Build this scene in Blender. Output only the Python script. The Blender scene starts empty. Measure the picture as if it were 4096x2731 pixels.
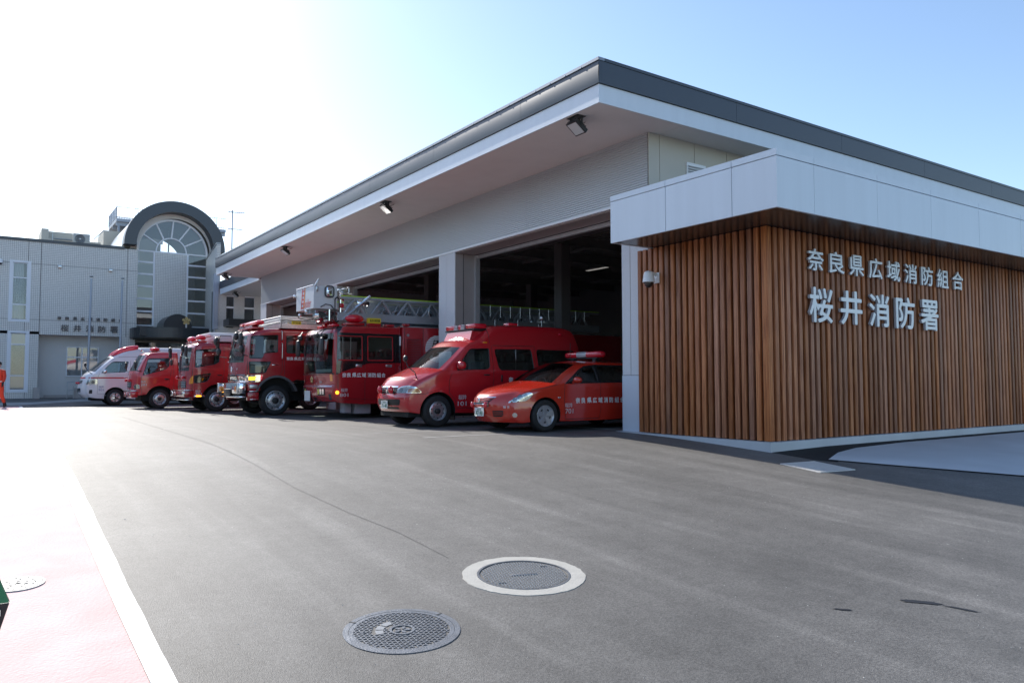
import bpy, bmesh, math, random
from mathutils import Vector, Matrix
from mathutils.geometry import delaunay_2d_cdt
from mathutils.bvhtree import BVHTree
R = math.radians
SC = bpy.context.scene
COL = SC.collection

# ------------------------------------------------------------------ camera
cam_d = bpy.data.cameras.new('camera')
cam = bpy.data.objects.new('camera', cam_d)
COL.objects.link(cam)
cam_d.sensor_width = 36.0
cam_d.lens = 27.085
cam_d.clip_start = 0.05
cam_d.clip_end = 3000
YAW, PITCH, ROLL = 0.60581803, 0.05297496, -0.0015908
fwd = Vector((math.sin(YAW) * math.cos(PITCH), math.cos(YAW) * math.cos(PITCH), math.sin(PITCH)))
right = Vector((math.cos(YAW), -math.sin(YAW), 0))
up = right.cross(fwd)
cr_, sr_ = math.cos(ROLL), math.sin(ROLL)
r2 = right * cr_ + up * sr_
u2 = up * cr_ - right * sr_
cam.matrix_world = Matrix(((r2.x, u2.x, -fwd.x, 0), (r2.y, u2.y, -fwd.y, 0), (r2.z, u2.z, -fwd.z, 0), (0, 0, 0, 1)))
SC.camera = cam

# ------------------------------------------------------------------ world, sun, exposure
SUN_TO = Vector((-0.13, 1.52, 1.0)).normalized()
sun_el = math.asin(SUN_TO.z)
sun_az = math.atan2(SUN_TO.x, SUN_TO.y)
world = bpy.data.worlds.new('World')
SC.world = world
world.use_nodes = True
wn = world.node_tree
sky = wn.nodes.new('ShaderNodeTexSky')
sky.sky_type = 'NISHITA'
sky.sun_disc = False
sky.sun_elevation = sun_el
sky.sun_rotation = sun_az
sky.altitude = 60
sky.air_density = 1.0
sky.dust_density = 0.6
sky.ozone_density = 2.0
bg = wn.nodes['Background']
bg.inputs['Strength'].default_value = 0.12
wn.links.new(sky.outputs['Color'], bg.inputs['Color'])
sun_d = bpy.data.lights.new('sun', 'SUN')
sun_d.energy = 3.7
sun_d.angle = R(0.53)
sun_d.color = (1.0, 0.95, 0.87)
sun = bpy.data.objects.new('sun', sun_d)
COL.objects.link(sun)
sun.rotation_euler = SUN_TO.to_track_quat('Z', 'Y').to_euler()
sun.location = (-20, 60, 60)
SC.view_settings.view_transform = 'Standard'
SC.view_settings.look = 'None'
SC.view_settings.exposure = 0.95
SC.view_settings.gamma = 1.0
SC.view_settings.use_curve_mapping = False
SC.render.engine = 'CYCLES'
SC.cycles.max_bounces = 8
SC.cycles.transparent_max_bounces = 16
SC.cycles.sample_clamp_indirect = 8.0

# ------------------------------------------------------------------ materials
MATS = {}
def mat(name, col, rough=0.5, metal=0.0, noise=None, bump=None, coat=0.0, spec=0.5, rand=0.0, stretch=None, nrough=0.0):
    """procedural principled material; noise=(scale, amount) colour variation; bump=(scale, strength)"""
    if name in MATS:
        return MATS[name]
    m = bpy.data.materials.new(name)
    m.use_nodes = True
    nt = m.node_tree
    b = nt.nodes['Principled BSDF']
    b.inputs['Base Color'].default_value = (*col, 1)
    b.inputs['Roughness'].default_value = rough
    b.inputs['Metallic'].default_value = metal
    b.inputs['Specular IOR Level'].default_value = spec
    b.inputs['Coat Weight'].default_value = coat
    b.inputs['Coat Roughness'].default_value = 0.04
    tc = nt.nodes.new('ShaderNodeTexCoord')
    src = tc.outputs['Object']
    if stretch:
        mp = nt.nodes.new('ShaderNodeMapping')
        mp.inputs['Scale'].default_value = stretch
        nt.links.new(src, mp.inputs['Vector'])
        src = mp.outputs['Vector']
    colsock = None
    if noise:
        n = nt.nodes.new('ShaderNodeTexNoise')
        n.inputs['Scale'].default_value = noise[0]
        n.inputs['Detail'].default_value = 6
        nt.links.new(src, n.inputs['Vector'])
        cr = nt.nodes.new('ShaderNodeMapRange')
        cr.inputs['From Min'].default_value = 0.25
        cr.inputs['From Max'].default_value = 0.75
        cr.inputs['To Min'].default_value = 1 - noise[1]
        cr.inputs['To Max'].default_value = 1 + noise[1]
        nt.links.new(n.outputs['Fac'], cr.inputs['Value'])
        mx = nt.nodes.new('ShaderNodeVectorMath')
        mx.operation = 'SCALE'
        mx.inputs[0].default_value = col
        nt.links.new(cr.outputs['Result'], mx.inputs['Scale'])
        colsock = mx.outputs['Vector']
        if nrough:
            cr2 = nt.nodes.new('ShaderNodeMapRange')
            cr2.inputs['To Min'].default_value = max(0.02, rough - nrough)
            cr2.inputs['To Max'].default_value = min(1, rough + nrough)
            nt.links.new(n.outputs['Fac'], cr2.inputs['Value'])
            nt.links.new(cr2.outputs['Result'], b.inputs['Roughness'])
    if rand:
        oi = nt.nodes.new('ShaderNodeObjectInfo')
        rr = nt.nodes.new('ShaderNodeMapRange')
        rr.inputs['To Min'].default_value = 1 - rand
        rr.inputs['To Max'].default_value = 1 + rand
        nt.links.new(oi.outputs['Random'], rr.inputs['Value'])
        ms = nt.nodes.new('ShaderNodeVectorMath')
        ms.operation = 'SCALE'
        if colsock:
            nt.links.new(colsock, ms.inputs[0])
        else:
            ms.inputs[0].default_value = col
        nt.links.new(rr.outputs['Result'], ms.inputs['Scale'])
        colsock = ms.outputs['Vector']
    if colsock:
        nt.links.new(colsock, b.inputs['Base Color'])
    if bump:
        n2 = nt.nodes.new('ShaderNodeTexNoise')
        n2.inputs['Scale'].default_value = bump[0]
        n2.inputs['Detail'].default_value = 4
        nt.links.new(src, n2.inputs['Vector'])
        bp = nt.nodes.new('ShaderNodeBump')
        bp.inputs['Strength'].default_value = bump[1]
        bp.inputs['Distance'].default_value = 0.01
        nt.links.new(n2.outputs['Fac'], bp.inputs['Height'])
        nt.links.new(bp.outputs['Normal'], b.inputs['Normal'])
    MATS[name] = m
    return m

def glass_mat(name, tint=(0.75, 0.85, 0.82), reflect_base=0.04, rough=0.02, clear=1.0):
    """thin pane: tinted transparency under a fresnel mirror; one sheet, no refraction"""
    if name in MATS:
        return MATS[name]
    m = bpy.data.materials.new(name)
    m.use_nodes = True
    nt = m.node_tree
    for n in list(nt.nodes):
        if n.type != 'OUTPUT_MATERIAL':
            nt.nodes.remove(n)
    out = [n for n in nt.nodes if n.type == 'OUTPUT_MATERIAL'][0]
    tr = nt.nodes.new('ShaderNodeBsdfTransparent')
    tr.inputs['Color'].default_value = (*[c * clear for c in tint], 1)
    gl = nt.nodes.new('ShaderNodeBsdfGlossy')
    gl.inputs['Roughness'].default_value = rough
    fr = nt.nodes.new('ShaderNodeFresnel')
    fr.inputs['IOR'].default_value = 1.5
    # both faces of the sheet reflect: a little more than one surface
    ad = nt.nodes.new('ShaderNodeMath')
    ad.operation = 'MULTIPLY_ADD'
    ad.inputs[1].default_value = 1.25
    ad.inputs[2].default_value = reflect_base
    ad.use_clamp = True
    nt.links.new(fr.outputs['Fac'], ad.inputs[0])
    mx = nt.nodes.new('ShaderNodeMixShader')
    nt.links.new(ad.outputs['Value'], mx.inputs['Fac'])
    nt.links.new(tr.outputs['BSDF'], mx.inputs[1])
    nt.links.new(gl.outputs['BSDF'], mx.inputs[2])
    nt.links.new(mx.outputs['Shader'], out.inputs['Surface'])
    MATS[name] = m
    return m

def emit_mat(name, col, strength):
    if name in MATS:
        return MATS[name]
    m = bpy.data.materials.new(name)
    m.use_nodes = True
    b = m.node_tree.nodes['Principled BSDF']
    b.inputs['Base Color'].default_value = (*col, 1)
    b.inputs['Emission Color'].default_value = (*col, 1)
    b.inputs['Emission Strength'].default_value = strength
    MATS[name] = m
    return m

# ------------------------------------------------------------------ mesh helpers
class MB:
    """collects primitives and links them as one mesh object"""
    def __init__(self):
        self.v, self.f, self.mi, self.sm = [], [], [], []
    def add(self, verts, faces, mi=0, smooth=False):
        o = len(self.v)
        self.v.extend([tuple(p) for p in verts])
        for f in faces:
            self.f.append(tuple(i + o for i in f))
            self.mi.append(mi)
            self.sm.append(smooth)
        return self
    def box(self, x0, x1, y0, y1, z0, z1, mi=0, bev=0.0):
        if x1 < x0: x0, x1 = x1, x0
        if y1 < y0: y0, y1 = y1, y0
        if z1 < z0: z0, z1 = z1, z0
        if bev <= 0:
            v = [(x0, y0, z0), (x1, y0, z0), (x1, y1, z0), (x0, y1, z0), (x0, y0, z1), (x1, y0, z1), (x1, y1, z1), (x0, y1, z1)]
            f = [(3, 2, 1, 0), (4, 5, 6, 7), (0, 1, 5, 4), (1, 2, 6, 5), (2, 3, 7, 6), (3, 0, 4, 7)]
            return self.add(v, f, mi)
        b = min(bev, (x1 - x0) * .45, (y1 - y0) * .45, (z1 - z0) * .45)
        bm = bmesh.new()
        bmesh.ops.create_cube(bm, size=1)
        for p in bm.verts:
            p.co = Vector(((x0 + x1) / 2 + p.co.x * (x1 - x0), (y0 + y1) / 2 + p.co.y * (y1 - y0), (z0 + z1) / 2 + p.co.z * (z1 - z0)))
        bmesh.ops.bevel(bm, geom=bm.edges[:], offset=b, segments=2, affect='EDGES', profile=0.5)
        bm.verts.index_update()
        self.add([p.co[:] for p in bm.verts], [[q.index for q in f.verts] for f in bm.faces], mi, True)
        bm.free()
        return self
    def quad(self, a, b, c, d, mi=0):
        return self.add([a, b, c, d], [(0, 1, 2, 3)], mi)
    def poly(self, pts, mi=0):
        return self.add(pts, [tuple(range(len(pts)))], mi)
    def prism(self, pts, d, mi=0):
        """polygon pts extruded by vector d"""
        n = len(pts)
        d = Vector(d)
        v = [Vector(p) for p in pts] + [Vector(p) + d for p in pts]
        f = [tuple(range(n))[::-1], tuple(range(n, 2 * n))] + [(i, (i + 1) % n, (i + 1) % n + n, i + n) for i in range(n)]
        return self.add(v, f, mi)
    def tube(self, pts, r, seg=8, mi=0, cap=True, closed=False):
        pts = [Vector(p) for p in pts]
        n = len(pts)
        rs = r if isinstance(r, (list, tuple)) else [r] * n
        verts, faces = [], []
        prev = None
        for i, p in enumerate(pts):
            if closed:
                t = (pts[(i + 1) % n] - pts[i - 1]).normalized()
            else:
                t = ((pts[i + 1] if i < n - 1 else p) - (pts[i - 1] if i > 0 else p)).normalized()
            a = prev if prev is not None else (Vector((0, 0, 1)) if abs(t.z) < .9 else Vector((1, 0, 0)))
            u = (a - t * a.dot(t)).normalized()
            prev = u
            w = t.cross(u)
            for k in range(seg):
                an = 2 * math.pi * k / seg
                verts.append(p + (u * math.cos(an) + w * math.sin(an)) * rs[i])
        m = n if closed else n - 1
        for i in range(m):
            for k in range(seg):
                a, b = i * seg + k, i * seg + (k + 1) % seg
                c, d = ((i + 1) % n) * seg + (k + 1) % seg, ((i + 1) % n) * seg + k
                faces.append((a, b, c, d))
        if cap and not closed:
            faces.append(tuple(range(seg))[::-1])
            faces.append(tuple(range((n - 1) * seg, n * seg)))
        return self.add(verts, faces, mi, True)
    def lathe(self, prof, axis_o, axis='y', seg=32, mi=0, a0=0, a1=2 * math.pi, smooth=True):
        """prof: list of (r, h) revolved about an axis through axis_o"""
        full = abs(a1 - a0 - 2 * math.pi) < 1e-6
        n = seg if full else seg + 1
        verts, faces = [], []
        for r, h in prof:
            for k in range(n):
                an = a0 + (a1 - a0) * k / seg
                c, s = r * math.cos(an), r * math.sin(an)
                if axis == 'y': verts.append((axis_o[0] + c, axis_o[1] + h, axis_o[2] + s))
                elif axis == 'z': verts.append((axis_o[0] + c, axis_o[1] + s, axis_o[2] + h))
                else: verts.append((axis_o[0] + h, axis_o[1] + c, axis_o[2] + s))
        m = n if full else n - 1
        for i in range(len(prof) - 1):
            for k in range(m):
                a, b = i * n + k, i * n + (k + 1) % n
                faces.append((a, b, b + n, a + n))
        return self.add(verts, faces, mi, smooth)
    def ell(self, c, r, seg=16, rings=8, mi=0):
        prof = []
        verts, faces = [], []
        for i in range(rings + 1):
            th = math.pi * i / rings
            for k in range(seg):
                ph = 2 * math.pi * k / seg
                verts.append((c[0] + r[0] * math.sin(th) * math.cos(ph), c[1] + r[1] * math.sin(th) * math.sin(ph), c[2] + r[2] * math.cos(th)))
        for i in range(rings):
            for k in range(seg):
                a, b = i * seg + k, i * seg + (k + 1) % seg
                faces.append((a, a + seg, b + seg, b))
        return self.add(verts, faces, mi, True)
    def build(self, name, mats, parent=None, sharp=35, weld=False, fixn=True):
        me = bpy.data.meshes.new(name)
        me.from_pydata(self.v, [], self.f)
        if not isinstance(mats, (list, tuple)): mats = [mats]
        for m in mats: me.materials.append(m)
        me.polygons.foreach_set('material_index', self.mi)
        me.polygons.foreach_set('use_smooth', self.sm)
        if weld or fixn:
            bm = bmesh.new()
            bm.from_mesh(me)
            if weld: bmesh.ops.remove_doubles(bm, verts=bm.verts, dist=1e-4)
            if fixn: bmesh.ops.recalc_face_normals(bm, faces=bm.faces)
            bm.to_mesh(me)
            bm.free()
        me.update()
        if any(self.sm):
            me.set_sharp_from_angle(angle=R(sharp))
        return link(name, me, parent)

def link(name, data, parent=None, loc=None):
    o = bpy.data.objects.new(name, data)
    COL.objects.link(o)
    if parent is not None: o.parent = parent
    if loc is not None: o.location = loc
    return o

def thing(name, label, cat, loc=(0, 0, 0), rz=0.0, group=None):
    o = bpy.data.objects.new(name, None)
    o.empty_display_size = 0.2
    COL.objects.link(o)
    o.location = loc
    o.rotation_euler = (0, 0, rz)
    o['label'] = label
    o['category'] = cat
    if group: o['group'] = group
    return o

def tag(o, label, cat, group=None):
    o['label'] = label
    o['category'] = cat
    if group: o['group'] = group
    return o

def struct(o):
    o['kind'] = 'structure'
    return o

def copy_tree(o, parent=None):
    c = o.copy()
    COL.objects.link(c)
    if parent is not None: c.parent = parent
    for ch in [x for x in COL.objects if x.parent == o]:
        copy_tree(ch, c)
    return c

_TX = {}
def text_mesh(s, size=1.0, extrude=0.0, bold=0.0, shear=0.0):
    """2-D glyph mesh in the xy plane, bottom-left of the ink at the origin; returns verts, faces, width, height"""
    key = (s, size, extrude, shear)
    if key in _TX: return _TX[key]
    c = bpy.data.curves.new('txt', 'FONT')
    c.body = s
    c.size = size
    c.extrude = extrude
    c.shear = shear
    c.resolution_u = 3
    o = bpy.data.objects.new('txt', c)
    COL.objects.link(o)
    dg = bpy.context.evaluated_depsgraph_get()
    m = bpy.data.meshes.new_from_object(o.evaluated_get(dg))
    vs = [v.co.copy() for v in m.vertices]
    fs = [tuple(p.vertices) for p in m.polygons]
    bpy.data.objects.remove(o)
    bpy.data.curves.remove(c)
    bpy.data.meshes.remove(m)
    if not vs:
        return [], [], 0, 0
    x0, y0 = min(v.x for v in vs), min(v.y for v in vs)
    vs = [Vector((v.x - x0, v.y - y0, v.z)) for v in vs]
    _TX[key] = (vs, fs, max(v.x for v in vs), max(v.y for v in vs))
    return _TX[key]

def add_text(mb, s, origin, ux, uy, w=None, h=None, extrude=0.0, bold=0.0, mi=0, shear=0.0, fn=None):
    """put text into mb: ink box of size w x h (either may be None) at origin, along unit vectors ux, uy; fn bends points"""
    vs, fs, tw, th = text_mesh(s, 1.0, extrude, 0, shear)
    if not vs: return
    one = len(s)
    b = bold * .55
    sx = (w / tw) if w else None
    sy = (h / th) if h else None
    if sx is None: sx = sy
    if sy is None: sy = sx
    ux, uy, og = Vector(ux), Vector(uy), Vector(origin)
    nz = ux.cross(uy)
    # heavier weight: the same strokes laid again a hair to each side, each a fraction of a millimetre prouder
    for k, (dx, dy) in enumerate(((0, 0), (b, 0), (-b, 0), (0, b), (0, -b)) if b else ((0, 0),)):
        pts = [og + ux * ((v.x + dx) * sx) + uy * ((v.y + dy) * sy) + nz * (v.z + k * .0004) for v in vs]
        if fn: pts = [fn(p, k * .0004) for p in pts]
        mb.add(pts, fs, mi)

def softplus(u, k):
    t = u / k
    return u if t > 30 else k * math.log1p(math.exp(t))

def gz(x, y):
    """height of the sloping apron"""
    xc = min(max(x, -3), 12)
    s = min(softplus(13.5 - .3 * xc - y, .7), 17)
    return -.96 - .062 * s + .011 * max(0, min(y, 60) - 36)
# ------------------------------------------------------------------ shared materials
def asphalt_material():
    m = bpy.data.materials.new('asphalt')
    m.use_nodes = True
    nt = m.node_tree
    N, L = nt.nodes.new, nt.links.new
    b = nt.nodes['Principled BSDF']
    tc = N('ShaderNodeTexCoord')
    def noise(scale, stretch=None, detail=5, rot=0):
        s = tc.outputs['Object']
        if stretch or rot:
            mp = N('ShaderNodeMapping')
            mp.inputs['Scale'].default_value = stretch or (1, 1, 1)
            mp.inputs['Rotation'].default_value = (0, 0, rot)
            L(s, mp.inputs['Vector'])
            s = mp.outputs['Vector']
        n = N('ShaderNodeTexNoise')
        n.inputs['Scale'].default_value = scale
        n.inputs['Detail'].default_value = detail
        L(s, n.inputs['Vector'])
        return n.outputs['Fac']
    def rng(sock, a, c, lo, hi):
        r = N('ShaderNodeMapRange')
        for k, v in zip(('From Min', 'From Max', 'To Min', 'To Max'), (a, c, lo, hi)):
            r.inputs[k].default_value = v
        L(sock, r.inputs['Value'])
        return r.outputs['Result']
    def mul(a, c):
        q = N('ShaderNodeMath')
        q.operation = 'MULTIPLY'
        L(a, q.inputs[0])
        L(c, q.inputs[1])
        return q.outputs['Value']
    big = rng(noise(.45), .3, .7, .82, 1.17)
    mid = rng(noise(2.2), .3, .7, .9, 1.1)
    tyre = rng(noise(2.4, (1, .06, 1), 4, R(-4)), .35, .68, .86, 1.16)
    streak = rng(noise(3.2, (1, .03, 1), 3, R(-2)), .56, .74, 1.0, 1.32)
    fine = rng(noise(210, None, 2), .3, .7, .62, 1.38)
    vo = N('ShaderNodeTexVoronoi')
    vo.inputs['Scale'].default_value = 26
    L(tc.outputs['Object'], vo.inputs['Vector'])
    dots = rng(vo.outputs['Distance'], .02, .05, 2.6, 1.0)
    grit = rng(noise(62, None, 3), .32, .68, .70, 1.30)
    patch = rng(noise(9, None, 4), .35, .65, .92, 1.08)
    f = mul(mul(mul(mul(big, mid), mul(tyre, streak)), mul(fine, mul(grit, patch))), dots)
    sc = N('ShaderNodeVectorMath')
    sc.operation = 'SCALE'
    sc.inputs[0].default_value = (.108, .103, .097)
    L(f, sc.inputs['Scale'])
    L(sc.outputs['Vector'], b.inputs['Base Color'])
    b.inputs['Roughness'].default_value = .68
    b.inputs['Specular IOR Level'].default_value = .55
    bp = N('ShaderNodeBump')
    bp.inputs['Strength'].default_value = .55
    bp.inputs['Distance'].default_value = .006
    L(noise(150, None, 3), bp.inputs['Height'])
    L(bp.outputs['Normal'], b.inputs['Normal'])
    return m
M_ASPH = asphalt_material()
M_CONC = mat('concrete', (.34, .34, .33), .8, noise=(1.6, .16), bump=(60, .25))
M_CONC2 = mat('concrete_new', (.52, .54, .56), .62, noise=(.9, .13), bump=(40, .2), nrough=.1)
M_PINK = mat('pink_paving', (.70, .49, .46), .8, noise=(3, .10), bump=(45, .5), spec=.2)
M_LINE = mat('road_paint', (.80, .80, .78), .6, noise=(7, .06), bump=(70, .3))
M_FAINT = mat('worn_paint', (.26, .255, .25), .7, noise=(4, .3))
M_SEAM = mat('seam_tar', (.082, .08, .077), .7, noise=(6, .35))
M_WETSTAIN = mat('oil_stain', (.022, .022, .024), .5)
M_FASCIA = mat('white_panel', (.70, .755, .81), .30, noise=(1.0, .035), spec=.5, stretch=(5, 5, .35))
M_BAND = mat('dark_fascia', (.010, .017, .032), .40, noise=(1.2, .07), spec=.5)
M_BAND.node_tree.nodes['Principled BSDF'].inputs['IOR'].default_value = 1.75
M_CAP = mat('coping', (.26, .27, .29), .35, metal=.6)
M_SOFFIT = mat('soffit_board', (.76, .73, .70), .85, noise=(2.2, .03), bump=(90, .2))
M_SIDING = mat('siding_metal', (.52, .54, .56), .38, metal=.15, noise=(.6, .03))
M_TRIMW = mat('trim_white', (.75, .76, .77), .35)
M_COLUMN = mat('column_panel', (.68, .69, .71), .62, noise=(40, .05), bump=(160, .25))
M_COLSMOOTH = mat('column_smooth', (.66, .71, .78), .24, noise=(.8, .03))
M_REVEAL = mat('reveal_brown', (.40, .37, .36), .5, noise=(3, .05))
M_CREAM = mat('cream_wall', (.55, .52, .45), .7, noise=(1.5, .04))
M_GALV = mat('galvanised', (.45, .47, .48), .35, metal=.85, noise=(12, .1))
M_DARK = mat('dark_interior', (.07, .072, .075), .8, noise=(2, .2))
M_CEIL = mat('deck_steel', (.22, .21, .20), .6, metal=.2, noise=(2, .15))
M_BLACK = mat('black_plastic', (.018, .018, .02), .4)
M_RUBBER = mat('rubber', (.016, .016, .017), .72, noise=(14, .25), bump=(60, .2))
M_CHROME = mat('chrome', (.82, .83, .84), .07, metal=1.0)
M_STEELB = mat('brushed_steel', (.55, .57, .59), .28, metal=.9, noise=(20, .08))
M_ALU = mat('aluminium', (.62, .64, .66), .38, metal=.55, noise=(9, .06))
M_LETTER = mat('letter_metal', (.66, .69, .73), .36, metal=.25)
M_WHITE = mat('white_gloss', (.80, .81, .82), .3, coat=.2)
M_WINFRAME = mat('window_frame', (.76, .78, .83), .4)
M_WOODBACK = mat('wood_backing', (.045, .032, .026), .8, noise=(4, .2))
def wood_material():
    m = bpy.data.materials.new('cedar_slat')
    m.use_nodes = True
    nt = m.node_tree
    N, L = nt.nodes.new, nt.links.new
    b = nt.nodes['Principled BSDF']
    tc, oi = N('ShaderNodeTexCoord'), N('ShaderNodeObjectInfo')
    ad = N('ShaderNodeVectorMath')
    ad.operation = 'ADD'
    sc = N('ShaderNodeVectorMath')
    sc.operation = 'SCALE'
    sc.inputs[0].default_value = (7, 13, 31)
    L(oi.outputs['Random'], sc.inputs['Scale'])
    L(tc.outputs['Object'], ad.inputs[0])
    L(sc.outputs['Vector'], ad.inputs[1])
    mp = N('ShaderNodeMapping')
    mp.inputs['Scale'].default_value = (26, 26, 1.1)
    L(ad.outputs['Vector'], mp.inputs['Vector'])
    n = N('ShaderNodeTexNoise')
    n.inputs['Scale'].default_value = 1.75
    n.inputs['Detail'].default_value = 7
    n.inputs['Distortion'].default_value = .6
    L(mp.outputs['Vector'], n.inputs['Vector'])
    r = N('ShaderNodeValToRGB')
    e = r.color_ramp.elements
    e[0].position, e[0].color = .28, (.20, .070, .032, 1)
    e[1].position, e[1].color = .74, (.55, .255, .125, 1)
    k = e.new(.5)
    k.color = (.39, .150, .070, 1)
    L(n.outputs['Fac'], r.inputs['Fac'])
    hs = N('ShaderNodeHueSaturation')
    L(r.outputs['Color'], hs.inputs['Color'])
    v = N('ShaderNodeMapRange')
    v.inputs['To Min'].default_value, v.inputs['To Max'].default_value = .66, 1.26
    L(oi.outputs['Random'], v.inputs['Value'])
    L(v.outputs['Result'], hs.inputs['Value'])
    w = N('ShaderNodeTexWhiteNoise')
    w.noise_dimensions = '1D'
    L(oi.outputs['Random'], w.inputs['W'])
    s = N('ShaderNodeMapRange')
    s.inputs['To Min'].default_value, s.inputs['To Max'].default_value = .92, 1.12
    L(w.outputs['Value'], s.inputs['Value'])
    L(s.outputs['Result'], hs.inputs['Saturation'])
    L(hs.outputs['Color'], b.inputs['Base Color'])
    b.inputs['Roughness'].default_value = .55
    bp = N('ShaderNodeBump')
    bp.inputs['Strength'].default_value = .25
    bp.inputs['Distance'].default_value = .004
    L(n.outputs['Fac'], bp.inputs['Height'])
    L(bp.outputs['Normal'], b.inputs['Normal'])
    return m
M_WOOD = wood_material()
def tile_material(name, pitch, col, grout, plane='xz', rough=.35):
    """square glazed tiles with recessed joints, laid in the plane of the wall"""
    m = bpy.data.materials.new(name)
    m.use_nodes = True
    nt = m.node_tree
    N, L = nt.nodes.new, nt.links.new
    b = nt.nodes['Principled BSDF']
    tc = N('ShaderNodeTexCoord')
    sp, cb = N('ShaderNodeSeparateXYZ'), N('ShaderNodeCombineXYZ')
    L(tc.outputs['Object'], sp.inputs['Vector'])
    L(sp.outputs['X' if plane == 'xz' else 'Y'], cb.inputs['X'])
    L(sp.outputs['Z'], cb.inputs['Y'])
    br = N('ShaderNodeTexBrick')
    br.offset = 0
    br.inputs['Scale'].default_value = 1
    br.inputs['Brick Width'].default_value = pitch
    br.inputs['Row Height'].default_value = pitch
    br.inputs['Mortar Size'].default_value = pitch * .055
    br.inputs['Mortar Smooth'].default_value = .1
    br.inputs['Color1'].default_value = (*col, 1)
    br.inputs['Color2'].default_value = (*[c * .93 for c in col], 1)
    br.inputs['Mortar'].default_value = (*grout, 1)
    L(cb.outputs['Vector'], br.inputs['Vector'])
    L(br.outputs['Color'], b.inputs['Base Color'])
    b.inputs['Roughness'].default_value = rough
    bp = N('ShaderNodeBump')
    bp.inputs['Strength'].default_value = .6
    bp.inputs['Distance'].default_value = .004
    bp.invert = True
    L(br.outputs['Fac'], bp.inputs['Height'])
    return m
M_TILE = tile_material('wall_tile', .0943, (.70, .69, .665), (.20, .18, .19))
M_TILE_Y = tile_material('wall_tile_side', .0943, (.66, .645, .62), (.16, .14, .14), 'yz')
M_TILE_S = tile_material('small_tile', .06, (.66, .65, .64), (.25, .24, .24))
M_GLASSW = glass_mat('window_glass', (.68, .71, .74), .08)
M_GLASSV = glass_mat('vehicle_glass', (.70, .82, .78), .03)
M_GLASSD = glass_mat('dark_vehicle_glass', (.16, .19, .19), .05)

# ------------------------------------------------------------------ ground and road
def axis_steps(lo, a, b, hi, fine, coarse):
    out, v = [], lo
    while v < a - 1e-6:
        out.append(v)
        v += coarse
    v = a
    while v < b - 1e-6:
        out.append(v)
        v += fine
    v = b
    while v <= hi + 1e-6:
        out.append(v)
        v += coarse
    return out
xs = axis_steps(-600, -6, 24, 624, .5, 30)
ys = axis_steps(-300, -6, 54, 954, .5, 30)
mb = MB()
mb.add([(x, y, gz(x, y)) for y in ys for x in xs],
       [(j * len(xs) + i, j * len(xs) + i + 1, (j + 1) * len(xs) + i + 1, (j + 1) * len(xs) + i) for j in range(len(ys) - 1) for i in range(len(xs) - 1)], 0, True)
struct(mb.build('ground', M_ASPH, fixn=False))

def inside(p, poly):
    c = False
    n = len(poly)
    for i in range(n):
        a, b = poly[i], poly[i - 1]
        if (a[1] > p[1]) != (b[1] > p[1]) and p[0] < (b[0] - a[0]) * (p[1] - a[1]) / (b[1] - a[1]) + a[0]:
            c = not c
    return c

def dens(poly, step, closed=True):
    out = []
    n = len(poly)
    for i in range(n if closed else n - 1):
        a, b = Vector(poly[i]), Vector(poly[(i + 1) % n])
        k = max(1, int(math.ceil((b - a).length / step)))
        out += [a.lerp(b, j / k) for j in range(k)]
    if not closed: out.append(Vector(poly[-1]))
    return out

def cdt_fill(poly, step, extra=(), closedges=()):
    """triangulate a 2-D polygon with interior points on a grid"""
    P = dens(poly, step)
    n = len(P)
    pts = [Vector((p[0], p[1])) for p in P]
    edges = [(i, (i + 1) % n) for i in range(n)]
    for loop in extra:
        Q = dens(loop, step)
        o = len(pts)
        pts += [Vector((q[0], q[1])) for q in Q]
        edges += [(o + i, o + (i + 1) % len(Q)) for i in range(len(Q))]
    base = list(pts)
    x0, x1 = min(p[0] for p in P), max(p[0] for p in P)
    y0, y1 = min(p[1] for p in P), max(p[1] for p in P)
    cell = {}
    for p in base: cell.setdefault((int(p[0] // step), int(p[1] // step)), []).append(p)
    y = y0 + step / 2
    row = 0
    while y < y1:
        x = x0 + step / 2 + (step / 2 if row % 2 else 0)
        while x < x1:
            q = Vector((x, y))
            if inside(q, P):
                ci, cj = int(x // step), int(y // step)
                if all((q - p).length > step * .45 for a in (-1, 0, 1) for b in (-1, 0, 1) for p in cell.get((ci + a, cj + b), ())):
                    pts.append(q)
            x += step
        y += step * .87
        row += 1
    r = delaunay_2d_cdt(pts, edges, [], 0, 1e-6, False)
    V, F = r[0], r[2]
    keep = []
    for f in F:
        c = sum((V[i] for i in f), Vector((0, 0))) / len(f)
        if inside(c, P): keep.append(tuple(f))
    return V, keep

def sheet(name, poly, dz, m, step=.5, kind='structure', h=None):
    V, F = cdt_fill(poly, step)
    mb = MB()
    mb.add([(v.x, v.y, (h or gz)(v.x, v.y) + dz) for v in V], F, 0, True)
    o = mb.build(name, m, fixn=False)
    bm = bmesh.new()
    bm.from_mesh(o.data)
    for f in bm.faces:
        if f.normal.z < 0: f.normal_flip()
    bm.to_mesh(o.data)
    bm.free()
    if kind: o['kind'] = kind
    return o

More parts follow.
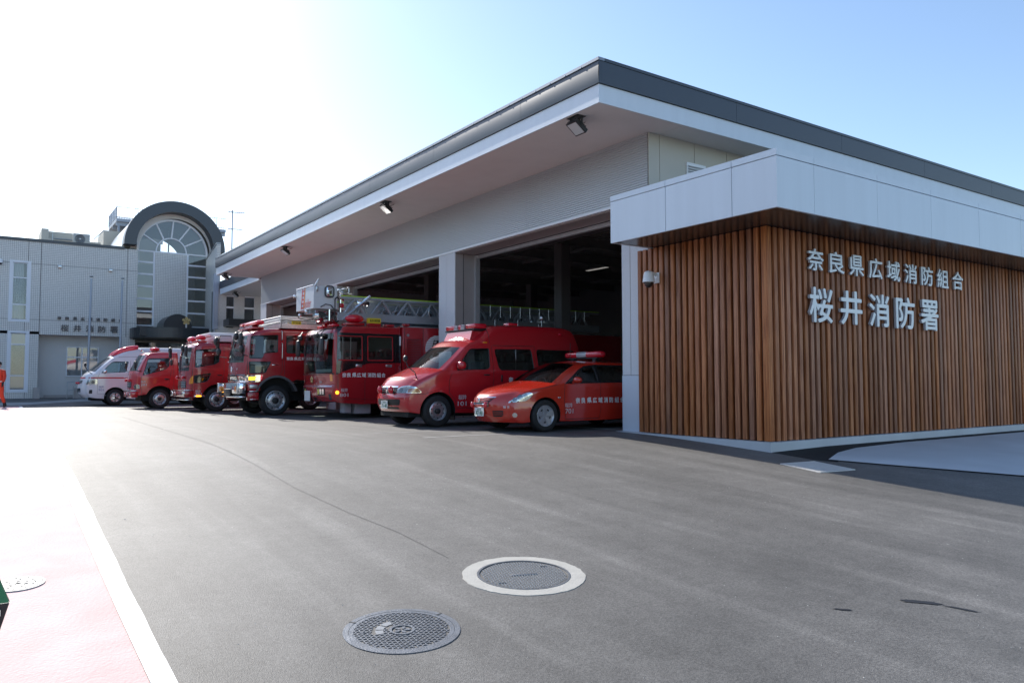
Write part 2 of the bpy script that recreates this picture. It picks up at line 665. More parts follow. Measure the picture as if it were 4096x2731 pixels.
LINE_R = [(.86, -3), (.875, 4.25), (.89, 5.45), (.91, 6.43), (.95, 8.32), (.99, 10.57), (1.03, 13.82), (1.20, 20.07), (1.44, 33.0), (1.50, 37.2)]
rs = random.Random(2)
LINE_R = [(x + rs.uniform(-.004, .004), y) for i in range(len(LINE_R) - 1) for k in range(8) for x, y in [(LINE_R[i][0] + (LINE_R[i + 1][0] - LINE_R[i][0]) * k / 8, LINE_R[i][1] + (LINE_R[i + 1][1] - LINE_R[i][1]) * k / 8)]] + [LINE_R[-1]]
LINE_L = [(1.40, 37.2), (1.33, 33.0), (1.085, 20.07), (.90, 13.82), (.845, 10.57), (.80, 8.32), (.775, 6.43), (.765, 5.45), (.76, 4.25), (.74, -3)]
sheet('pink_pavement', [(-4.5, -3)] + LINE_L[::-1] + [(-4.5, 39.6)], .004, M_PINK, .6)
sheet('white_edge_line', LINE_R + LINE_L, .010, M_LINE, .5)
sheet('gutter', [(-4.5, 39.6), (1.40, 38.2), (3.1, 40.9), (6.4, 44.8), (6.4, 46.2), (4.4, 46.0), (2.1, 42.0), (-4.5, 42.4)], .012, M_CONC, 1.0)
sheet('asphalt_seam', [(3.40, 24.2), (3.13, 14.7), (3.09, 10.6), (3.02, 8.68), (3.07, 7.27), (3.155, 6.35), (3.14, 5.43), (3.135, 5.43), (3.145, 6.35), (3.06, 7.27), (3.01, 8.68), (3.075, 10.6), (3.11, 14.7), (3.37, 24.2)], .003, M_SEAM, .5)
sheet('bay_line', [(6.23, 13.50), (7.9, 13.30), (7.9, 13.40), (6.23, 13.62)], .004, M_FAINT, .5)
sheet('bay_line', [(6.50, 12.08), (8.3, 12.02), (8.3, 12.12), (6.50, 12.2)], .004, M_FAINT, .5)
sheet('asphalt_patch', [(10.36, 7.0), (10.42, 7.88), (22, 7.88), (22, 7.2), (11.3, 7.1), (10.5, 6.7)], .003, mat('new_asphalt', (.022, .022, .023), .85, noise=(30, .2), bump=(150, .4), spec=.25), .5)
sheet('concrete_ramp', [(10.52, 6.86), (11.3, 7.2), (12.11, 7.38), (13.84, 7.50), (22, 7.50), (22, 1), (13.2, 1), (12.4, 3.2), (11.70, 4.71), (10.95, 6.03)], .018, M_CONC2, .5)
rs = random.Random(4)
for cx, cy, a, b, rot in ((5.40, 2.84, .13, .035, -.75), (5.505, 2.62, .11, .014, -1.2), (4.79, 3.05, .06, .015, -.8)):
    pts = []
    for k in range(18):
        t = 2 * math.pi * k / 18
        q = 1 + rs.uniform(-.28, .28)
        u, v = a * math.cos(t) * q, b * math.sin(t) * q
        pts.append((cx + u * math.cos(rot) - v * math.sin(rot), cy + u * math.sin(rot) + v * math.cos(rot)))
    sheet('oil_stain', pts, .004, M_WETSTAIN, .06)
# ------------------------------------------------------------------ fire engine garage
FX = 10.6                 # plane of the door wall
Y0, Y1 = 10.66, 35.59     # its two ends
ZH, ZS = 3.55, 4.87       # door head, soffit
st = thing('fire_station', 'grey metal-clad engine garage with open bays under a wide flat eave', 'fire station', (FX, 23, -.96))
def P(name, mb, m, **k):
    """part of the station; mb is in world coordinates"""
    o = mb.build(name, m, st, **k)
    o.matrix_parent_inverse = Matrix.Translation((-FX, -23, .96))
    return o
# ribbed siding over the doors, one sheet between two joints
joints = [Y0, 14.69, 18.48, 22.94, 27.1, 31.3, Y1]
pitch = .0475
for a, b in zip(joints[:-1], joints[1:]):
    mb = MB()
    prof = []
    z = ZH + .045
    while z < ZS - .02:
        prof += [(0, z), (0, z + .031), (.026, z + .033), (.026, z + .0465)]
        z += pitch
    prof = [(dx, min(zz, ZS)) for dx, zz in prof]
    y0, y1 = a + .004, b - .004
    v = [(FX + dx, y, zz) for dx, zz in prof for y in (y0, y1)]
    f = [(2 * i, 2 * i + 1, 2 * i + 3, 2 * i + 2) for i in range(len(prof) - 1)]
    mb.add(v, f)
    mb.quad((FX + .06, y0, ZH), (FX + .06, y1, ZH), (FX + .06, y1, ZS), (FX + .06, y0, ZS))
    P('siding_panel', mb, M_SIDING, fixn=False)
P('backing_wall', MB().box(FX + .07, FX + .30, Y0 + .01, Y1 - .01, ZH + .003, 5.12), M_DARK)
P('head_trim', MB().box(FX - .018, FX + .07, Y0 + .75, Y1 - .0, ZH - .004, ZH + .043), M_TRIMW)
P('lintel', MB().box(FX + .075, FX + .66, Y0 + .76, Y1 - .82, ZH - .022, ZH + .0), M_REVEAL)
P('shutter_slot', MB().box(FX + .70, FX + .80, Y0 + .76, Y1 - .82, ZH - .12, ZH - .03), M_ALU)
P('shutter_box', MB().box(FX + .82, FX + 1.25, Y0 + .3, Y1 - .3, ZH - .05, ZH + .75), M_DARK)
# pillars: two narrow facing panels in front, brown reveals at the sides, a steel shutter guide behind
for a, b in ((18.03, 18.91), (26.45, 27.33), (34.77, 35.59)):
    P('pillar', MB().box(FX + .03, FX + .64, a + .02, b - .02, -1.2, ZH - .03), M_REVEAL)
    mid = (a + b) / 2
    for c, d in ((a, mid - .004), (mid + .004, b)):
        P('pillar_panel', MB().box(FX, FX + .028, c, d, -1.2, ZH - .008), M_COLUMN)
    for y in (a - .012, b - .02):
        P('reveal_joint', MB().box(FX + .27, FX + .28, y + .014, y + .026, -1.2, ZH - .03), M_DARK)
        P('shutter_guide', MB().box(FX + .64, FX + .78, y - .03, y + .06, -1.2, ZH - .04), M_ALU)
mb = MB().box(FX + .005, FX + .64, 10.66, 11.42, .14, ZH - .008)
P('pillar', mb, M_COLUMN)
P('pillar_base', MB().box(FX - .004, FX + .64, 10.66, 11.425, -1.3, .132), M_COLSMOOTH)
P('reveal_joint', MB().box(FX + .0, FX + .01, 11.175, 11.185, .14, ZH - .05), M_REVEAL)
P('shutter_guide', MB().box(FX + .64, FX + .78, 11.37, 11.44, -1.2, ZH - .04), M_GALV)
# end walls, back wall, floor
P('side_wall', MB().box(FX + .31, 26, Y0, Y0 + .15, -1.2, ZS), M_CREAM)
P('corner_trim', MB().box(FX + .02, FX + .31, Y0 - .016, Y0 + .006, 3.2, ZS), M_CREAM)
mb = MB()
for k in range(14):
    x = FX + .32 + k * 1.0
    mb.box(x, x + .985, Y0 - .02, Y0 - .004, 3.0, ZS)
P('wall_panel', mb, M_CREAM)['kind'] = 'stuff'
mb = MB().box(11.66, 12.22, Y0 - .05, Y0 - .02, 4.12, 4.44)
P('louvre_frame', mb, M_WHITE)
for k in range(5):
    P('louvre_blade', MB().add([(11.69, Y0 - .052, 4.16 + k * .055), (12.19, Y0 - .052, 4.16 + k * .055), (12.19, Y0 - .085, 4.13 + k * .055), (11.69, Y0 - .085, 4.13 + k * .055)], [(0, 1, 2, 3)]), M_ALU)
P('side_wall', MB().box(FX + .31, 26, Y1 - .15, Y1, -1.2, ZS), M_SIDING)
P('back_wall', MB().box(24.6, 24.9, Y0, Y1, -1.2, 5.0), mat('inner_wall', (.16, .16, .155), .8, noise=(1, .1)))
P('garage_floor', MB().box(FX + .02, 24.6, Y0 + .1, Y1 - .1, -1.3, -.952), mat('garage_floor', (.16, .16, .16), .5, noise=(1.2, .15)))
# ceiling: steel deck on beams
mb = MB()
mb.box(FX + 1.3, 24.6, Y0 + .16, Y1 - .16, 4.62, 4.7)
x = FX + 1.4
while x < 24.4:
    mb.box(x, x + .11, Y0 + .16, Y1 - .16, 4.555, 4.618)
    x += .23
P('ceiling_deck', mb, M_CEIL)
for y in (13.2, 15.7, 18.45, 21.0, 23.8, 26.9, 29.5, 32.1):
    mb = MB().box(FX + 1.3, 24.5, y - .09, y + .09, 4.53, 4.55).box(FX + 1.3, 24.5, y - .008, y + .008, 4.25, 4.53).box(FX + 1.3, 24.5, y - .09, y + .09, 4.23, 4.25)
    P('ceiling_beam', mb, M_CEIL)
for x, w in ((14.5, .35), (19.5, .35)):
    for y in (18.47, 26.9):
        P('inner_column', MB().box(x, x + w, y - .18, y + .18, -1.0, 4.23), mat('inner_column', (.12, .11, .105), .7))
for x in (13.4, 16.4, 19.4, 22.2):
    for y in (12.4, 14.5, 17.0, 19.7, 22.4, 25.3, 28.2, 30.8, 33.5):
        o = P('strip_lamp', MB().box(x, x + .22, y - .62, y + .62, 4.36, 4.43).box(x + .09, x + .13, y - .5, y - .48, 4.43, 4.56).box(x + .09, x + .13, y + .48, y + .5, 4.43, 4.56), M_CEIL)
        if x > 18 and y < 23 and (x > 21 or y > 14):
            q = MB().box(x + .03, x + .19, y - .58, y + .58, 4.345, 4.358).build('lamp_tube', emit_mat('lamp_tube', (1, .96, .88), .12), o)
            q.matrix_parent_inverse = Matrix.Identity(4)
# open shelves with gear along the back wall
for y in (12.2, 15.2, 21.5, 29.5):
    mb = MB()
    for k in range(4): mb.box(23.9, 24.5, y, y + 2.2, -.9 + k * .55, -.87 + k * .55)
    for yy in (y, y + 2.17):
        for xx in (23.9, 24.47): mb.box(xx, xx + .03, yy, yy + .03, -.95, .95)
    P('gear_shelf', mb, M_GALV)
# roof: soffit, white lower band, dark upper band
EX, EY0, EY1 = 8.71, 9.92, 36.17
P('soffit', MB().box(EX + .06, FX + .30, EY0 + .06, EY1 - .06, ZS, ZS + .03).box(FX + .31, 26.5, EY0 + .06, Y0 + .3, ZS, ZS + .03), M_SOFFIT)
P('white_fascia', MB().box(EX + .03, EX + .06, EY0 + .03, EY1 - .03, ZS - .012, ZS + .315), M_FASCIA)
P('white_fascia', MB().box(EX + .061, 26.5, EY0 + .03, EY0 + .06, ZS - .012, ZS + .315), M_FASCIA)
P('white_fascia', MB().box(EX + .061, FX + 3, EY1 - .06, EY1 - .03, ZS - .012, ZS + .315), M_FASCIA)
P('fascia_gap', MB().box(EX + .075, 26.4, EY0 + .075, EY1 - .075, ZS + .32, ZS + .342), M_DARK)
seg = [EY0, 12.24, 15.8, 19.4, 23.0, 26.6, 30.31, 34.1, EY1]
for a, b in zip(seg[:-1], seg[1:]):
    ya_, yb_ = a + (.003 if a > EY0 else -.01), b - .003
    mb = MB()
    nv, nh = 8, 10          # folded sheet: a slight belly between the two hems, and shallow waves along it
    vs = []
    for i in range(nv + 1):
        t = i / nv
        for j in range(nh + 1):
            u = j / nh
            y_ = ya_ + (yb_ - ya_) * u
            vs.append((EX - .002 - .015 * 4 * t * (1 - t) - .0022 * math.sin(y_ * 2.3) * math.sin(math.pi * t), y_, ZS + .322 + .393 * t))
    mb.add(vs, [(i * (nh + 1) + j, i * (nh + 1) + j + 1, (i + 1) * (nh + 1) + j + 1, (i + 1) * (nh + 1) + j) for i in range(nv) for j in range(nh)], 0, True)
    mb.box(EX + .0, EX + .05, ya_, yb_, ZS + .322, ZS + .715)
    P('dark_fascia', mb, M_BAND)
    mb = MB().box(EX - .022, EX + .12, a + (.002 if a > EY0 else -.022), b - .002, ZS + .718, ZS + .772)
    P('roof_coping', mb, M_CAP)
xx = EX
while xx < 26:
    n = min(xx + 3.64, 26.5)
    P('dark_fascia', MB().box(xx + (.052 if xx == EX else .003), n - .003, EY0 - .01, EY0 + .05, ZS + .322, ZS + .715), M_BAND)
    P('roof_coping', MB().box(xx + (.122 if xx == EX else .002), n - .002, EY0 - .022, EY0 + .12, ZS + .718, ZS + .772), M_BAND)
    xx = n
P('dark_fascia', MB().box(EX + .051, FX + 3, EY1 - .05, EY1 + .01, ZS + .322, ZS + .77), M_BAND)
P('roof_slab', MB().box(EX + .08, 26.4, EY0 + .08, EY1 - .08, ZS + .345, ZS + .70), M_DARK)
# snow-guard clips along the coping
mb = MB()
y = EY0 + .45
while y < EY1:
    mb.box(EX - .027, EX - .021, y, y + .016, ZS + .72, ZS + .75)
    y += .455
o = P('coping_clip', mb, M_GALV)
o['kind'] = 'stuff'

# ------------------------------------------------------------------ low side roof running on to the office
sr = thing('link_roof', 'low grey link roof with white lower band joining garage to office', 'roof', (10.66, 40, 4.8))
def PL(name, mb, m):
    o = mb.build(name, m, sr)
    o.matrix_parent_inverse = Matrix.Translation((-10.66, -40, -4.8))
    return o
PL('white_fascia', MB().box(10.66, 10.69, EY1 + .0, 43.2, 4.78, 5.08), M_FASCIA)
PL('dark_fascia', MB().box(10.63, 10.68, EY1 + .015, 43.2, 5.085, 5.48), M_BAND)
PL('soffit', MB().box(10.70, 16, EY1 - .55, 43.28, 4.79, 4.82), M_SOFFIT)
PL('roof_slab', MB().box(10.70, 16, EY1 - .55, 43.25, 4.83, 5.46), M_DARK)

# ------------------------------------------------------------------ timber-clad sign annex
AX, AY = 10.5, 7.87        # faces of the slats
an = thing('sign_annex', 'timber-slatted annex with white box fascia and silver station lettering', 'annex', (AX, AY, -1.1))
def PA(name, mb, m, **k):
    o = mb.build(name, m, an, **k)
    o.matrix_parent_inverse = Matrix.Translation((-AX, -AY, 1.1))
    return o
ZB, ZT = -.955, 2.55
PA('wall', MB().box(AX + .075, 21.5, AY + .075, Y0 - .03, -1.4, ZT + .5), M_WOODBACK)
rs = random.Random(11)
slat_w, slat_d = .088, .068
def slat(name, x0, x1, y0, y1):
    me_mb = MB().box(x0, x1, y0, y1, ZB + rs.uniform(-.006, .006), ZT - .004, bev=.004)
    return PA(name, me_mb, M_WOOD)
y = AY + .002
PA('corner_post', MB().box(AX, AX + .115, AY, AY + .115, ZB, ZT - .004, bev=.004), M_WOOD)
y = AY + .172
while y < 10.79:
    slat('slat', AX, AX + slat_d, y, y + slat_w)
    y += .1437
x = AX + .185
while x < 21.3:
    slat('slat', x, x + slat_w, AY, AY + slat_d)
    x += .1606
# concrete plinth that meets the sloping ground
PA('plinth', MB().box(AX - .10, 21.5, AY - .08, Y0 + .75, -1.5, -.965), M_CONC2)
# box fascia: big panels with a narrow top strip, 10 mm open joints
FXa, FYa = 9.51, 6.93
g = .006
zj = 3.315
ly = [FYa, 7.75, 9.15, 10.53]
for a, b in zip(ly[:-1], ly[1:]):
    a2 = a if a == FYa else a + g
    b2 = b if b == 10.53 else b - g
    PA('fascia_panel', MB().box(FXa, FXa + .04, a2, b2, ZT, zj - g), M_FASCIA)
    PA('fascia_cap', MB().box(FXa - .004, FXa + .04, a2 - (.004 if a == FYa else 0), b2, zj + g, 3.42), M_FASCIA)
lx = [FXa, 10.42, 12.17, 13.91, 15.7, 17.5, 19.3, 21.3]
for a, b in zip(lx[:-1], lx[1:]):
    a2 = FXa + .0405 if a == FXa else a + g * .6
    b2 = b - g * .6
    PA('fascia_panel', MB().box(a2, b2, FYa, FYa + .04, ZT, zj - g), M_FASCIA)
    PA('fascia_cap', MB().box(a2, b2, FYa - .004, FYa + .04, zj + g, 3.42), M_FASCIA)
PA('fascia_core', MB().box(FXa + .045, 21.25, FYa + .045, 10.48, ZT + .06, 3.39), mat('joint_backing', (.22, .21, .20), .8))  # dark backing core that shows through the open panel joints
PA('fascia_return', MB().box(FXa + .042, FX - .02, 10.485, 10.53, ZT + .0, 3.42), M_FASCIA)
# soffit boards of the box: dark polished sheets with pale joints
M_SOFD = mat('soffit_bronze', (.075, .062, .055), .24, metal=.4, noise=(1.2, .06))
M_SOFJ = mat('soffit_joint', (.30, .29, .27), .5)
PA('soffit_joint', MB().box(FXa + .045, AX + .07, FYa + .045, 10.48, ZT + .022, ZT + .05).box(AX + .071, 21.25, FYa + .045, AY + .07, ZT + .022, ZT + .05), M_SOFJ)
ly2 = [FYa + .16, 7.87, 9.15, 10.48]
for a, b in zip(ly2[:-1], ly2[1:]):
    PA('soffit_board', MB().box(FXa + .15, AX + .06, a + .004, b - .004, ZT + .008, ZT + .02), M_SOFD)
PA('soffit_edge', MB().box(FXa + .042, FXa + .142, FYa + .042, 10.48, ZT + .002, ZT + .021), M_SOFD)
lx2 = [AX + .064, 12.17, 13.91, 15.7, 17.5, 19.3, 21.2]
for a, b in zip(lx2[:-1], lx2[1:]):
    PA('soffit_board', MB().box(a + .004, b - .004, FYa + .15, AY + .06, ZT + .008, ZT + .02), M_SOFD)
PA('soffit_edge', MB().box(FXa + .15, 21.2, FYa + .042, FYa + .142, ZT + .003, ZT + .021), M_SOFD)
# raised lettering on the long face
def letter(ch, x, z, w, h, d):
    mb = MB()
    vs, fs, tw, th = text_mesh(ch, 1.0, .5, .022)
    for k, (dx, dy) in enumerate(((0, 0), (.016, 0), (-.016, 0), (0, .016), (0, -.016))):
        mb.add([(x + (v.x + dx) / tw * w, AY - .030 - (v.z + .5) * d - k * .0005, z + (v.y + dy) / th * h) for v in vs], fs)
    PA('letter', mb, M_LETTER)
HN = {'広': (.94, 1), '井': (1, .95), '合': (1, .95)}
for i, ch in enumerate('奈良県広域消防組合'):
    letter(ch, 11.52 + i * .6165, 1.905, .44, .365, .036)
for i, ch in enumerate('桜井消防署'):
    letter(ch, 11.53 + i * .9045, 1.02, .655, .585, .045)

# ------------------------------------------------------------------ flood lamps under the eaves
def floodlight(label, loc, tilt=0.62):
    t = thing('floodlight', label, 'floodlight', loc, 0, 'flood lamps under the eaves')
    mb = MB().box(-.10, .10, -.16, .16, -.012, 0).box(-.02, .02, -.165, -.155, -.17, -.012).box(-.02, .02, .155, .165, -.17, -.012)
    mb.build('bracket', M_BLACK, t)
    c, s = math.cos(tilt), math.sin(tilt)
    def rot(p):   # tilt about the bracket axis, lens towards the yard
        x, y, z = p
        return (x * c + z * s, y, -x * s + z * c - .20)
    b = MB()
    b.box(-.15, .15, -.145, .145, -.02, .06).box(-.1, .1, -.11, .11, .06, .10)
    for k in range(6): b.box(-.11 + k * .04, -.10 + k * .04, -.1, .1, .10, .125)
    b.v = [rot(p) for p in b.v]
    b.build('housing', M_BLACK, t)
    l = MB().box(-.125, .125, -.12, .12, -.026, -.021)
    l.v = [rot(p) for p in l.v]
    l.build('lens', mat('flood_lens', (.55, .56, .56), .12), t)
    MB().tube([rot((.02, .06, .11)), (.14, .10, -.08), (.26, .1, -.03), (.30, .1, 0)], .008, 6).build('cable', M_BLACK, t)
    return t
f0 = floodlight('black flood lamp nearest the roof corner, above the right-hand bay', (8.93, 10.80, ZS))
for y, lab in ((18.87, 'black flood lamp under the garage eave above the middle pillar'), (27.18, 'black flood lamp under the garage eave above the lift basket'), (35.30, 'black flood lamp at the far end of the garage eave')):
    c = copy_tree(f0)
    c.location = (8.93, y, ZS)
    c['label'] = lab
c = copy_tree(f0)
c.location = (11.0, 41.4, 4.79)
c['label'] = 'black flood lamp under the low link roof beside the office'

# ------------------------------------------------------------------ dome camera on the slats
def dome_camera(label, loc, rz):
    t = thing('security_camera', label, 'camera', loc, rz)
    MB().box(-.02, 0, -.07, .07, -.10, .10, bev=.01).tube([(-.01, 0, .06), (-.10, 0, .075), (-.2, 0, .07)], .032, 10).build('bracket', M_WHITE, t)
    MB().lathe([(.0, .09), (.05, .085), (.085, .06), (.10, 0), (.112, -.10), (.118, -.125), (.10, -.13)], (-.22, 0, .03), 'z', 24).build('housing', M_WHITE, t)
    MB().ell((-.22, 0, -.10), (.086, .086, .10), 20, 10).build('dome', mat('smoked_dome', (.01, .01, .012), .06, coat=1), t)
    return t
dome_camera('white dome camera on the timber slats beside the open bay', (10.49, 10.33, 1.96), 0)
# ------------------------------------------------------------------ two-storey tiled office with arched stair tower
OY = 49.0
S = OY / 52.0              # the survey was taken at 52 m; everything is scaled to 49 m
of = thing('office_building', 'two-storey grey tiled office with arched glass stair tower and dark porch', 'office building', (5, OY, -.82))
def PO(name, mb, m, par=None, **k):
    o = mb.build(name, m, par or of, **k)
    if par is None: o.matrix_parent_inverse = Matrix.Translation((-5, -OY, .82))
    return o
GZ = -.82
wx0, wx1 = -30.0, 7.86 * S            # main wall, left to tower
ztop = 8.20 * S
xr0, xr1, zr = 2.82 * S, 7.13 * S, 2.81 * S     # porch recess
def hole_wall(x0, x1, z0, z1, holes, y, th, name, m):
    """wall slab in the plane y with rectangular holes"""
    xs = sorted({x0, x1, *[h[0] for h in holes], *[h[1] for h in holes]})
    zs = sorted({z0, z1, *[h[2] for h in holes], *[h[3] for h in holes]})
    mb = MB()
    for i in range(len(xs) - 1):
        for j in range(len(zs) - 1):
            cx, cz = (xs[i] + xs[i + 1]) / 2, (zs[j] + zs[j + 1]) / 2
            if any(h[0] < cx < h[1] and h[2] < cz < h[3] for h in holes): continue
            mb.quad((xs[i], y, zs[j]), (xs[i + 1], y, zs[j]), (xs[i + 1], y, zs[j + 1]), (xs[i], y, zs[j + 1]))
    for h in holes:
        a, b, c, d = h
        mb.quad((a, y, c), (a, y + th, c), (a, y + th, d), (a, y, d))
        mb.quad((b, y, c), (b, y, d), (b, y + th, d), (b, y + th, c))
        mb.quad((a, y, d), (a, y + th, d), (b, y + th, d), (b, y, d))
        mb.quad((a, y, c), (b, y, c), (b, y + th, c), (a, y + th, c))
    return PO(name, mb, m, fixn=False)
win = [(1.30 * S, 2.345 * S, 3.49 * S, 7.0 * S), (1.30 * S, 2.36 * S, -.525 * S, 2.965 * S),
       ] + [q for xw in (-4.4, -9.5, -15, -20.5, -26) for q in ((xw, xw + 1, 3.49 * S, 7.0 * S), (xw, xw + 1, -.525 * S, 2.965 * S))]
hole_wall(wx0, xr0, GZ - .3, zr, [w for w in win if w[3] < 4 * S], OY, .16, 'tiled_wall', M_TILE)
hole_wall(wx0, wx1, zr, ztop, [w for w in win if w[3] > 4 * S], OY, .16, 'tiled_wall', M_TILE)
hole_wall(xr1, wx1, GZ - .3, zr, [], OY, .16, 'tiled_wall', M_TILE)
M_JOINT = mat('wall_joint', (.10, .095, .10), .8)
mb = MB()
for z in (6.87 * S, 3.65 * S, 2.83 * S):
    mb.box(wx0, wx1 if z > 3 else xr0, OY - .004, OY + .01, z - .008, z + .008)
for x, z0, z1 in ((2.2 * S, 7.0 * S, ztop), (2.83 * S, zr, ztop), (7.35 * S, zr, ztop), (2.1 * S, 2.97 * S, 3.49 * S), (2.2 * S, GZ, -.53 * S)):
    mb.box(x - .013, x + .013, OY - .005, OY + .01, z0, z1)
o = PO('movement_joint', mb, M_JOINT)
PO('parapet_coping', MB().box(wx0, 7.16 * S, OY - .05, OY + .3, 8.15 * S, 8.32 * S), M_BAND)
PO('flat_roof', MB().box(wx0, 7.8 * S, OY + .31, OY + 12, 7.5, 7.6), M_CONC)
PO('back_wall', MB().box(wx0, 18, OY + 12, OY + 12.2, GZ, 7.6), M_CREAM)
PO('recess_wall', MB().box(xr0, xr1, OY + .9, OY + 1.0, GZ - .3, zr), mat('recess_render', (.60, .59, .58), .85, noise=(1, .05), bump=(60, .3)))
PO('recess_cheek', MB().box(xr0 - .02, xr0 - .005, OY + .005, OY + .9, GZ - .3, zr), M_TILE_S)
PO('recess_ceiling', MB().box(xr0, xr1, OY + .16, OY + .9, zr + .001, zr + .05), M_SOFFIT)
PO('skirting', MB().box(3.2 * S, xr1, OY + .86, OY + .895, GZ - .3, -.70 * S), M_REVEAL)
PO('pier', MB().box(2.62 * S, 2.93 * S, OY - .5, OY + .1, GZ - .4, -.24 * S), M_REVEAL)
PO('wall_plate', MB().box(.87 * S, .93 * S, OY - .02, OY, 2.2, 2.33), M_CREAM)

def window(x0, x1, z0, z1, y, splits, surround=.11, fr=.045, mull=(), blind=None, depth=.10, name='window'):
    """aluminium window: outer surround, sash frame, panes; splits = heights of the transoms"""
    w = MB()
    if surround:
        w.box(x0, x1, y - .03, y + depth, z0, z0 + surround).box(x0, x1, y - .03, y + depth, z1 - surround, z1)
        w.box(x0, x0 + surround * 1.3, y - .028, y + depth, z0 + surround, z1 - surround).box(x1 - surround * 1.3, x1, y - .028, y + depth, z0 + surround, z1 - surround)
        x0, x1, z0, z1 = x0 + surround * 1.3, x1 - surround * 1.3, z0 + surround, z1 - surround
    f = PO(name, w.box(x0, x1, y + .0, y + .06, z0, z0 + fr).box(x0, x1, y + .0, y + .06, z1 - fr, z1).box(x0, x0 + fr, y, y + .06, z0 + fr, z1 - fr).box(x1 - fr, x1, y, y + .06, z0 + fr, z1 - fr), M_WINFRAME)
    zs = [z0 + fr] + list(splits) + [z1 - fr]
    xs = [x0 + fr] + list(mull) + [x1 - fr]
    for s in splits: 
        q = MB().box(x0 + fr, x1 - fr, y + .002, y + .058, s - fr * .7, s + fr * .7).build('transom', M_WINFRAME, f)
    for s in mull:
        q = MB().box(s - fr * .6, s + fr * .6, y + .004, y + .056, z0 + fr, z1 - fr).build('mullion', M_WINFRAME, f)
    for i in range(len(zs) - 1):
        for j in range(len(xs) - 1):
            MB().quad((xs[j], y + .03, zs[i]), (xs[j + 1], y + .03, zs[i]), (xs[j + 1], y + .03, zs[i + 1]), (xs[j], y + .03, zs[i + 1])).build('pane', M_GLASSW, f, fixn=False)
    room = MB()
    room.box(x0 - .3, x1 + .3, y + 1.6, y + 1.65, z0 - .3, z1 + .3).box(x0 - .33, x0 - .3, y + .2, y + 1.6, z0 - .3, z1 + .3).box(x1 + .3, x1 + .33, y + .2, y + 1.6, z0 - .3, z1 + .3)
    room.build('room_wall', mat('room_dark', (.16, .165, .16), .9), f)
    if blind == 'curtain':
        v, fc = [], []
        n = 36
        xa, xb = x0 + fr, x1 - fr - .14
        for i in range(n + 1):
            for zz in (z0, z1):
                t = i / n
                v.append((xa + (xb - xa) * t + (.06 * t * (1 if zz == z0 else 0)), y + .12 + .025 * math.sin(t * 34) + .012 * math.sin(t * 75), zz))
        for i in range(n): fc.append((2 * i, 2 * i + 2, 2 * i + 3, 2 * i + 1))
        MB().add(v, fc, 0, True).build('curtain', mat('curtain', (.62, .66, .68), .9), f, sharp=80, fixn=False)
    elif blind == 'blind':
        MB().quad((x0 + fr, y + .075, z0 + .02), (x1 - fr, y + .075, z0 + .02), (x1 - fr, y + .075, z1 - .02), (x0 + fr, y + .075, z1 - .02)).build('roller_blind', mat('roller_blind', (.56, .60, .64), .9, noise=(2, .03)), f, fixn=False)
    return f
for k, w in enumerate(win):
    up = w[3] > 4
    b = w[2]
    sp = (6.02 * S, 4.48 * S) if up else (2.20 * S, .42 * S)
    window(*w, OY, sp, blind='curtain' if up else 'blind')
window(4.30 * S, 6.01 * S, .39 * S, 2.17 * S, OY + .84, (1.55 * S,), 0, .05, (5.12 * S,))
for x in (3.76 * S, 6.42 * S):
    mb = MB().box(x - .09, x + .09, OY - .14, OY, 6.72 * S, 6.88 * S, bev=.02)
    PO('vent_hood', mb, M_STEELB)
for i, ch in enumerate('奈良県広域消防組合'):
    mb = MB()
    add_text(mb, ch, (3.71 * S + i * .402 * S, OY - .045, 3.70 * S), (1, 0, 0), (0, 0, 1), .21 * S, .19 * S, extrude=.03, bold=.02)
    PO('letter', mb, mat('bronze_letter', (.10, .10, .11), .45, metal=.4))
for i, ch in enumerate('桜井消防署'):
    mb = MB()
    add_text(mb, ch, (3.90 * S + i * .648 * S, OY - .045, 3.03 * S), (1, 0, 0), (0, 0, 1), .40 * S, .385 * S, extrude=.03, bold=.02)
    PO('letter', mb, MATS['bronze_letter'])

# ---- arched stair tower
TC, TZ = 9.86 * S, 8.22 * S          # centre of the arch
GYp = OY + .55                        # plane of the glazing
k = GYp / 52.0
gx0, gx1 = 7.86 * k, 11.98 * k        # glazed width
gc, gr = (gx0 + gx1) / 2, (gx1 - gx0) / 2
mx0, mx1 = 8.89 * k, 10.75 * k        # tiled middle panel
zc = 8.22 * k
M_TOWERIN = mat('tower_plaster', (.42, .42, .41), .85)
def ring(r0, r1, cx, cz, y0, y1, a0=0.0, a1=math.pi, seg=40):
    mb = MB()
    v, f = [], []
    for i in range(seg + 1):
        a = a0 + (a1 - a0) * i / seg
        c, s = math.cos(a), math.sin(a)
        v += [(cx + r0 * c, y0, cz + r0 * s), (cx + r1 * c, y0, cz + r1 * s), (cx + r1 * c, y1, cz + r1 * s), (cx + r0 * c, y1, cz + r0 * s)]
    for i in range(seg):
        for q in range(4):
            f.append((4 * i + q, 4 * i + (q + 1) % 4, 4 * i + 4 + (q + 1) % 4, 4 * i + 4 + q))
    f += [(0, 1, 2, 3), (4 * seg + 3, 4 * seg + 2, 4 * seg + 1, 4 * seg)]
    return mb.add(v, f, 0, True)
ryf = OY - .35
kr = ryf / 52.0
rc = 10.12 * kr
PO('arch_hood', ring(2.30 * kr, 2.99 * kr, rc, 8.53 * kr, ryf, OY + .42), M_BAND, sharp=30)
PO('arch_reveal', ring(gr + .02, 2.62 * kr, gc + .12, zc + .06, OY + .43, OY + .50), M_SOFFIT, sharp=30)
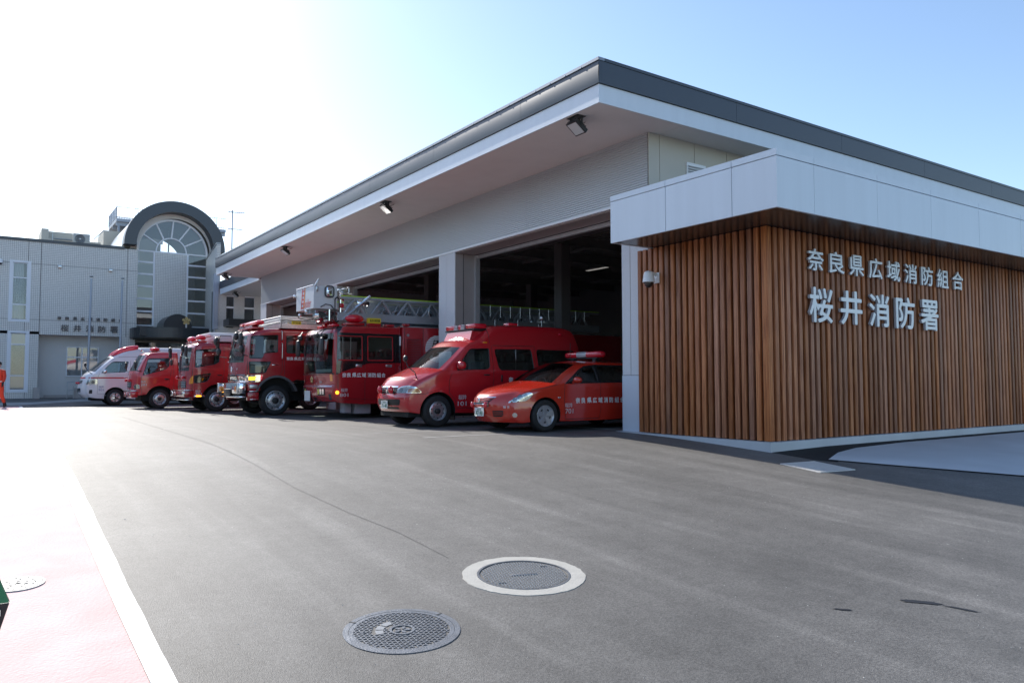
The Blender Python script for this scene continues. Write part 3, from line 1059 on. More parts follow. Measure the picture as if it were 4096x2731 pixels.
# barrel vault: metal skin outside, plaster inside
v0 = ring(2.72, 2.80, rc, 8.45 * kr, OY + .45, OY + 7.2, 0, math.pi, 40)
PO('vault', v0, [mat('vault_skin', (.62, .64, .66), .28, metal=.5), M_TOWERIN], sharp=30)
PO('vault_lining', ring(2.60, 2.66, rc, 8.45 * kr, OY + .8, OY + 7.1), M_TOWERIN, sharp=30)
# far gable of the vault with its own glazed lunette left open to the sky
PO('far_sill', MB().box(rc - 2.6, rc + 2.6, OY + 7.0, OY + 7.1, 6.5, 7.9), M_TOWERIN)
PO('far_mullion', MB().box(rc - 1.1, rc - .85, OY + 7.0, OY + 7.12, 7.9, 10.6).box(rc + .9, rc + .98, OY + 7.0, OY + 7.1, 7.9, 10.4), M_ALU)
PO('far_arch', ring(1.75, 2.62, rc, 7.95, OY + 7.0, OY + 7.1), M_TOWERIN)
fb = .085
zb0 = 3.58 * k
bars_l = [8.20, 7.48, 6.74, 5.98, 5.21, 4.42]
o = PO('tower_frame', MB().box(gx0, gx1, GYp - .05, GYp + .05, zc - fb, zc), M_WINFRAME)
for (x0, x1) in ((gx0, mx0), (mx1, gx1)):
    z1 = zc - fb
    f = PO('window', MB().box(x0 if x0 > gx0 + .1 else x1 - .10, x0 + .10 if x0 > gx0 + .1 else x1, GYp - .051, GYp + .05, zb0, zc - fb - .002).box(x0, x1, GYp - .04, GYp + .04, zb0 - .06, zb0), M_WINFRAME)
    if x0 > gx0 + .1:
        MB().box(gx1 - .05, gx1 + .05, GYp - .06, GYp + .05, zb0, zc).build('mullion', M_WINFRAME, f)
    zz = [zb0] + sorted(b * k for b in bars_l[1:]) + [zc - fb]
    for i in range(len(zz) - 1):
        MB().quad((x0, GYp, zz[i]), (x1, GYp, zz[i]), (x1, GYp, zz[i + 1]), (x0, GYp, zz[i + 1])).build('pane', M_GLASSW, f, fixn=False)
        if i: MB().box(x0, x1, GYp - .045, GYp + .04, zz[i] - .05, zz[i] + .05).build('transom', M_WINFRAME, f)
PO('tiled_panel', MB().box(mx0, mx1, GYp - .06, GYp + .05, 2.5, zc - fb - .002), M_TILE)
# fan light
fan = PO('fan_window', ring(gr - .09, gr + .03, gc, zc, GYp - .05, GYp + .05), M_WINFRAME)
ri = .93 * S
q = ring(ri - .07, ri, (mx0 + mx1) / 2, zc, GYp - .048, GYp + .048).build('inner_arch', M_WINFRAME, fan)
ic = (mx0 + mx1) / 2
for a in (30, 60, 90, 120, 150):
    ca, sa = math.cos(R(a)), math.sin(R(a))
    p0 = (ic + ri * ca, zc + ri * sa)
    p1 = (gc + (gr - .05) * math.cos(R(a)), zc + (gr - .05) * math.sin(R(a)))
    n = Vector((-(p1[1] - p0[1]), p1[0] - p0[0])).normalized() * .042
    MB().prism([(p0[0] + n.x, GYp - .045, p0[1] + n.y), (p1[0] + n.x, GYp - .045, p1[1] + n.y), (p1[0] - n.x, GYp - .045, p1[1] - n.y), (p0[0] - n.x, GYp - .045, p0[1] - n.y)], (0, .09, 0)).build('glazing_bar', M_WINFRAME, fan)
seg = 24
angs = [0, 30, 60, 90, 120, 150, 180]
for a0, a1 in zip(angs[:-1], angs[1:]):
    mb = MB()
    v = []
    for i in range(9):
        a = R(a0 + (a1 - a0) * i / 8)
        v += [(ic + ri * math.cos(a), GYp, zc + ri * math.sin(a)), (gc + gr * math.cos(a), GYp, zc + gr * math.sin(a))]
    mb.add(v, [(2 * i, 2 * i + 1, 2 * i + 3, 2 * i + 2) for i in range(8)]).build('pane', M_GLASSW, fan, fixn=False)
mb = MB()
v = [(ic, GYp, zc)] + [(ic + (ri - .06) * math.cos(R(a)), GYp, zc + (ri - .06) * math.sin(R(a))) for a in range(0, 181, 10)]
mb.add(v, [(0, i, i + 1) for i in range(1, 19)]).build('pane', M_GLASSW, fan, fixn=False)
# stair hall behind the glass
PO('hall_wall', MB().box(gx0 - .3, gx0 - .1, GYp + .08, OY + 7, GZ, zc).box(gx1 + .1, gx1 + .3, GYp + .08, OY + 7, GZ, zc).box(gx0 - .1, gx1 + .1, OY + 4.2, OY + 4.4, GZ, zc - .4), M_TOWERIN)
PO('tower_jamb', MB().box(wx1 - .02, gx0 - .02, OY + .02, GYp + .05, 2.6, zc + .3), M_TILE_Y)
PO('landing', MB().box(gx0, gx1, GYp + .5, OY + 4, 2.9, 3.1), M_CREAM)

# ---- porch with curved dark canopy, half-round hood and gold emblem
py = 46.6
kp = py / 52.0
M_CANOPY = mat('canopy_metal', (.035, .038, .043), .34, metal=.2, noise=(2, .12))
def curve_slab(cx, hw, y0, y1, z0, z1, n=28):
    pts = [(cx - hw, OY)] + [(cx - hw * math.cos(math.pi * i / n), OY - (OY - y1) * (math.sin(math.pi * i / n) ** .55)) for i in range(n + 1)] + [(cx + hw, OY)]
    return MB().prism([(p[0], p[1], z0) for p in pts], (0, 0, z1 - z0))
cx = 10.15 * kp + .42
o = curve_slab(cx, 2.25 * kp + .38, 0, py, 2.85 * kp, 3.50 * kp)
PO('canopy', o, M_CANOPY)
PO('canopy_side', MB().box(7.83 * S, 7.9, OY - 1.9, OY - .01, 2.82 * S, 3.36 * S), M_CANOPY)
PO('canopy_soffit', curve_slab(cx, 2.15 * kp + .3, 0, py + .15, 2.78 * kp, 2.84 * kp), mat('porch_soffit', (.06, .055, .05), .5))
mb = MB()
yh0, yh1 = OY - 2.2, OY - .1
hv = []
n = 24
hx, hr, hz = 10.30 * (yh0 / 52), .76, 3.50 * kp
for i in range(n + 1):
    a = math.pi * i / n
    hv += [(hx - hr * math.cos(a) * 1.0, yh0, hz + hr * 1.02 * math.sin(a)), (hx - hr * math.cos(a), yh1, hz + hr * 1.02 * math.sin(a))]
mb.add(hv, [(2 * i, 2 * i + 1, 2 * i + 3, 2 * i + 2) for i in range(n)], 0, True)
mb.add([(hx, yh0 + .02, hz)] + [hv[2 * i] for i in range(n + 1)], [(0, i, i + 1) for i in range(1, n + 1)])
PO('half_round_hood', mb, M_CANOPY, fixn=False)
em = MB()
ex, ey, ez = 10.80 * (yh0 / 52), yh0 - .06, 3.95 * kp
for kk in range(5):
    a = R(90 + 72 * kk)
    c, s = math.cos(a), math.sin(a)
    pet = [(0, 0), (.10, .05), (.19, .075), (.235, .03), (.215, 0), (.235, -.03), (.19, -.075), (.10, -.05)]
    em.prism([(ex + c * p[0] - s * p[1], ey, ez + s * p[0] + c * p[1]) for p in pet], (0, .04, 0))
for kk in range(5):
    a = R(54 + 72 * kk)
    em.tube([(ex, ey - .01, ez), (ex + .17 * math.cos(a), ey - .02, ez + .17 * math.sin(a))], .016, 6)
em.ell((ex, ey - .02, ez), (.06, .03, .06), 12, 6)
PO('gold_emblem', em, mat('gold', (.55, .42, .20), .45, metal=.8))
PO('emblem_post', MB().box(ex - .04, ex + .04, yh0 - .03, yh0 + .05, hz, ez - .12), M_ALU)
ent = PO('entrance_door', MB().box(7.75 * S, 12.3 * S, OY + .2, OY + .28, 2.50 * S, 2.64 * S).box(7.75 * S, 7.83 * S, OY + .2, OY + .28, GZ, 2.5 * S).box(9.1 * S, 9.16 * S, OY + .2, OY + .28, GZ, 2.5 * S).box(10.5 * S, 10.56 * S, OY + .2, OY + .28, GZ, 2.5 * S).box(7.83 * S, 12.3 * S, OY + .205, OY + .275, 2.16 * S, 2.21 * S), mat('bronze_frame', (.20, .18, .15), .4, metal=.5))
for a, b in ((7.83, 9.1), (9.16, 10.5), (10.56, 12.3)):
    MB().quad((a * S, OY + .24, GZ), (b * S, OY + .24, GZ), (b * S, OY + .24, 2.5 * S), (a * S, OY + .24, 2.5 * S)).build('pane', M_GLASSW, ent, fixn=False)
PO('lobby', MB().box(7.4, 12.3, OY + 3, OY + 3.1, GZ, 2.6).box(7.4, 12.3, OY + .3, OY + 3, 2.6, 2.7), mat('lobby_wall', (.24, .21, .17), .8))
PO('porch_pier', MB().box(7.2 * S, 7.62 * S, OY - .02, OY + .14, GZ - .3, 2.65 * S), M_TILE)

# ---- return wall and wing wall to the right of the tower
xa, ya, xb, yb = 11.36, OY + .5, 10.52, 43.45
d = Vector((xb - xa, yb - ya, 0))
n = Vector((d.y, -d.x, 0)).normalized() * .2
if n.x < 0: n = -n
mb = MB().prism([(xa, ya, GZ - .3), (xb, yb, GZ - .3), (xb + n.x, yb + n.y, GZ - .3), (xa + n.x, ya + n.y, GZ - .3)], (0, 0, 7.85 - GZ))
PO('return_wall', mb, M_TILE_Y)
PO('return_coping', MB().prism([(xa - .03, ya, 7.56), (xb - .03, yb, 7.56), (xb + n.x, yb + n.y, 7.56), (xa + n.x, ya + n.y, 7.56)], (0, 0, .09)), M_CAP)
PO('downpipe_casing', MB().box(10.36, 10.60, 43.25, 43.44, 2.9, 5.9), mat('blue_grey_panel', (.36, .39, .46), .4))
hole_wall(10.60, 17, GZ - .2, 5.2, [(11.05, 11.45, 3.0, 4.80), (12.02, 12.55, 3.0, 4.80)], 43.35, .12, 'wing_wall', M_TILE_S)
for a, b in ((11.05, 11.45), (12.02, 12.55)):
    window(a - .07, b + .07, 2.93, 4.785, 43.37, (4.12,), 0, .075)
PO('window_cowl', MB().box(10.9, 12.5, 42.2, 43.34, 3.05, 3.42), M_CANOPY)

# ------------------------------------------------------------------ things on and around the office
ac = thing('air_conditioner', 'grey outdoor air-conditioner unit on the office roof', 'air conditioner', (4.95 * S, OY + 1.2, 7.62))
kk = (OY + 1.2) / 52
mb = MB().box(-.42, .42, -.16, .16, .30, .92, bev=.015)
mb.build('casing', mat('ac_casing', (.50, .50, .47), .5), ac)
MB().lathe([(.0, -.185), (.03, -.185), (.05, -.18), (.255, -.175), (.265, -.162)], (-.08, 0, .61), 'y', 28).build('fan_guard', mat('fan_dark', (.07, .075, .08), .5), ac)
mb = MB()
for r_ in (.08, .12, .16, .20, .24):
    mb.tube([(-.08 + r_ * math.cos(2 * math.pi * i / 24), -.192, .61 + r_ * math.sin(2 * math.pi * i / 24)) for i in range(24)], .005, 5, closed=True)
mb.build('guard_ring', M_ALU, ac)
MB().ell((-.08, -.19, .61), (.055, .02, .055), 14, 6).build('fan_hub', M_ALU, ac)
MB().box(-.35, -.29, -.2, .2, 0, .30).box(.29, .35, -.2, .2, 0, .30).build('stand', M_GALV, ac)

ph = thing('roof_block', 'low cream plant room with a taller end pier on the office roof', 'roof block', (3.7, OY + 2.6, 7.6))
def PH(name, mb, m):
    o = mb.build(name, m, ph)
    o.matrix_parent_inverse = Matrix.Translation((-3.7, -OY - 2.6, -7.6))
kq = (OY + 2.2) / 52
PH('pier', MB().box(2.80 * kq, 3.16 * kq, OY + 2.2, OY + 5, 7.6, 8.98 * kq), M_CREAM)
PH('block_wall', MB().box(3.161 * kq, 5.86 * kq, OY + 2.2, OY + 5, 7.6, 8.44 * kq).box(3.163 * kq, 4.6 * kq, OY + 2.3, OY + 4.9, 8.44 * kq, 8.86 * kq), M_CREAM)
PH('pipe', MB().tube([(3.4, OY + 2.15, 8.3), (4.3, OY + 2.15, 8.3)], .03, 8).tube([(3.3, OY + 2.12, 7.8), (3.3, OY + 2.12, 8.6)], .03, 8), M_GALV)
PH('ladder_rung', MB().box(2.63, 2.7, OY + 2.3, OY + 2.5, 7.7, 8.2), M_GALV)

pf = thing('roof_platform', 'steel roof platform with railings on a concrete block behind the arch', 'platform', (7.0, OY + 9, 7.6))
kf = (OY + 8) / 52
def PF(name, mb, m):
    o = mb.build(name, m, pf)
    o.matrix_parent_inverse = Matrix.Translation((-7, -OY - 9, -7.6))
PF('plinth_block', MB().box(6.0 * kf, 9.2 * kf, OY + 8, OY + 11, 7.6, 9.22 * kf), M_CREAM)
M_RAIL = mat('railing_paint', (.33, .36, .42), .5, metal=.2)
x0, x1, y0, y1, zd = 6.68 * kf, 14.4, OY + 8, OY + 11.8, 10.04 * kf
PF('deck', MB().box(x0, x1, y0, y1, zd - .2, zd), M_RAIL)
mb = MB()
for yy in (y0 + .2, y0 + 1.8, y1 - .3): mb.box(x0, x1, yy, yy + .1, zd - .45, zd - .2)
for xx in (x0 + .1, x0 + 1.8, x0 + 3.4): mb.box(xx, xx + .12, y0 + .1, y0 + .22, 9.22 * kf, zd - .45).box(xx, xx + .12, y1 - .3, y1 - .18, 9.22 * kf, zd - .45)
PF('support_beam', mb, M_RAIL)
for (ax, ay, bx, by) in ((x0, y0, x1, y0), (x0, y0, x0, y1), (x0, y1, x1, y1)):
    mb = MB()
    L_ = math.hypot(bx - ax, by - ay)
    for zz in (.10, .78): mb.tube([(ax, ay, zd + zz), (bx, by, zd + zz)], .022, 6)
    nn = int(L_ / .16)
    for i in range(nn + 1):
        t = i / nn
        rr = .026 if i % 8 == 0 else .010
        mb.tube([(ax + (bx - ax) * t, ay + (by - ay) * t, zd), (ax + (bx - ax) * t, ay + (by - ay) * t, zd + .78)], rr, 5)
    PF('railing', mb, M_RAIL)
PF('roof_stair', MB().box(5.55 * kf, 5.98 * kf, OY + 8.4, OY + 8.5, 7.6, 8.4).tube([(5.5 * kf, OY + 8, 8.6 * kf), (6.0 * kf, OY + 8, 9.2 * kf)], .03, 6), M_RAIL)

at = thing('aerial', 'thin television aerial mast behind the garage eave', 'aerial', (13.0 * .9, OY - 2.2, 7.0))
ka = (OY - 2) / 52
def pxa(x, z): return (x - 13.0 * .9, 0, z - 7.0)
xm = 12.9 * ka * 1.045
MB().tube([pxa(xm, 5.4), pxa(xm, 11.35 * ka)], [.045, .035], 8).build('mast', M_RAIL, at)
for zz, sgn in ((11.22 * ka, 1), (10.1 * ka, .85)):
    mb = MB().tube([pxa(xm - .22, zz - .02), pxa(xm + .72 * sgn, zz + .03)], .022, 6)
    for i in range(9):
        xx = xm - .2 + i * .105 * sgn
        mb.tube([(pxa(xx, zz)[0], -.14, zz - 7.0), (pxa(xx, zz)[0], .14, zz - 7.0)], .012, 5)
    for i in range(6):
        mb.tube([pxa(xm - .20 + .012 * i, zz - .30 + .1 * i), pxa(xm - .28, zz - .30 + .1 * i)], 0.011, 5)
    mb.build('yagi_array', M_RAIL, at)

for x52, ztp, lab in ((5.42, 6.22, 'slim grey flagpole in front of the office, nearer the tall windows'), (7.09, 6.24, 'slim grey flagpole in front of the office, nearer the arched tower')):
    yq = OY - 2.0
    q = yq / 52
    fp = thing('flagpole', lab, 'flagpole', (x52 * q, yq, gz(x52 * q, yq)), 0, 'flagpoles by the office')
    zt = ztp * q - gz(x52 * q, yq)
    xl = -.075
    MB().tube([(xl, 0, -.1), (xl * .4, 0, zt * .5), (0, 0, zt)], [.065, .06, .05], 12).build('pole', mat('pole_paint', (.36, .40, .47), .4, metal=.3), fp)
    MB().ell((0, 0, zt + .12), (.10, .10, .045), 12, 6).tube([(0, 0, zt), (0, 0, zt + .1)], .02, 6).build('finial', M_GALV, fp)

hr_ = thing('handrail', 'thin steel handrail standing by the porch wall behind the ambulance', 'handrail', (4.1, OY - .6, GZ))
MB().tube([(-.08, 0, -.1), (-.08, 0, .87), (1.6, 0, 1.02)], .025, 8).tube([(.22, 0, -.1), (.22, 0, .66)], .025, 8).tube([(-.08, 0, .42), (.9, 0, .5)], .018, 8).build('rail', M_GALV, hr_)
MB().box(.28, 2.6, .2, .6, -.1, .56).build('planter_box', M_REVEAL, hr_)
dome_camera('white dome camera on the stair tower beside its right-hand glazing', (12.15 * k - .1, GYp - .1, 6.95 * k), math.pi / 2)
dome_camera('white dome camera at the upper floor left of the tall curtained window', (.86 * S, OY - .01, 6.86 * S), math.pi / 2)
# ------------------------------------------------------------------ vehicles: shared tools
# vehicle space: x backwards from the front axle, y = 0 on the centre line (near side negative), z up from the ground
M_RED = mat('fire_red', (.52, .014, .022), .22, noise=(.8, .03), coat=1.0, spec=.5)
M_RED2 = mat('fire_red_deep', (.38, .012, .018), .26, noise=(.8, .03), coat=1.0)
M_VERM = mat('vermilion', (.53, .026, .012), .22, noise=(.8, .03), coat=1.0)
M_AMBW = mat('ambulance_white', (.76, .74, .75), .25, noise=(.8, .015), coat=1.0)
M_STRIPE = mat('red_stripe', (.50, .012, .02), .3)
M_REDLENS = mat('red_lens', (.62, .008, .025), .08, coat=1.0)
M_REDGLOW = mat('red_lens_bright', (.80, .02, .04), .06, coat=1.0)
M_AMBER = mat('amber_lens', (.80, .25, .01), .12, coat=1.0)
M_AMBERLIT = emit_mat('amber_lit', (1.0, .42, .02), 2.2)
M_LENS = glass_mat('lamp_cover', (.93, .95, .95), .10)
M_REFL = mat('lamp_reflector', (.80, .80, .76), .16, metal=.9)
M_TEXT = mat('white_print', (.82, .82, .82), .5)
M_TEXT2 = mat('grey_print', (.62, .56, .58), .5)
M_BLUETEXT = mat('blue_print', (.22, .22, .42), .5)
M_TRIM = mat('window_rubber', (.012, .012, .013), .55)
M_SEAT = mat('seat_fabric', (.10, .11, .12), .9)
M_DASH = mat('dash_grey', (.24, .25, .25), .7)
M_UNDER = mat('underbody', (.012, .012, .012), .85)
M_PLATE = mat('number_plate', (.72, .73, .70), .4)
M_GREENINK = mat('plate_ink', (.03, .16, .08), .5)
M_TREAD = mat('checker_plate', (.52, .53, .54), .34, metal=.8, noise=(24, .2), bump=(40, .6))

def two_sided(m, inner):
    """body paint outside, plain trim colour on the inner face of the shell"""
    nt = m.node_tree
    out = [n for n in nt.nodes if n.type == 'OUTPUT_MATERIAL'][0]
    b = nt.nodes['Principled BSDF']
    g = nt.nodes.new('ShaderNodeNewGeometry')
    d = nt.nodes.new('ShaderNodeBsdfDiffuse')
    d.inputs['Color'].default_value = (*inner, 1)
    mx = nt.nodes.new('ShaderNodeMixShader')
    nt.links.new(g.outputs['Backfacing'], mx.inputs['Fac'])
    nt.links.new(b.outputs['BSDF'], mx.inputs[1])
    nt.links.new(d.outputs['BSDF'], mx.inputs[2])
    nt.links.new(mx.outputs['Shader'], out.inputs['Surface'])
for m_ in (M_RED, M_RED2, M_VERM): two_sided(m_, (.22, .22, .22))
two_sided(M_AMBW, (.35, .35, .35))

def catmull(keys, step):
    """keys: (x, z, *attributes) ; smooth curve through them; a key whose last item is 'c' is a corner"""
    pts = []
    n = len(keys)
    for i in range(n - 1):
        p1, p2 = keys[i], keys[i + 1]
        p0 = keys[i - 1] if i > 0 and p1[-1] != 'c' else None
        p3 = keys[i + 2] if i + 2 < n and p2[-1] != 'c' else None
        a1, a2 = [float(q) for q in p1[:5]], [float(q) for q in p2[:5]]
        a0 = [float(q) for q in p0[:5]] if p0 else [2 * u - v for u, v in zip(a1, a2)]
        a3 = [float(q) for q in p3[:5]] if p3 else [2 * v - u for u, v in zip(a1, a2)]
        L = math.hypot(a2[0] - a1[0], a2[1] - a1[1])
        k = max(1, int(math.ceil(L / step)))
        for j in range(k):
            t = j / k
            # tension-softened Catmull-Rom
            q = []
            for c in range(5):
                m1, m2 = (a2[c] - a0[c]) * .42, (a3[c] - a1[c]) * .42
                if c >= 2:
                    q.append(a1[c] + (a2[c] - a1[c]) * t)
                else:
                    h00 = 2 * t ** 3 - 3 * t ** 2 + 1
                    h10 = t ** 3 - 2 * t ** 2 + t
                    h01 = -2 * t ** 3 + 3 * t ** 2
                    h11 = t ** 3 - t ** 2
                    q.append(h00 * a1[c] + h10 * m1 + h01 * a2[c] + h11 * m2)
            pts.append((q, p1[5] if len(p1) > 5 and p1[5] not in ('', None) else None, i))
    pts.append(([float(q) for q in keys[-1][:5]], None, n - 2))
    return pts

def arch_pts(cx, cz, r, zb, n=14):
    """points of a wheel arch from rear to front along the lower edge (at height zb)"""
    a0 = math.asin(max(-1, min(1, (zb - cz) / r)))
    return [(cx + r * math.cos(a0 + (math.pi - 2 * a0) * i / n), cz + r * math.sin(a0 + (math.pi - 2 * a0) * i / n)) for i in range(n + 1)]

class Shell:
    """rounded vehicle body: side skins cut to the outline, joined over the top by a crowned strip"""
    def __init__(self, top, bottom, W, wins, step=.085, pw=2.4, tn=18, glass_seg=(), glass_t=.93):
        # top keys: (x, z, rounding radius, forward bulge, crown, tag, ['c'])
        self.W0 = W
        path = catmull(top, step * .5)
        self.path = [p[0] for p in path]
        self.tags = [p[1] for p in path]
        self.segi = [p[2] for p in path]
        self.tp = [(p[0], p[1]) for p in self.path]
        self.bottom = bottom
        self.pw = pw
        self.step = step
        self.wins = wins
        self.tn = tn
        self.glass_seg = glass_seg
        self.glass_t = glass_t
    def near(self, x, z):
        best, bi, bt = 1e9, 0, 0
        for i in range(len(self.tp) - 1):
            ax, az = self.tp[i]
            bx, bz = self.tp[i + 1]
            dx, dz = bx - ax, bz - az
            l2 = dx * dx + dz * dz
            t = max(0, min(1, ((x - ax) * dx + (z - az) * dz) / l2)) if l2 > 0 else 0
            d = (x - ax - dx * t) ** 2 + (z - az - dz * t) ** 2
            if d < best: best, bi, bt = d, i, t
        r = self.path[bi][2] * (1 - bt) + self.path[bi + 1][2] * bt
        return math.sqrt(best), r
    def y(self, x, z):
        """half width of the skin at (x, z)"""
        d, r = self.near(x, z)
        w = self.W0(x, z)
        if d < r: w -= r - math.sqrt(max(0, r * r - (r - d) ** 2))
        return w
    def strip_pt(self, i, t):
        x, z, r, bx, cr = self.path[i]
        w = self.W0(x, z) - r
        q = 1 - abs(t) ** self.pw
        return (x - bx * q, w * t, z + cr * q)
    def build(self, parent, paint, glass, name='body', win_names=True, inset=.012):
        outline = self.tp + self.bottom
        rings = []
        n = len(self.tp)
        ringpts = []
        for i in range(0, n):
            a = Vector(self.tp[max(0, i - 1)])
            b = Vector(self.tp[min(n - 1, i + 1)])
            t = (b - a).normalized()
            nr = Vector((t.y, -t.x))
            r = self.path[i][2]
            if r > .02:
                for q in (.04, .15, .36, .68, 1.05):
                    ringpts.append(Vector(self.tp[i]) + nr * r * q)
        P = [Vector(p) for p in outline]
        # window loops and the dark surrounds are constraints
        loops = [dens(w['poly'], self.step * .55) for w in self.wins]
        pts = list(P)
        edges = [(i, (i + 1) % len(P)) for i in range(len(P))]
        for lp in loops:
            o = len(pts)
            pts += [Vector((q[0], q[1])) for q in lp]
            edges += [(o + i, o + (i + 1) % len(lp)) for i in range(len(lp))]
        cell = {}
        s = self.step
        def ok(q, dmin):
            ci, cj = int(q[0] // s), int(q[1] // s)
            return all((q - p).length > dmin for a in (-1, 0, 1) for b in (-1, 0, 1) for p in cell.get((ci + a, cj + b), ()))
        def put(q): cell.setdefault((int(q[0] // s), int(q[1] // s)), []).append(q)
        for p in pts: put(p)
        for q in ringpts:
            if inside(q, outline) and ok(q, .006):
                pts.append(q)
                put(q)
        x0, x1 = min(p[0] for p in outline), max(p[0] for p in outline)
        z0, z1 = min(p[1] for p in outline), max(p[1] for p in outline)
        z = z0 + s / 2
        row = 0
        while z < z1:
            x = x0 + (s / 2 if row % 2 else s)
            while x < x1:
                q = Vector((x, z))
                if inside(q, outline) and ok(q, s * .45):
                    pts.append(q)
                    put(q)
                x += s
            z += s * .87
            row += 1
        r = delaunay_2d_cdt(pts, edges, [], 0, 1e-7, False)
        V, F = r[0], r[2]
        sets = {None: []}
        polys = [(k, w['poly']) for k, w in enumerate(self.wins)]
        for f in F:
            c = sum((V[i] for i in f), Vector((0, 0))) / len(f)
            if not inside(c, outline): continue
            tgt = None
            for k, pl in polys:
                if inside(c, pl): tgt = k
            sets.setdefault(tgt, []).append(tuple(f))
        yy = [self.y(v.x, v.y) for v in V]
        body = MB()
        def side(mb, faces, sgn, off=0.0, mi=0):
            used = sorted({i for f in faces for i in f})
            mp = {u: k for k, u in enumerate(used)}
            vs = [(V[u].x, sgn * (yy[u] - off), V[u].y) for u in used]
            fs = []
            for f in faces:
                # orient outwards
                a, b, c = V[f[0]], V[f[1]], V[f[2]]
                ccw = (b.x - a.x) * (c.y - a.y) - (b.y - a.y) * (c.x - a.x) > 0
                g = tuple(mp[i] for i in f)
                # seen from -y with x right, z up: ccw faces point to -y
                fs.append(g if ccw == (sgn < 0) else g[::-1])
            mb.add(vs, fs, mi, True)
        for sgn in (-1, 1):
            side(body, sets[None], sgn)
        # top strip
        tn = self.tn
        G = {}
        for i in range(n):
            for j in range(tn + 1):
                t = -1 + 2 * j / tn
                t = math.copysign(abs(t) ** .8, t)
                G[i, j] = self.strip_pt(i, t)
        keys = [(i, j) for i in range(n) for j in range(tn + 1)]
        idx = {k: q for q, k in enumerate(keys)}
        fs_body, fs_glass = [], {}
        for i in range(n - 1):
            for j in range(tn):
                f = (idx[i, j], idx[i, j + 1], idx[i + 1, j + 1], idx[i + 1, j])
                tg = self.tags[i]
                tm = -1 + 2 * (j + .5) / tn
                tm = abs(tm) ** .8
                if tg and tm < self.glass_t: fs_glass.setdefault(tg, []).append(f)
                else: fs_body.append(f)
        allv = [G[k] for k in keys]
        def strip(mb, faces, off=0):
            used = sorted({i for f in faces for i in f})
            mp = {u: k for k, u in enumerate(used)}
            mb.add([allv[u] for u in used], [tuple(mp[i] for i in f)[::-1] for f in faces], 0, True)
        strip(body, fs_body)
        self.body = body.build(name, paint, parent, sharp=42, weld=True, fixn=False)
        self.bvh = None
        for tg, faces in fs_glass.items():
            mb = MB()
            strip(mb, faces)
            mb.build(tg, glass, parent, sharp=60, fixn=False)
        for k, w in enumerate(self.wins):
            if not sets.get(k): continue
            if w.get('mat') is not None and w.get('merge'):
                for sgn in (-1, 1):
                    mb = MB()
                    side(mb, sets[k], sgn)
                    mb.build(w['name'], w['mat'], parent, fixn=False, sharp=60)
                continue
            for sgn in (-1, 1):
                mb = MB()
                side(mb, sets[k], sgn, inset)
                o = mb.build(w['name'], w.get('mat') or glass, parent, fixn=False, sharp=60)
                if w.get('rim', True):
                    # rubber edge that also closes the inset
                    lp = loops[k]
                    mbr = MB()
                    m_ = len(lp)
                    cx_, cz_ = sum(p[0] for p in lp) / m_, sum(p[1] for p in lp) / m_
                    vs, fs = [], []
                    for p in lp:
                        dv = Vector((cx_ - p[0], cz_ - p[1])).normalized()
                        rw = w.get('rimw', .022)
                        q_ = (p[0] + dv.x * rw, p[1] + dv.y * rw)
                        yo = self.y(p[0], p[1])
                        yi = self.y(q_[0], q_[1])
                        vs += [(p[0], sgn * (yo + .002), p[1]), (q_[0], sgn * (yi - inset + .002), q_[1])]
                    for i in range(m_):
                        a, b = 2 * i, 2 * ((i + 1) % m_)
                        fs.append((a, b, b + 1, a + 1))
                    mbr.add(vs, fs, 0, False)
                    mbr.build('window_seal', M_TRIM, o, fixn=False)
        return self.body
    # ---- pieces laid on the side skin
    def side_poly(self, mb, poly, sgn=-1, off=.004, step=.05, mi=0):
        V, F = cdt_fill(poly, step)
        vs = [(v.x, sgn * (self.y(v.x, v.y) + off), v.y) for v in V]
        fs = []
        for f in F:
            a, b, c = V[f[0]], V[f[1]], V[f[2]]
            ccw = (b.x - a.x) * (c.y - a.y) - (b.y - a.y) * (c.x - a.x) > 0
            fs.append(tuple(f) if ccw == (sgn < 0) else tuple(f)[::-1])
        mb.add(vs, fs, mi, True)
    def side_line(self, mb, pts, w=.009, sgn=-1, off=.003, mi=0):
        P = dens(pts, .06, False)
        vs, fs = [], []
        for i, p in enumerate(P):
            a, b = P[max(0, i - 1)], P[min(len(P) - 1, i + 1)]
            t = Vector((b[0] - a[0], b[1] - a[1])).normalized()
            nx, nz = -t.y * w / 2, t.x * w / 2
            for q in ((p[0] + nx, p[1] + nz), (p[0] - nx, p[1] - nz)):
                vs.append((q[0], sgn * (self.y(q[0], q[1]) + off), q[1]))
        for i in range(len(P) - 1): fs.append((2 * i, 2 * i + 1, 2 * i + 3, 2 * i + 2))
        mb.add(vs, fs, mi, False)
    def side_text(self, mb, s, x, z, h, w=None, sgn=-1, off=.005, bold=.02, gap=None, mi=0):
        """gap: pitch between characters; near side only reads left to right towards the rear"""
        chars = list(s) if gap else [s]
        for i, ch in enumerate(chars):
            if ch == ' ': continue
            add_text(mb, ch, (x + (gap or 0) * i, 0, z), (1, 0, 0), (0, 0, 1), w, h, bold=bold, mi=mi,
                     fn=lambda p, e: Vector((p.x, sgn * (self.y(p.x, p.z) + off + e), p.z)))
    # ---- pieces pressed onto the shell from any direction
    def ray(self, org, d):
        if self.bvh is None:
            me = self.body.data
            self.bvh = BVHTree.FromPolygons([v.co for v in me.vertices], [p.vertices for p in me.polygons])
        return self.bvh.ray_cast(Vector(org), Vector(d).normalized())
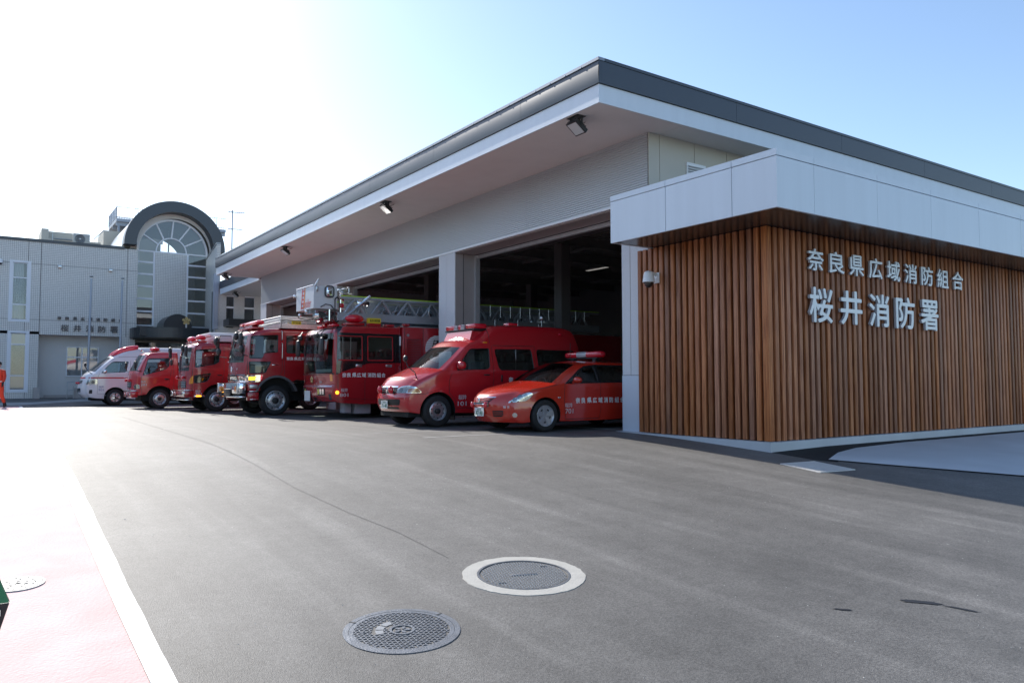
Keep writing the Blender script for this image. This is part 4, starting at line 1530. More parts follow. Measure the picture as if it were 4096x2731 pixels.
    def press(self, mb, poly, ang, off=.004, step=.03, mi=0, yoff=0):
        """poly in (u, z): u runs to the right as seen from outside, looking along heading ang (0 = straight at the nose,
        90 = straight at the near side)"""
        d = Vector((math.cos(R(ang)), math.sin(R(ang)), 0))
        ux = Vector((d.y, -d.x, 0))
        V, F = cdt_fill(poly, step)
        vs, ok = [], []
        for v in V:
            o = -d * 6 + ux * v.x + Vector((0, yoff, v.y))
            hit = self.ray(o, d)
            if hit[0] is None:
                vs.append(o)
                ok.append(False)
            else:
                vs.append(hit[0] - d * off)
                ok.append(True)
        fs = []
        for f in F:
            if all(ok[i] for i in f):
                a, b, c = V[f[0]], V[f[1]], V[f[2]]
                ccw = (b.x - a.x) * (c.y - a.y) - (b.y - a.y) * (c.x - a.x) > 0
                fs.append(tuple(f) if ccw else tuple(f)[::-1])
        mb.add(vs, fs, mi, True)
    def press_pt(self, u, z, ang):
        d = Vector((math.cos(R(ang)), math.sin(R(ang)), 0))
        ux = Vector((d.y, -d.x, 0))
        h = self.ray(-d * 6 + ux * u + Vector((0, 0, z)), d)
        return h[0]

def rpoly(pts, r=.05, n=4):
    """round the corners of a polygon"""
    out = []
    m = len(pts)
    for i in range(m):
        p = Vector(pts[i])
        a = (Vector(pts[i - 1]) - p)
        b = (Vector(pts[(i + 1) % m]) - p)
        q = min(r, a.length * .45, b.length * .45)
        s, e = p + a.normalized() * q, p + b.normalized() * q
        for k in range(n + 1):
            t = k / n
            out.append(tuple(s * (1 - t) ** 2 + p * 2 * t * (1 - t) + e * t * t))
    return out

def wheel(parent, x, y, r, rim, width, style, sgn=-1):
    """tyre > rim; the outer face looks along sgn*y"""
    t = MB()
    h = width / 2
    pr = [(rim * .99, -h * .8), (rim * 1.04, -h), (r * .86, -h * 1.04), (r * .96, -h * .93), (r, -h * .7), (r, h * .7), (r * .96, h * .93), (r * .86, h * 1.04), (rim * 1.04, h), (rim * .99, h * .8)]
    t.lathe(pr, (0, 0, 0), 'y', 44)
    for k in range(3):
        q = -h * .45 + k * h * .45
        t.lathe([(r + .0005, q - .008), (r - .006, q), (r + .0005, q + .008)], (0, 0, 0), 'y', 44)
    w = t.build('wheel', M_RUBBER, parent, sharp=50)
    w.location = (x, y, r)
    s = sgn
    rm = MB()
    def yv(a): return s * a
    if style == 'cover':      # five-spoke plastic cover
        pr = [(0, h * .62), (rim * .18, h * .62), (rim * .5, h * .60), (rim * .9, h * .74), (rim, h * .92), (rim * 1.03, h * .9), (rim * 1.02, h * .5)]
        rm.lathe([(a, yv(b)) for a, b in pr], (0, 0, 0), 'y', 50)
        rm.lathe([(0, yv(h * .72)), (rim * .16, yv(h * .71)), (rim * .18, yv(h * .62))], (0, 0, 0), 'y', 20)
        for k in range(5):
            a = R(90 + 72 * k)
            def pt(rr, ww, hh): return (rr * math.cos(a) - ww * math.sin(a), yv(hh), rr * math.sin(a) + ww * math.cos(a))
            rm.add([pt(rim * .14, -rim * .11, h * .70), pt(rim * .14, rim * .11, h * .70), pt(rim * .93, rim * .26, h * .90), pt(rim * .93, -rim * .26, h * .90),
                    pt(rim * .12, -rim * .15, h * .6), pt(rim * .12, rim * .15, h * .6), pt(rim * .97, rim * .31, h * .74), pt(rim * .97, -rim * .31, h * .74)],
                   [(0, 1, 2, 3), (0, 4, 5, 1), (1, 5, 6, 2), (2, 6, 7, 3), (3, 7, 4, 0)])
        rim_o = rm.build('rim', mat('wheel_cover', (.46, .47, .50), .32, metal=.6), w, sharp=30)
        hb = MB()
        for k in range(5):
            a = R(90 + 36 + 72 * k)
            hb.lathe([(0, yv(h * .64)), (rim * .15, yv(h * .64))], (rim * .70 * math.cos(a), yv(.003), rim * .70 * math.sin(a)), 'y', 10)
        hb.build('vent_hole', M_UNDER, w)
    else:
        if style == 'steel':   # concave van wheel with a dark hub
            pr = [(rim * 1.03, h * .9), (rim * .98, h * .95), (rim * .9, h * .62), (rim * .86, h * .48), (rim * .62, h * .62), (rim * .44, h * .55), (rim * .40, h * .42), (0, h * .42)]
            hubr, nh, rh = .30, 10, .74
        elif style == 'alloy':
            pr = [(rim * 1.03, h * .9), (rim * .97, h * .95), (rim * .9, h * .6), (rim * .62, h * .52), (rim * .3, h * .75), (0, h * .78)]
            hubr, nh, rh = .16, 6, .66
        else:                  # truck wheel: outer flange, deep dish, raised centre with nuts
            pr = [(rim * 1.04, h * .92), (rim * .97, h * .99), (rim * .90, h * .72), (rim * .80, h * .62), (rim * .66, h * .80), (rim * .60, h * .84), (rim * .36, h * .84), (rim * .34, h * .6), (0, h * .6)]
            hubr, nh, rh = .31, 8, .80
        rm.lathe([(a, yv(b)) for a, b in pr], (0, 0, 0), 'y', 44)
        rm.build('rim', mat('wheel_silver', (.50, .51, .53), .28, metal=.75, noise=(6, .06)), w, sharp=40)
        hb = MB()
        hb.lathe([(rim * hubr, yv(h * .5)), (rim * hubr * .96, yv(h * .98)), (rim * hubr * .6, yv(h * 1.06)), (0, yv(h * 1.06))], (0, 0, 0), 'y', 18)
        for k in range(nh):
            a = 2 * math.pi * (k + .5) / nh
            hb.lathe([(0, yv(h * .70)), (rim * .075, yv(h * .70))], (rim * rh * math.cos(a), yv(.004), rim * rh * math.sin(a)), 'y', 10)
        hb.build('hub', mat('hub_dark', (.03, .03, .032), .5, metal=.3), w)
        if style == 'truck':
            nb = MB()
            for k in range(8):
                a = 2 * math.pi * k / 8
                nb.lathe([(rim * .045, yv(h * .82)), (rim * .045, yv(h * .98)), (0, yv(h * .98))], (rim * .49 * math.cos(a), 0, rim * .49 * math.sin(a)), 'y', 6)
            nb.build('wheel_nut', M_CHROME, w)
        if style == 'alloy':
            sp = MB()
            for k in range(6):
                a = R(30 + 60 * k)
                def pt(rr, ww, hh): return (rr * math.cos(a) - ww * math.sin(a), yv(hh), rr * math.sin(a) + ww * math.cos(a))
                sp.add([pt(rim * .12, -rim * .09, h * .86), pt(rim * .12, rim * .09, h * .86), pt(rim * .92, rim * .14, h * .93), pt(rim * .92, -rim * .14, h * .93),
                        pt(rim * .12, -rim * .12, h * .6), pt(rim * .12, rim * .12, h * .6), pt(rim * .94, rim * .19, h * .7), pt(rim * .94, -rim * .19, h * .7)],
                       [(0, 1, 2, 3), (0, 4, 5, 1), (1, 5, 6, 2), (2, 6, 7, 3), (3, 7, 4, 0)])
            sp.build('spoke', M_CHROME, w, sharp=30)
    return w

def wheels(parent, axles, half, r, rim, width, style):
    for x in axles:
        for s in (-1, 1):
            wheel(parent, x, s * (half - width / 2), r, rim, width, style, s)

def arch_liner(parent, sh, cx, cz, r, zb, depth=.34):
    P = arch_pts(cx, cz, r, zb, 16)
    for s in (-1, 1):
        vs, fs = [], []
        for p in P:
            yo = sh.y(p[0], p[1]) - .002
            vs += [(p[0], s * yo, p[1]), (p[0], s * (yo - depth), p[1])]
        fs = [(2 * i, 2 * i + 1, 2 * i + 3, 2 * i + 2) for i in range(len(P) - 1)]
        m_ = MB().add(vs, fs, 0, True)
        # inner wall
        m_.add([(p[0], s * (sh.y(p[0], p[1]) - depth), p[1]) for p in P], [tuple(range(len(P)))])
        m_.build('wheel_arch', M_UNDER, parent, fixn=False)

def mirror_pod(parent, x, y, z, sx=.06, sy=.10, sz=.13, m=None, arm=None, name='mirror'):
    mb = MB().ell((0, 0, 0), (sx, sy, sz), 14, 8)
    mb.v = [(math.copysign(abs(a / sx) ** .6, a) * sx + x, math.copysign(abs(b / sy) ** .6, b) * sy + y, math.copysign(abs(c / sz) ** .6, c) * sz + z) for a, b, c in mb.v]
    if arm: mb.tube(arm, .014, 6, mi=1)
    o = mb.build(name, [m or M_BLACK, M_BLACK], parent, sharp=60)
    return o

def plate(parent, x, y, z, s, ang=0, w=.33, h=.165):
    """number plate facing the front; ang turns it about z"""
    mb = MB().box(-.006, .0, -w / 2, w / 2, 0, h)
    o = mb.build('number_plate', M_PLATE, parent)
    o.location = (x, y, z)
    o.rotation_euler = (0, 0, R(ang))
    tb = MB()
    # seen from the front (-x), left of the plate is +y
    add_text(tb, s, (-.008, w * .36, h * .10), (0, -1, 0), (0, 0, 1), w * .74, h * .5, bold=.03)
    add_text(tb, '奈良 800', (-.008, w * .22, h * .68), (0, -1, 0), (0, 0, 1), w * .44, h * .2, bold=.01)
    tb.build('plate_text', M_GREENINK, o, fixn=False)
    fr = MB().tube([(-.004, -w / 2, 0), (-.004, w / 2, 0), (-.004, w / 2, h), (-.004, -w / 2, h)], .006, 5, closed=True)
    fr.build('plate_frame', M_CHROME, o)
    return o

def seats(parent, x, z, half, rows=((0, 2),), h=.62):
    mb = MB()
    for rx, nn in rows:
        for k in range(nn):
            yy = (-half * .5 + k * half) if nn == 2 else (-half * .6 + k * half * .6)
            mb.box(x + rx - .02, x + rx + .46, yy - .24, yy + .24, z - .12, z + .06, bev=.05)
            mb.box(x + rx + .40, x + rx + .54, yy - .24, yy + .24, z + .02, z + h, bev=.05)
            mb.box(x + rx + .44, x + rx + .53, yy - .13, yy + .13, z + h + .02, z + h + .2, bev=.04)
    return mb.build('seat', M_SEAT, parent, sharp=50)

def steering(parent, x, y, z, r=.2):
    mb = MB()
    pts = [(x + .10 * math.cos(a) * 1.0, y + r * math.sin(a), z + r * .85 * math.cos(a)) for a in [2 * math.pi * i / 24 for i in range(24)]]
    pts = [(x - (p[2] - z) * -.35, p[1], p[2]) for p in pts]
    mb.tube(pts, .016, 6, closed=True).tube([(x - .35, y, z - .3), (x, y, z)], .03, 8).tube([(x, y - r * .9, z), (x, y + r * .9, z)], .014, 6)
    return mb.build('steering_wheel', M_BLACK, parent)

def capsule_bar(parent, x, z, half, rx=.13, rz=.085, mid=.2, name='light_bar', rot=0, midm=None):
    """two-ended warning bar across the roof: red lenses, a louvred centre, black feet"""
    mb = MB()
    n = 14
    # centre body
    mb.v, mb.f, mb.mi, mb.sm = [], [], [], []
    def sect(y, k, taper):
        return [(x + rx * taper * math.copysign(abs(math.cos(a)) ** .75, math.cos(a)), y, z + rz * taper * math.copysign(abs(math.sin(a)) ** .75, math.sin(a))) for a in [2 * math.pi * i / n for i in range(n)]]
    def loft(ys, mbx, mi=0):
        vs, fs = [], []
        for y, t in ys: vs += sect(y, 0, t)
        for i in range(len(ys) - 1):
            for k in range(n): fs.append((i * n + k, i * n + (k + 1) % n, (i + 1) * n + (k + 1) % n, (i + 1) * n + k))
        fs += [tuple(range(n))[::-1], tuple(range((len(ys) - 1) * n, len(ys) * n))]
        mbx.add(vs, fs, mi, True)
    base = MB().box(x - rx * .7, x + rx * .7, -half * .82, half * .82, z - rz * 1.25, z - rz * .9)
    for s in (-1, 1): base.box(x - .05, x + .05, s * half * .6 - .05, s * half * .6 + .05, z - rz * 2.0, z - rz * 1.2)
    o = base.build(name, M_BLACK, parent)
    for s in (-1, 1):
        q = MB()
        loft([(s * mid, 1.0), (s * half * .86, 1.0), (s * half * .95, .86), (s * half, .5)], q)
        q.build('red_lens', M_REDLENS, o, sharp=50)
        for yy in (.45, .72):
            MB().lathe([(0, -rz * .5), (rz * .62, -rz * .5), (rz * .62, rz * .3), (0, rz * .3)], (x, s * half * yy, z), 'z', 14).build('beacon', M_REDGLOW, o)
    c = MB()
    loft([(-mid * .98, .97), (mid * .98, .97)], c)
    c.build('speaker_grille', M_ALU, o)
    f = MB()
    for k in range(5):
        zz = z - rz * .7 + k * rz * .35
        f.box(x - rx * 1.02, x + rx * 1.02, -mid * .9, mid * .9, zz, zz + rz * .1)
    f.build('grille_slat', M_STEELB, o)
    return o

def vehicle_at(name, label, cat, X, Ynear, w, group='fire service vehicles drawn out of the bays'):
    yc = Ynear + w / 2
    return thing(name, label, cat, (X, yc, gz(X, yc) + .0), 0, group)
# ------------------------------------------------------------------ command car 701
def build_car():
    t = vehicle_at('command_car', 'vermilion estate car with a red and silver light bar, numbered 701', 'car', 9.12, 12.0, 1.74)
    w = .87
    M_CARBAND = mat('pillar_black', (.012, .012, .014), .25)
    two_sided(M_CARBAND, (.08, .08, .08))
    def W(x, z):
        y = w
        if x < -.05: y -= .30 * min(1.25, ((-.05 - x) / .82)) ** 2.3
        if x > 3.0: y -= .12 * ((x - 3.0) / .7) ** 2
        if z > .92: y -= .44 * (z - .92) + .25 * max(0, z - 1.1) ** 1.5
        if z < .45: y -= .10 * (.45 - z)
        y -= .012 * math.cos(max(-1.57, min(1.57, (z - .62) / .12))) if abs(z - .62) < .18 else 0
        return y
    top = [(-.60, .19, .05, .22, 0, None), (-.70, .32, .07, .24, 0, None), (-.73, .50, .09, .26, 0, None), (-.70, .63, .10, .26, .0, None),
           (-.60, .72, .10, .26, .02, None), (-.38, .805, .09, .24, .045, None), (-.02, .875, .07, .22, .06, None), (.28, .935, .05, .24, .06, 'windscreen', 'c'),
           (.62, 1.15, .035, .20, .045, 'windscreen'), (.98, 1.315, .05, .14, .05, None, 'c'), (1.25, 1.360, .06, .06, .05, None), (1.8, 1.380, .06, 0, .05, None),
           (2.5, 1.365, .06, 0, .05, None), (3.05, 1.30, .05, -.02, .04, 'rear_window', 'c'), (3.36, .98, .05, -.06, .02, None, 'c'), (3.48, .80, .06, -.08, 0, None), (3.52, .52, .06, -.08, 0, None), (3.46, .26, .05, -.06, 0, None)]
    zb = .215
    bottom = [(3.1, zb)] + arch_pts(2.70, .31, .365, zb) + [(1.6, .195), (.6, .195)] + arch_pts(0, .31, .365, .20) + [(-.5, .185)]
    wins = [dict(name='window_band', poly=rpoly([(.46, .93), (.92, 1.215), (1.10, 1.295), (1.40, 1.325), (2.22, 1.322), (2.82, 1.275), (3.08, 1.04), (2.3, .962), (1.4, .945)], .03), mat=M_CARBAND, merge=True),
            dict(name='door_window', poly=rpoly([(.54, .955), (.93, 1.205), (1.09, 1.278), (1.37, 1.302), (1.37, .965)], .03)),
            dict(name='door_window', poly=rpoly([(1.43, .968), (1.43, 1.304), (2.22, 1.300), (2.30, 1.0), (2.24, .978)], .04), mat=M_GLASSD),
            dict(name='quarter_window', poly=rpoly([(2.38, 1.0), (2.31, 1.296), (2.78, 1.255), (3.0, 1.05)], .05), mat=M_GLASSD)]
    sh = Shell(top, bottom, W, wins)
    sh.build(t, M_VERM, M_GLASSV)
    for cx in (0, 2.70): arch_liner(t, sh, cx, .31, .365, .2)
    wheels(t, (0, 2.70), w - .01, .312, .205, .195, 'cover')
    MB().box(-.6, 3.4, -.66, .66, .17, .30).box(-.55, .5, -.6, .6, .3, .62).build('underbody', M_UNDER, t)
    MB().box(.30, .62, -.70, .70, .72, .92, bev=.05).build('dashboard', M_DASH, t)
    MB().box(.62, 3.3, -.72, .72, .30, .34).build('cabin_floor', M_DASH, t)
    seats(t, 1.05, .55, .70, ((0, 2), (.95, 2)))
    steering(t, .78, .36, .90, .18)
    # panel gaps
    g = MB()
    sh.side_line(g, [(.47, .94), (.46, .72), (.47, .40), (.50, .235)])
    sh.side_line(g, [(1.40, .96), (1.42, .5), (1.38, .235)])
    sh.side_line(g, [(.50, .232), (1.38, .232)], .012)
    sh.side_line(g, [(-.30, .82), (.0, .862), (.30, .92)], .008)
    g.build('panel_gap', M_TRIM, t, fixn=False)
    # lettering on the near side
    x = MB()
    sh.side_text(x, '奈良県広域消防組合', .75, .545, .108, gap=.150, bold=.055)
    x.build('lettering', M_TEXT, t, fixn=False)
    x = MB()
    sh.side_text(x, '桜井', .475, .46, .092, gap=.098, bold=.01)
    sh.side_text(x, '701', .48, .345, .092, w=.20, bold=.01)
    x.build('fleet_number', M_TEXT2, t, fixn=False)
    # headlamps pressed round the front corner
    for k in (1, -1):
        A = 40
        def U(pts): return [(p[0] * k, p[1]) for p in pts] if k == 1 else [(-p[0], p[1]) for p in pts][::-1]
        hl = rpoly([(-.0, .565), (.03, .60), (.30, .745), (.395, .775), (.47, .735), (.40, .655), (.34, .605)], .03)
        m_ = MB()
        sh.press(m_, U(hl), A * k, off=.002)
        h = m_.build('headlamp', M_REFL, t, fixn=False)
        m_ = MB()
        for (cu, cz, r) in ((.14, .63, .045), (.235, .672, .055), (.33, .70, .04)):
            sh.press(m_, U([(cu + r * math.cos(2 * math.pi * i / 16), cz + r * math.sin(2 * math.pi * i / 16)) for i in range(16)]), A * k, off=.004)
        m_.build('lamp_bowl', mat('lamp_bowl', (.30, .31, .31), .12, metal=.9), h, fixn=False)
        m_ = MB()
        sh.press(m_, U(hl), A * k, off=.010)
        m_.build('lamp_cover', mat('lamp_cover_haze', (.62, .62, .52), .10, coat=1) if False else M_LENS, h, fixn=False)
        # fog lamp
        m_ = MB()
        c = (.27, .335)
        sh.press(m_, U([(c[0] + .045 * math.cos(2 * math.pi * i / 16), c[1] + .045 * math.sin(2 * math.pi * i / 16)) for i in range(16)]), 32 * k, off=.006)
        m_.build('fog_lamp', M_CHROME, t, fixn=False)
        m_ = MB()
        sh.press(m_, U(rpoly([(-.02, .30), (-.02, .415), (.20, .42), (.20, .33), (.16, .30)], .015)), 22 * k, off=.003)
        v = m_.build('lower_vent', M_TRIM, t, fixn=False)
        m_ = MB()
        for zz in (.335, .375): sh.press(m_, U([(-.01, zz), (-.01, zz + .010), (.19, zz + .010), (.19, zz)]), 22 * k, off=.008)
        m_.build('vent_blade', M_VERM, v, fixn=False)
    # grille with red bars and chrome emblem
    m_ = MB()
    sh.press(m_, rpoly([(-.24, .545), (-.37, .672), (.37, .672), (.24, .545)], .03), 0, off=.002)
    gr = m_.build('grille', M_TRIM, t, fixn=False)
    m_ = MB()
    for zz, q in ((.575, .26), (.61, .30), (.645, .335)): sh.press(m_, [(-q, zz), (q, zz), (q, zz + .019), (-q, zz + .019)], 0, off=.016)
    m_.build('grille_bar', M_VERM, gr, fixn=False)
    m_ = MB()
    sh.press(m_, rpoly([(-.385, .668), (-.385, .685), (.385, .685), (.385, .668)], .006), 0, off=.012)
    sh.press(m_, rpoly([(-.25, .532), (-.25, .548), (.25, .548), (.25, .532)], .006), 0, off=.012)
    m_.build('chrome_strip', M_CHROME, gr, fixn=False)
    p = sh.press_pt(0, .61, 0)
    MB().ell((p.x - .03, 0, .61), (.012, .036, .055), 16, 8).build('emblem', M_CHROME, t)
    for yy in (-.24, .24):
        p = sh.press_pt(-yy if False else yy, .54, 0)
        MB().ell((p.x - .05, yy, .52), (.035, .042, .062), 14, 8).build('strobe_lamp', M_REDLENS, t, sharp=60)
        MB().tube([(p.x + .0, yy, .52), (p.x - .04, yy, .52)], .05, 14).build('lamp_ring', M_CHROME, t)
    p = sh.press_pt(0, .40, 0)
    plate(t, p.x - .02, 0, .305, '87-98')
    x = MB()
    pp = []
    vs, fs, tw, th = text_mesh('桜 井', 1.0, 0, .02)
    for v in vs:
        hh = sh.press_pt(-.06 + v.x / tw * .13, .463 + v.y / th * .052, 38)
        pp.append(hh - Vector((.004, .003, 0)))
    x.add(pp, fs)
    x.build('nose_text', M_TEXT, t, fixn=False)
    # side repeater, mirrors, wipers, handle
    MB().ell((.34, -sh.y(.34, .66), .66), (.04, .008, .018), 12, 6).build('side_repeater', M_LENS if False else M_CHROME, t)
    for s in (-1, 1):
        mb = MB().ell((0, 0, 0), (.085, .105, .068), 16, 10)
        mb.v = [(.72 + a, s * (sh.y(.72, .95) + .105) + b, 1.005 + c) for a, b, c in mb.v]
        mb.tube([(.70, s * (sh.y(.7, .95) - .01), .955), (.71, s * (sh.y(.72, .95) + .05), .975)], [.035, .028], 8)
        mb.build('mirror', M_VERM, t, sharp=60)
        MB().box(1.22, 1.36, s * sh.y(1.29, .80) - .015, s * sh.y(1.29, .80) + .022, .80, .825, bev=.008).build('door_handle', M_VERM, t)
    wp = MB()
    for a, b in (((.05, .30), (.30, -.28)), ((.08, -.28), (.22, -.70))):
        pa = sh.ray((a[0], a[1], 3), (0, 0, -1))[0]
        pb = sh.ray((b[0] + .02, b[1], 3), (0, 0, -1))[0]
        if pa and pb: wp.tube([pa + Vector((0, 0, .015)), (pa + pb) / 2 + Vector((0, 0, .03)), pb + Vector((0, 0, .018))], .011, 6)
    wp.build('wiper', M_TRIM, t)
    lb = capsule_bar(t, 1.72, 1.555, .60, .115, .07, .16)
    MB().tube([(1.30, -.02, 1.46), (1.30, -.02, 1.80)], .006, 6).build('aerial_whip', M_BLACK, t)
    for s in (-1, 1):
        MB().box(3.42, 3.50, s * .52, s * .74, .74, .98, bev=.03).build('tail_lamp', M_REDLENS, t)
    return t
build_car()
# ------------------------------------------------------------------ high-roofed command van 101
def circ(cx, cz, r, n=16):
    return [(cx + r * math.cos(2 * math.pi * i / n), cz + r * math.sin(2 * math.pi * i / n)) for i in range(n)]

def flip(pts, k):
    return [(p[0], p[1]) for p in pts] if k == 1 else [(-p[0], p[1]) for p in pts][::-1]

def build_van():
    t = vehicle_at('rescue_van', 'red high-roof van with flat light bar, numbered 101, between ladder truck and estate car', 'van', 8.19, 14.6, 1.80)
    w = .90
    def W(x, z):
        y = w
        if x < .1: y -= .26 * min(1.3, (.1 - x) / 1.0) ** 2.2
        if x > 3.5: y -= .06 * ((x - 3.5) / .6) ** 2
        if z > 1.2: y -= .135 * (z - 1.2) + .10 * max(0, z - 1.8) ** 1.4
        if z < .5: y -= .08 * (.5 - z)
        return y
    top = [(-.62, .33, .06, .08, 0, None), (-.69, .44, .08, .09, 0, None), (-.72, .60, .10, .10, 0, None), (-.69, .735, .10, .10, 0, None), (-.63, .86, .10, .11, .02, None),
           (-.44, 1.02, .09, .18, .05, None), (-.10, 1.17, .07, .19, .05, None), (.12, 1.245, .05, .24, .05, 'windscreen', 'c'),
           (.42, 1.50, .04, .22, .04, 'windscreen'), (.68, 1.735, .05, .17, .035, None, 'c'), (.84, 1.85, .09, .15, .05, None), (1.06, 1.93, .12, .12, .05, None),
           (1.24, 2.06, .14, .06, .04, None), (1.42, 2.22, .15, .03, .04, None), (1.75, 2.275, .15, 0, .035, None), (2.6, 2.30, .15, 0, .03, None), (3.6, 2.295, .15, 0, .03, None),
           (3.92, 2.20, .14, -.03, .02, None), (4.05, 1.85, .08, -.06, 0, None), (4.10, 1.2, .06, -.06, 0, None), (4.12, .7, .06, -.06, 0, None), (4.08, .38, .05, -.05, 0, None)]
    zb = .30
    bottom = [(3.6, zb)] + arch_pts(2.98, .34, .40, zb) + [(2.0, .29), (.8, .29)] + arch_pts(0, .34, .42, zb) + [(-.5, .31)]
    M_W2 = glass_mat('grey_vehicle_glass', (.30, .36, .34), .06)
    wins = [dict(name='door_window', poly=rpoly([(.44, 1.225), (.64, 1.50), (.82, 1.71), (1.34, 1.735), (1.33, 1.30), (1.25, 1.25)], .05)),
            dict(name='side_window', poly=rpoly([(1.47, 1.72), (2.52, 1.735), (2.57, 1.30), (2.53, 1.235), (1.62, 1.235), (1.56, 1.30)], .08), mat=M_W2),
            dict(name='side_window', poly=rpoly([(2.66, 1.735), (3.84, 1.73), (3.90, 1.40), (3.84, 1.24), (2.73, 1.235), (2.69, 1.35)], .08), mat=M_W2)]
    sh = Shell(top, bottom, W, wins, pw=2.6)
    sh.build(t, M_RED, M_GLASSV)
    for cx, r_ in ((0, .42), (2.98, .40)): arch_liner(t, sh, cx, .34, r_, zb)
    wheels(t, (0, 2.98), w - .02, .345, .205, .205, 'steel')
    MB().box(-.62, 3.9, -.68, .68, .22, .36).box(-.5, .6, -.58, .58, .36, .8).build('underbody', M_UNDER, t)
    MB().box(.22, .62, -.74, .74, .95, 1.17, bev=.05).build('dashboard', M_DASH, t)
    MB().box(.5, 3.9, -.76, .76, .42, .46).build('cabin_floor', M_DASH, t)
    seats(t, .85, .78, .74, ((0, 2), (1.15, 3), (2.0, 3)), .66)
    steering(t, .62, .40, 1.14, .19)
    MB().box(1.40, 1.43, -.70, .70, .5, 1.7).build('bulkhead', mat('van_lining', (.34, .36, .36), .8), t)
    MB().box(-.02, .0, -.012, .012, 0, .01).box(2.06, 2.075, -w + .05, -w + .062, 1.24, 1.72).build('window_bar', M_ALU, t)
    # wheel-arch flare
    g = MB()
    sh.side_line(g, [(.33, 1.16), (.26, 1.0), (.26, .74), (.42, .56), (.44, .33)])
    sh.side_line(g, [(1.40, 1.80), (1.42, 1.2), (1.40, .32)])
    sh.side_line(g, [(.46, .40), (1.40, .40)], .01)
    sh.side_line(g, [(1.44, 1.80), (2.6, 1.81)], .012)
    sh.side_line(g, [(2.62, 1.80), (2.63, .75), (2.52, .74)], .01)
    sh.side_line(g, [(1.36, 2.21), (1.36, 1.85)], .012)
    sh.side_line(g, [(-.72, .70), (-.30, .72), (.0, .80)], .008)
    g.build('panel_gap', M_TRIM, t, fixn=False)
    x = MB()
    sh.side_text(x, '奈良県広域消防組合', 1.83, .965, .115, gap=.215, bold=.05)
    x.build('lettering', M_TEXT, t, fixn=False)
    x = MB()
    sh.side_text(x, '桜井', .49, .585, .105, gap=.105)
    sh.side_text(x, '101', .475, .45, .095, w=.22)
    x.build('fleet_number', M_TEXT2, t, fixn=False)
    for k in (1, -1):
        hl = rpoly([(-.17, .735), (-.14, .80), (-.02, .875), (.18, .90), (.36, .87), (.46, .76), (.44, .735), (.18, .735)], .03)
        m_ = MB()
        sh.press(m_, flip(hl, k), 36 * k, off=.003)
        h = m_.build('headlamp', M_REFL, t, fixn=False)
        m_ = MB()
        sh.press(m_, flip(circ(.0, .80, .055), k), 36 * k, off=.006)
        m_.build('lamp_bowl', mat('lamp_bowl', (.30, .31, .31), .12, metal=.9), h, fixn=False)
        m_ = MB()
        sh.press(m_, flip(rpoly([(.19, .75), (.21, .835), (.40, .835), (.445, .75)], .02), k), 36 * k, off=.008)
        m_.build('indicator', M_AMBER, h, fixn=False)
        m_ = MB()
        sh.press(m_, flip(hl, k), 36 * k, off=.014)
        m_.build('lamp_cover', M_LENS, h, fixn=False)
    m_ = MB()
    sh.press(m_, rpoly([(-.40, .72), (-.40, .865), (.40, .865), (.40, .72)], .03), 0, off=.004)
    gr = m_.build('grille', M_TRIM, t, fixn=False)
    m_ = MB()
    sh.press(m_, rpoly([(-.42, .855), (-.42, .885), (.42, .885), (.42, .855)], .01), 0, off=.018)
    for zz in (.765, .81): sh.press(m_, [(-.38, zz), (.38, zz), (.38, zz + .012), (-.38, zz + .012)], 0, off=.014)
    m_.build('chrome_strip', M_CHROME, gr, fixn=False)
    m_ = MB()
    sh.press(m_, rpoly([(-.52, .47), (-.56, .60), (.56, .60), (.52, .47)], .05), 0, off=.004)
    m_.build('lower_intake', M_TRIM, t, fixn=False)
    m_ = MB()
    sh.press(m_, rpoly([(-.46, .385), (-.46, .435), (.46, .435), (.46, .385)], .02), 0, off=.004)
    m_.build('lower_intake', M_TRIM, t, fixn=False)
    p = sh.press_pt(0, .82, 0)
    MB().ell((p.x - .03, 0, .81), (.014, .045, .075), 16, 8).build('emblem', M_CHROME, t)
    for yy in (-.27, .27):
        p = sh.press_pt(yy, .80, 0)
        MB().ell((p.x - .07, yy, .80), (.06, .06, .085), 14, 8).build('strobe_lamp', M_REDLENS, t, sharp=60)
        MB().tube([(p.x, yy, .74), (p.x - .06, yy, .73)], .02, 8).lathe([(.062, -.01), (.062, .01)], (p.x - .03, yy, .8), 'x', 16).build('lamp_ring', M_CHROME, t)
    p = sh.press_pt(0, .5, 0)
    plate(t, p.x - .03, .05, .40, '71-40')
    # roof box with the flat bar on top
    bx = [(.93, -.55), (.93, .55), (1.60, .60), (1.60, -.60)]
    mb = MB()
    lo, hi = [(.93, -.62, 1.84), (.93, .62, 1.84), (1.75, .66, 1.84), (1.75, -.66, 1.84)], [(1.05, -.56, 2.14), (1.05, .56, 2.14), (1.75, .60, 2.20), (1.75, -.60, 2.20)]
    mb.add(lo + hi, [(0, 1, 5, 4), (1, 2, 6, 5), (2, 3, 7, 6), (3, 0, 4, 7), (4, 5, 6, 7)])
    mb.build('roof_box', M_RED, t)
    MB().add([(.965, .05, 1.92), (.965, .10, 1.96), (1.0, .12, 2.03), (.995, .0, 2.03), (.97, .0, 1.97)], [(0, 1, 2, 3, 4)]).build('box_emblem', M_TEXT2, t)
    lb = MB().box(1.04, 1.40, -.66, .66, 2.155, 2.185, bev=.01).box(1.08, 1.36, -.60, .60, 2.13, 2.156)
    o = lb.build('light_bar', M_BLACK, t)
    for s in (-1, 1):
        MB().box(1.05, 1.39, s * .25, s * .66, 2.186, 2.305, bev=.035).build('red_lens', M_REDLENS, o)
        for yy in (.36, .54): MB().box(1.13, 1.30, s * yy - .05, s * yy + .05, 2.21, 2.28, bev=.02).build('beacon', M_REDGLOW, o)
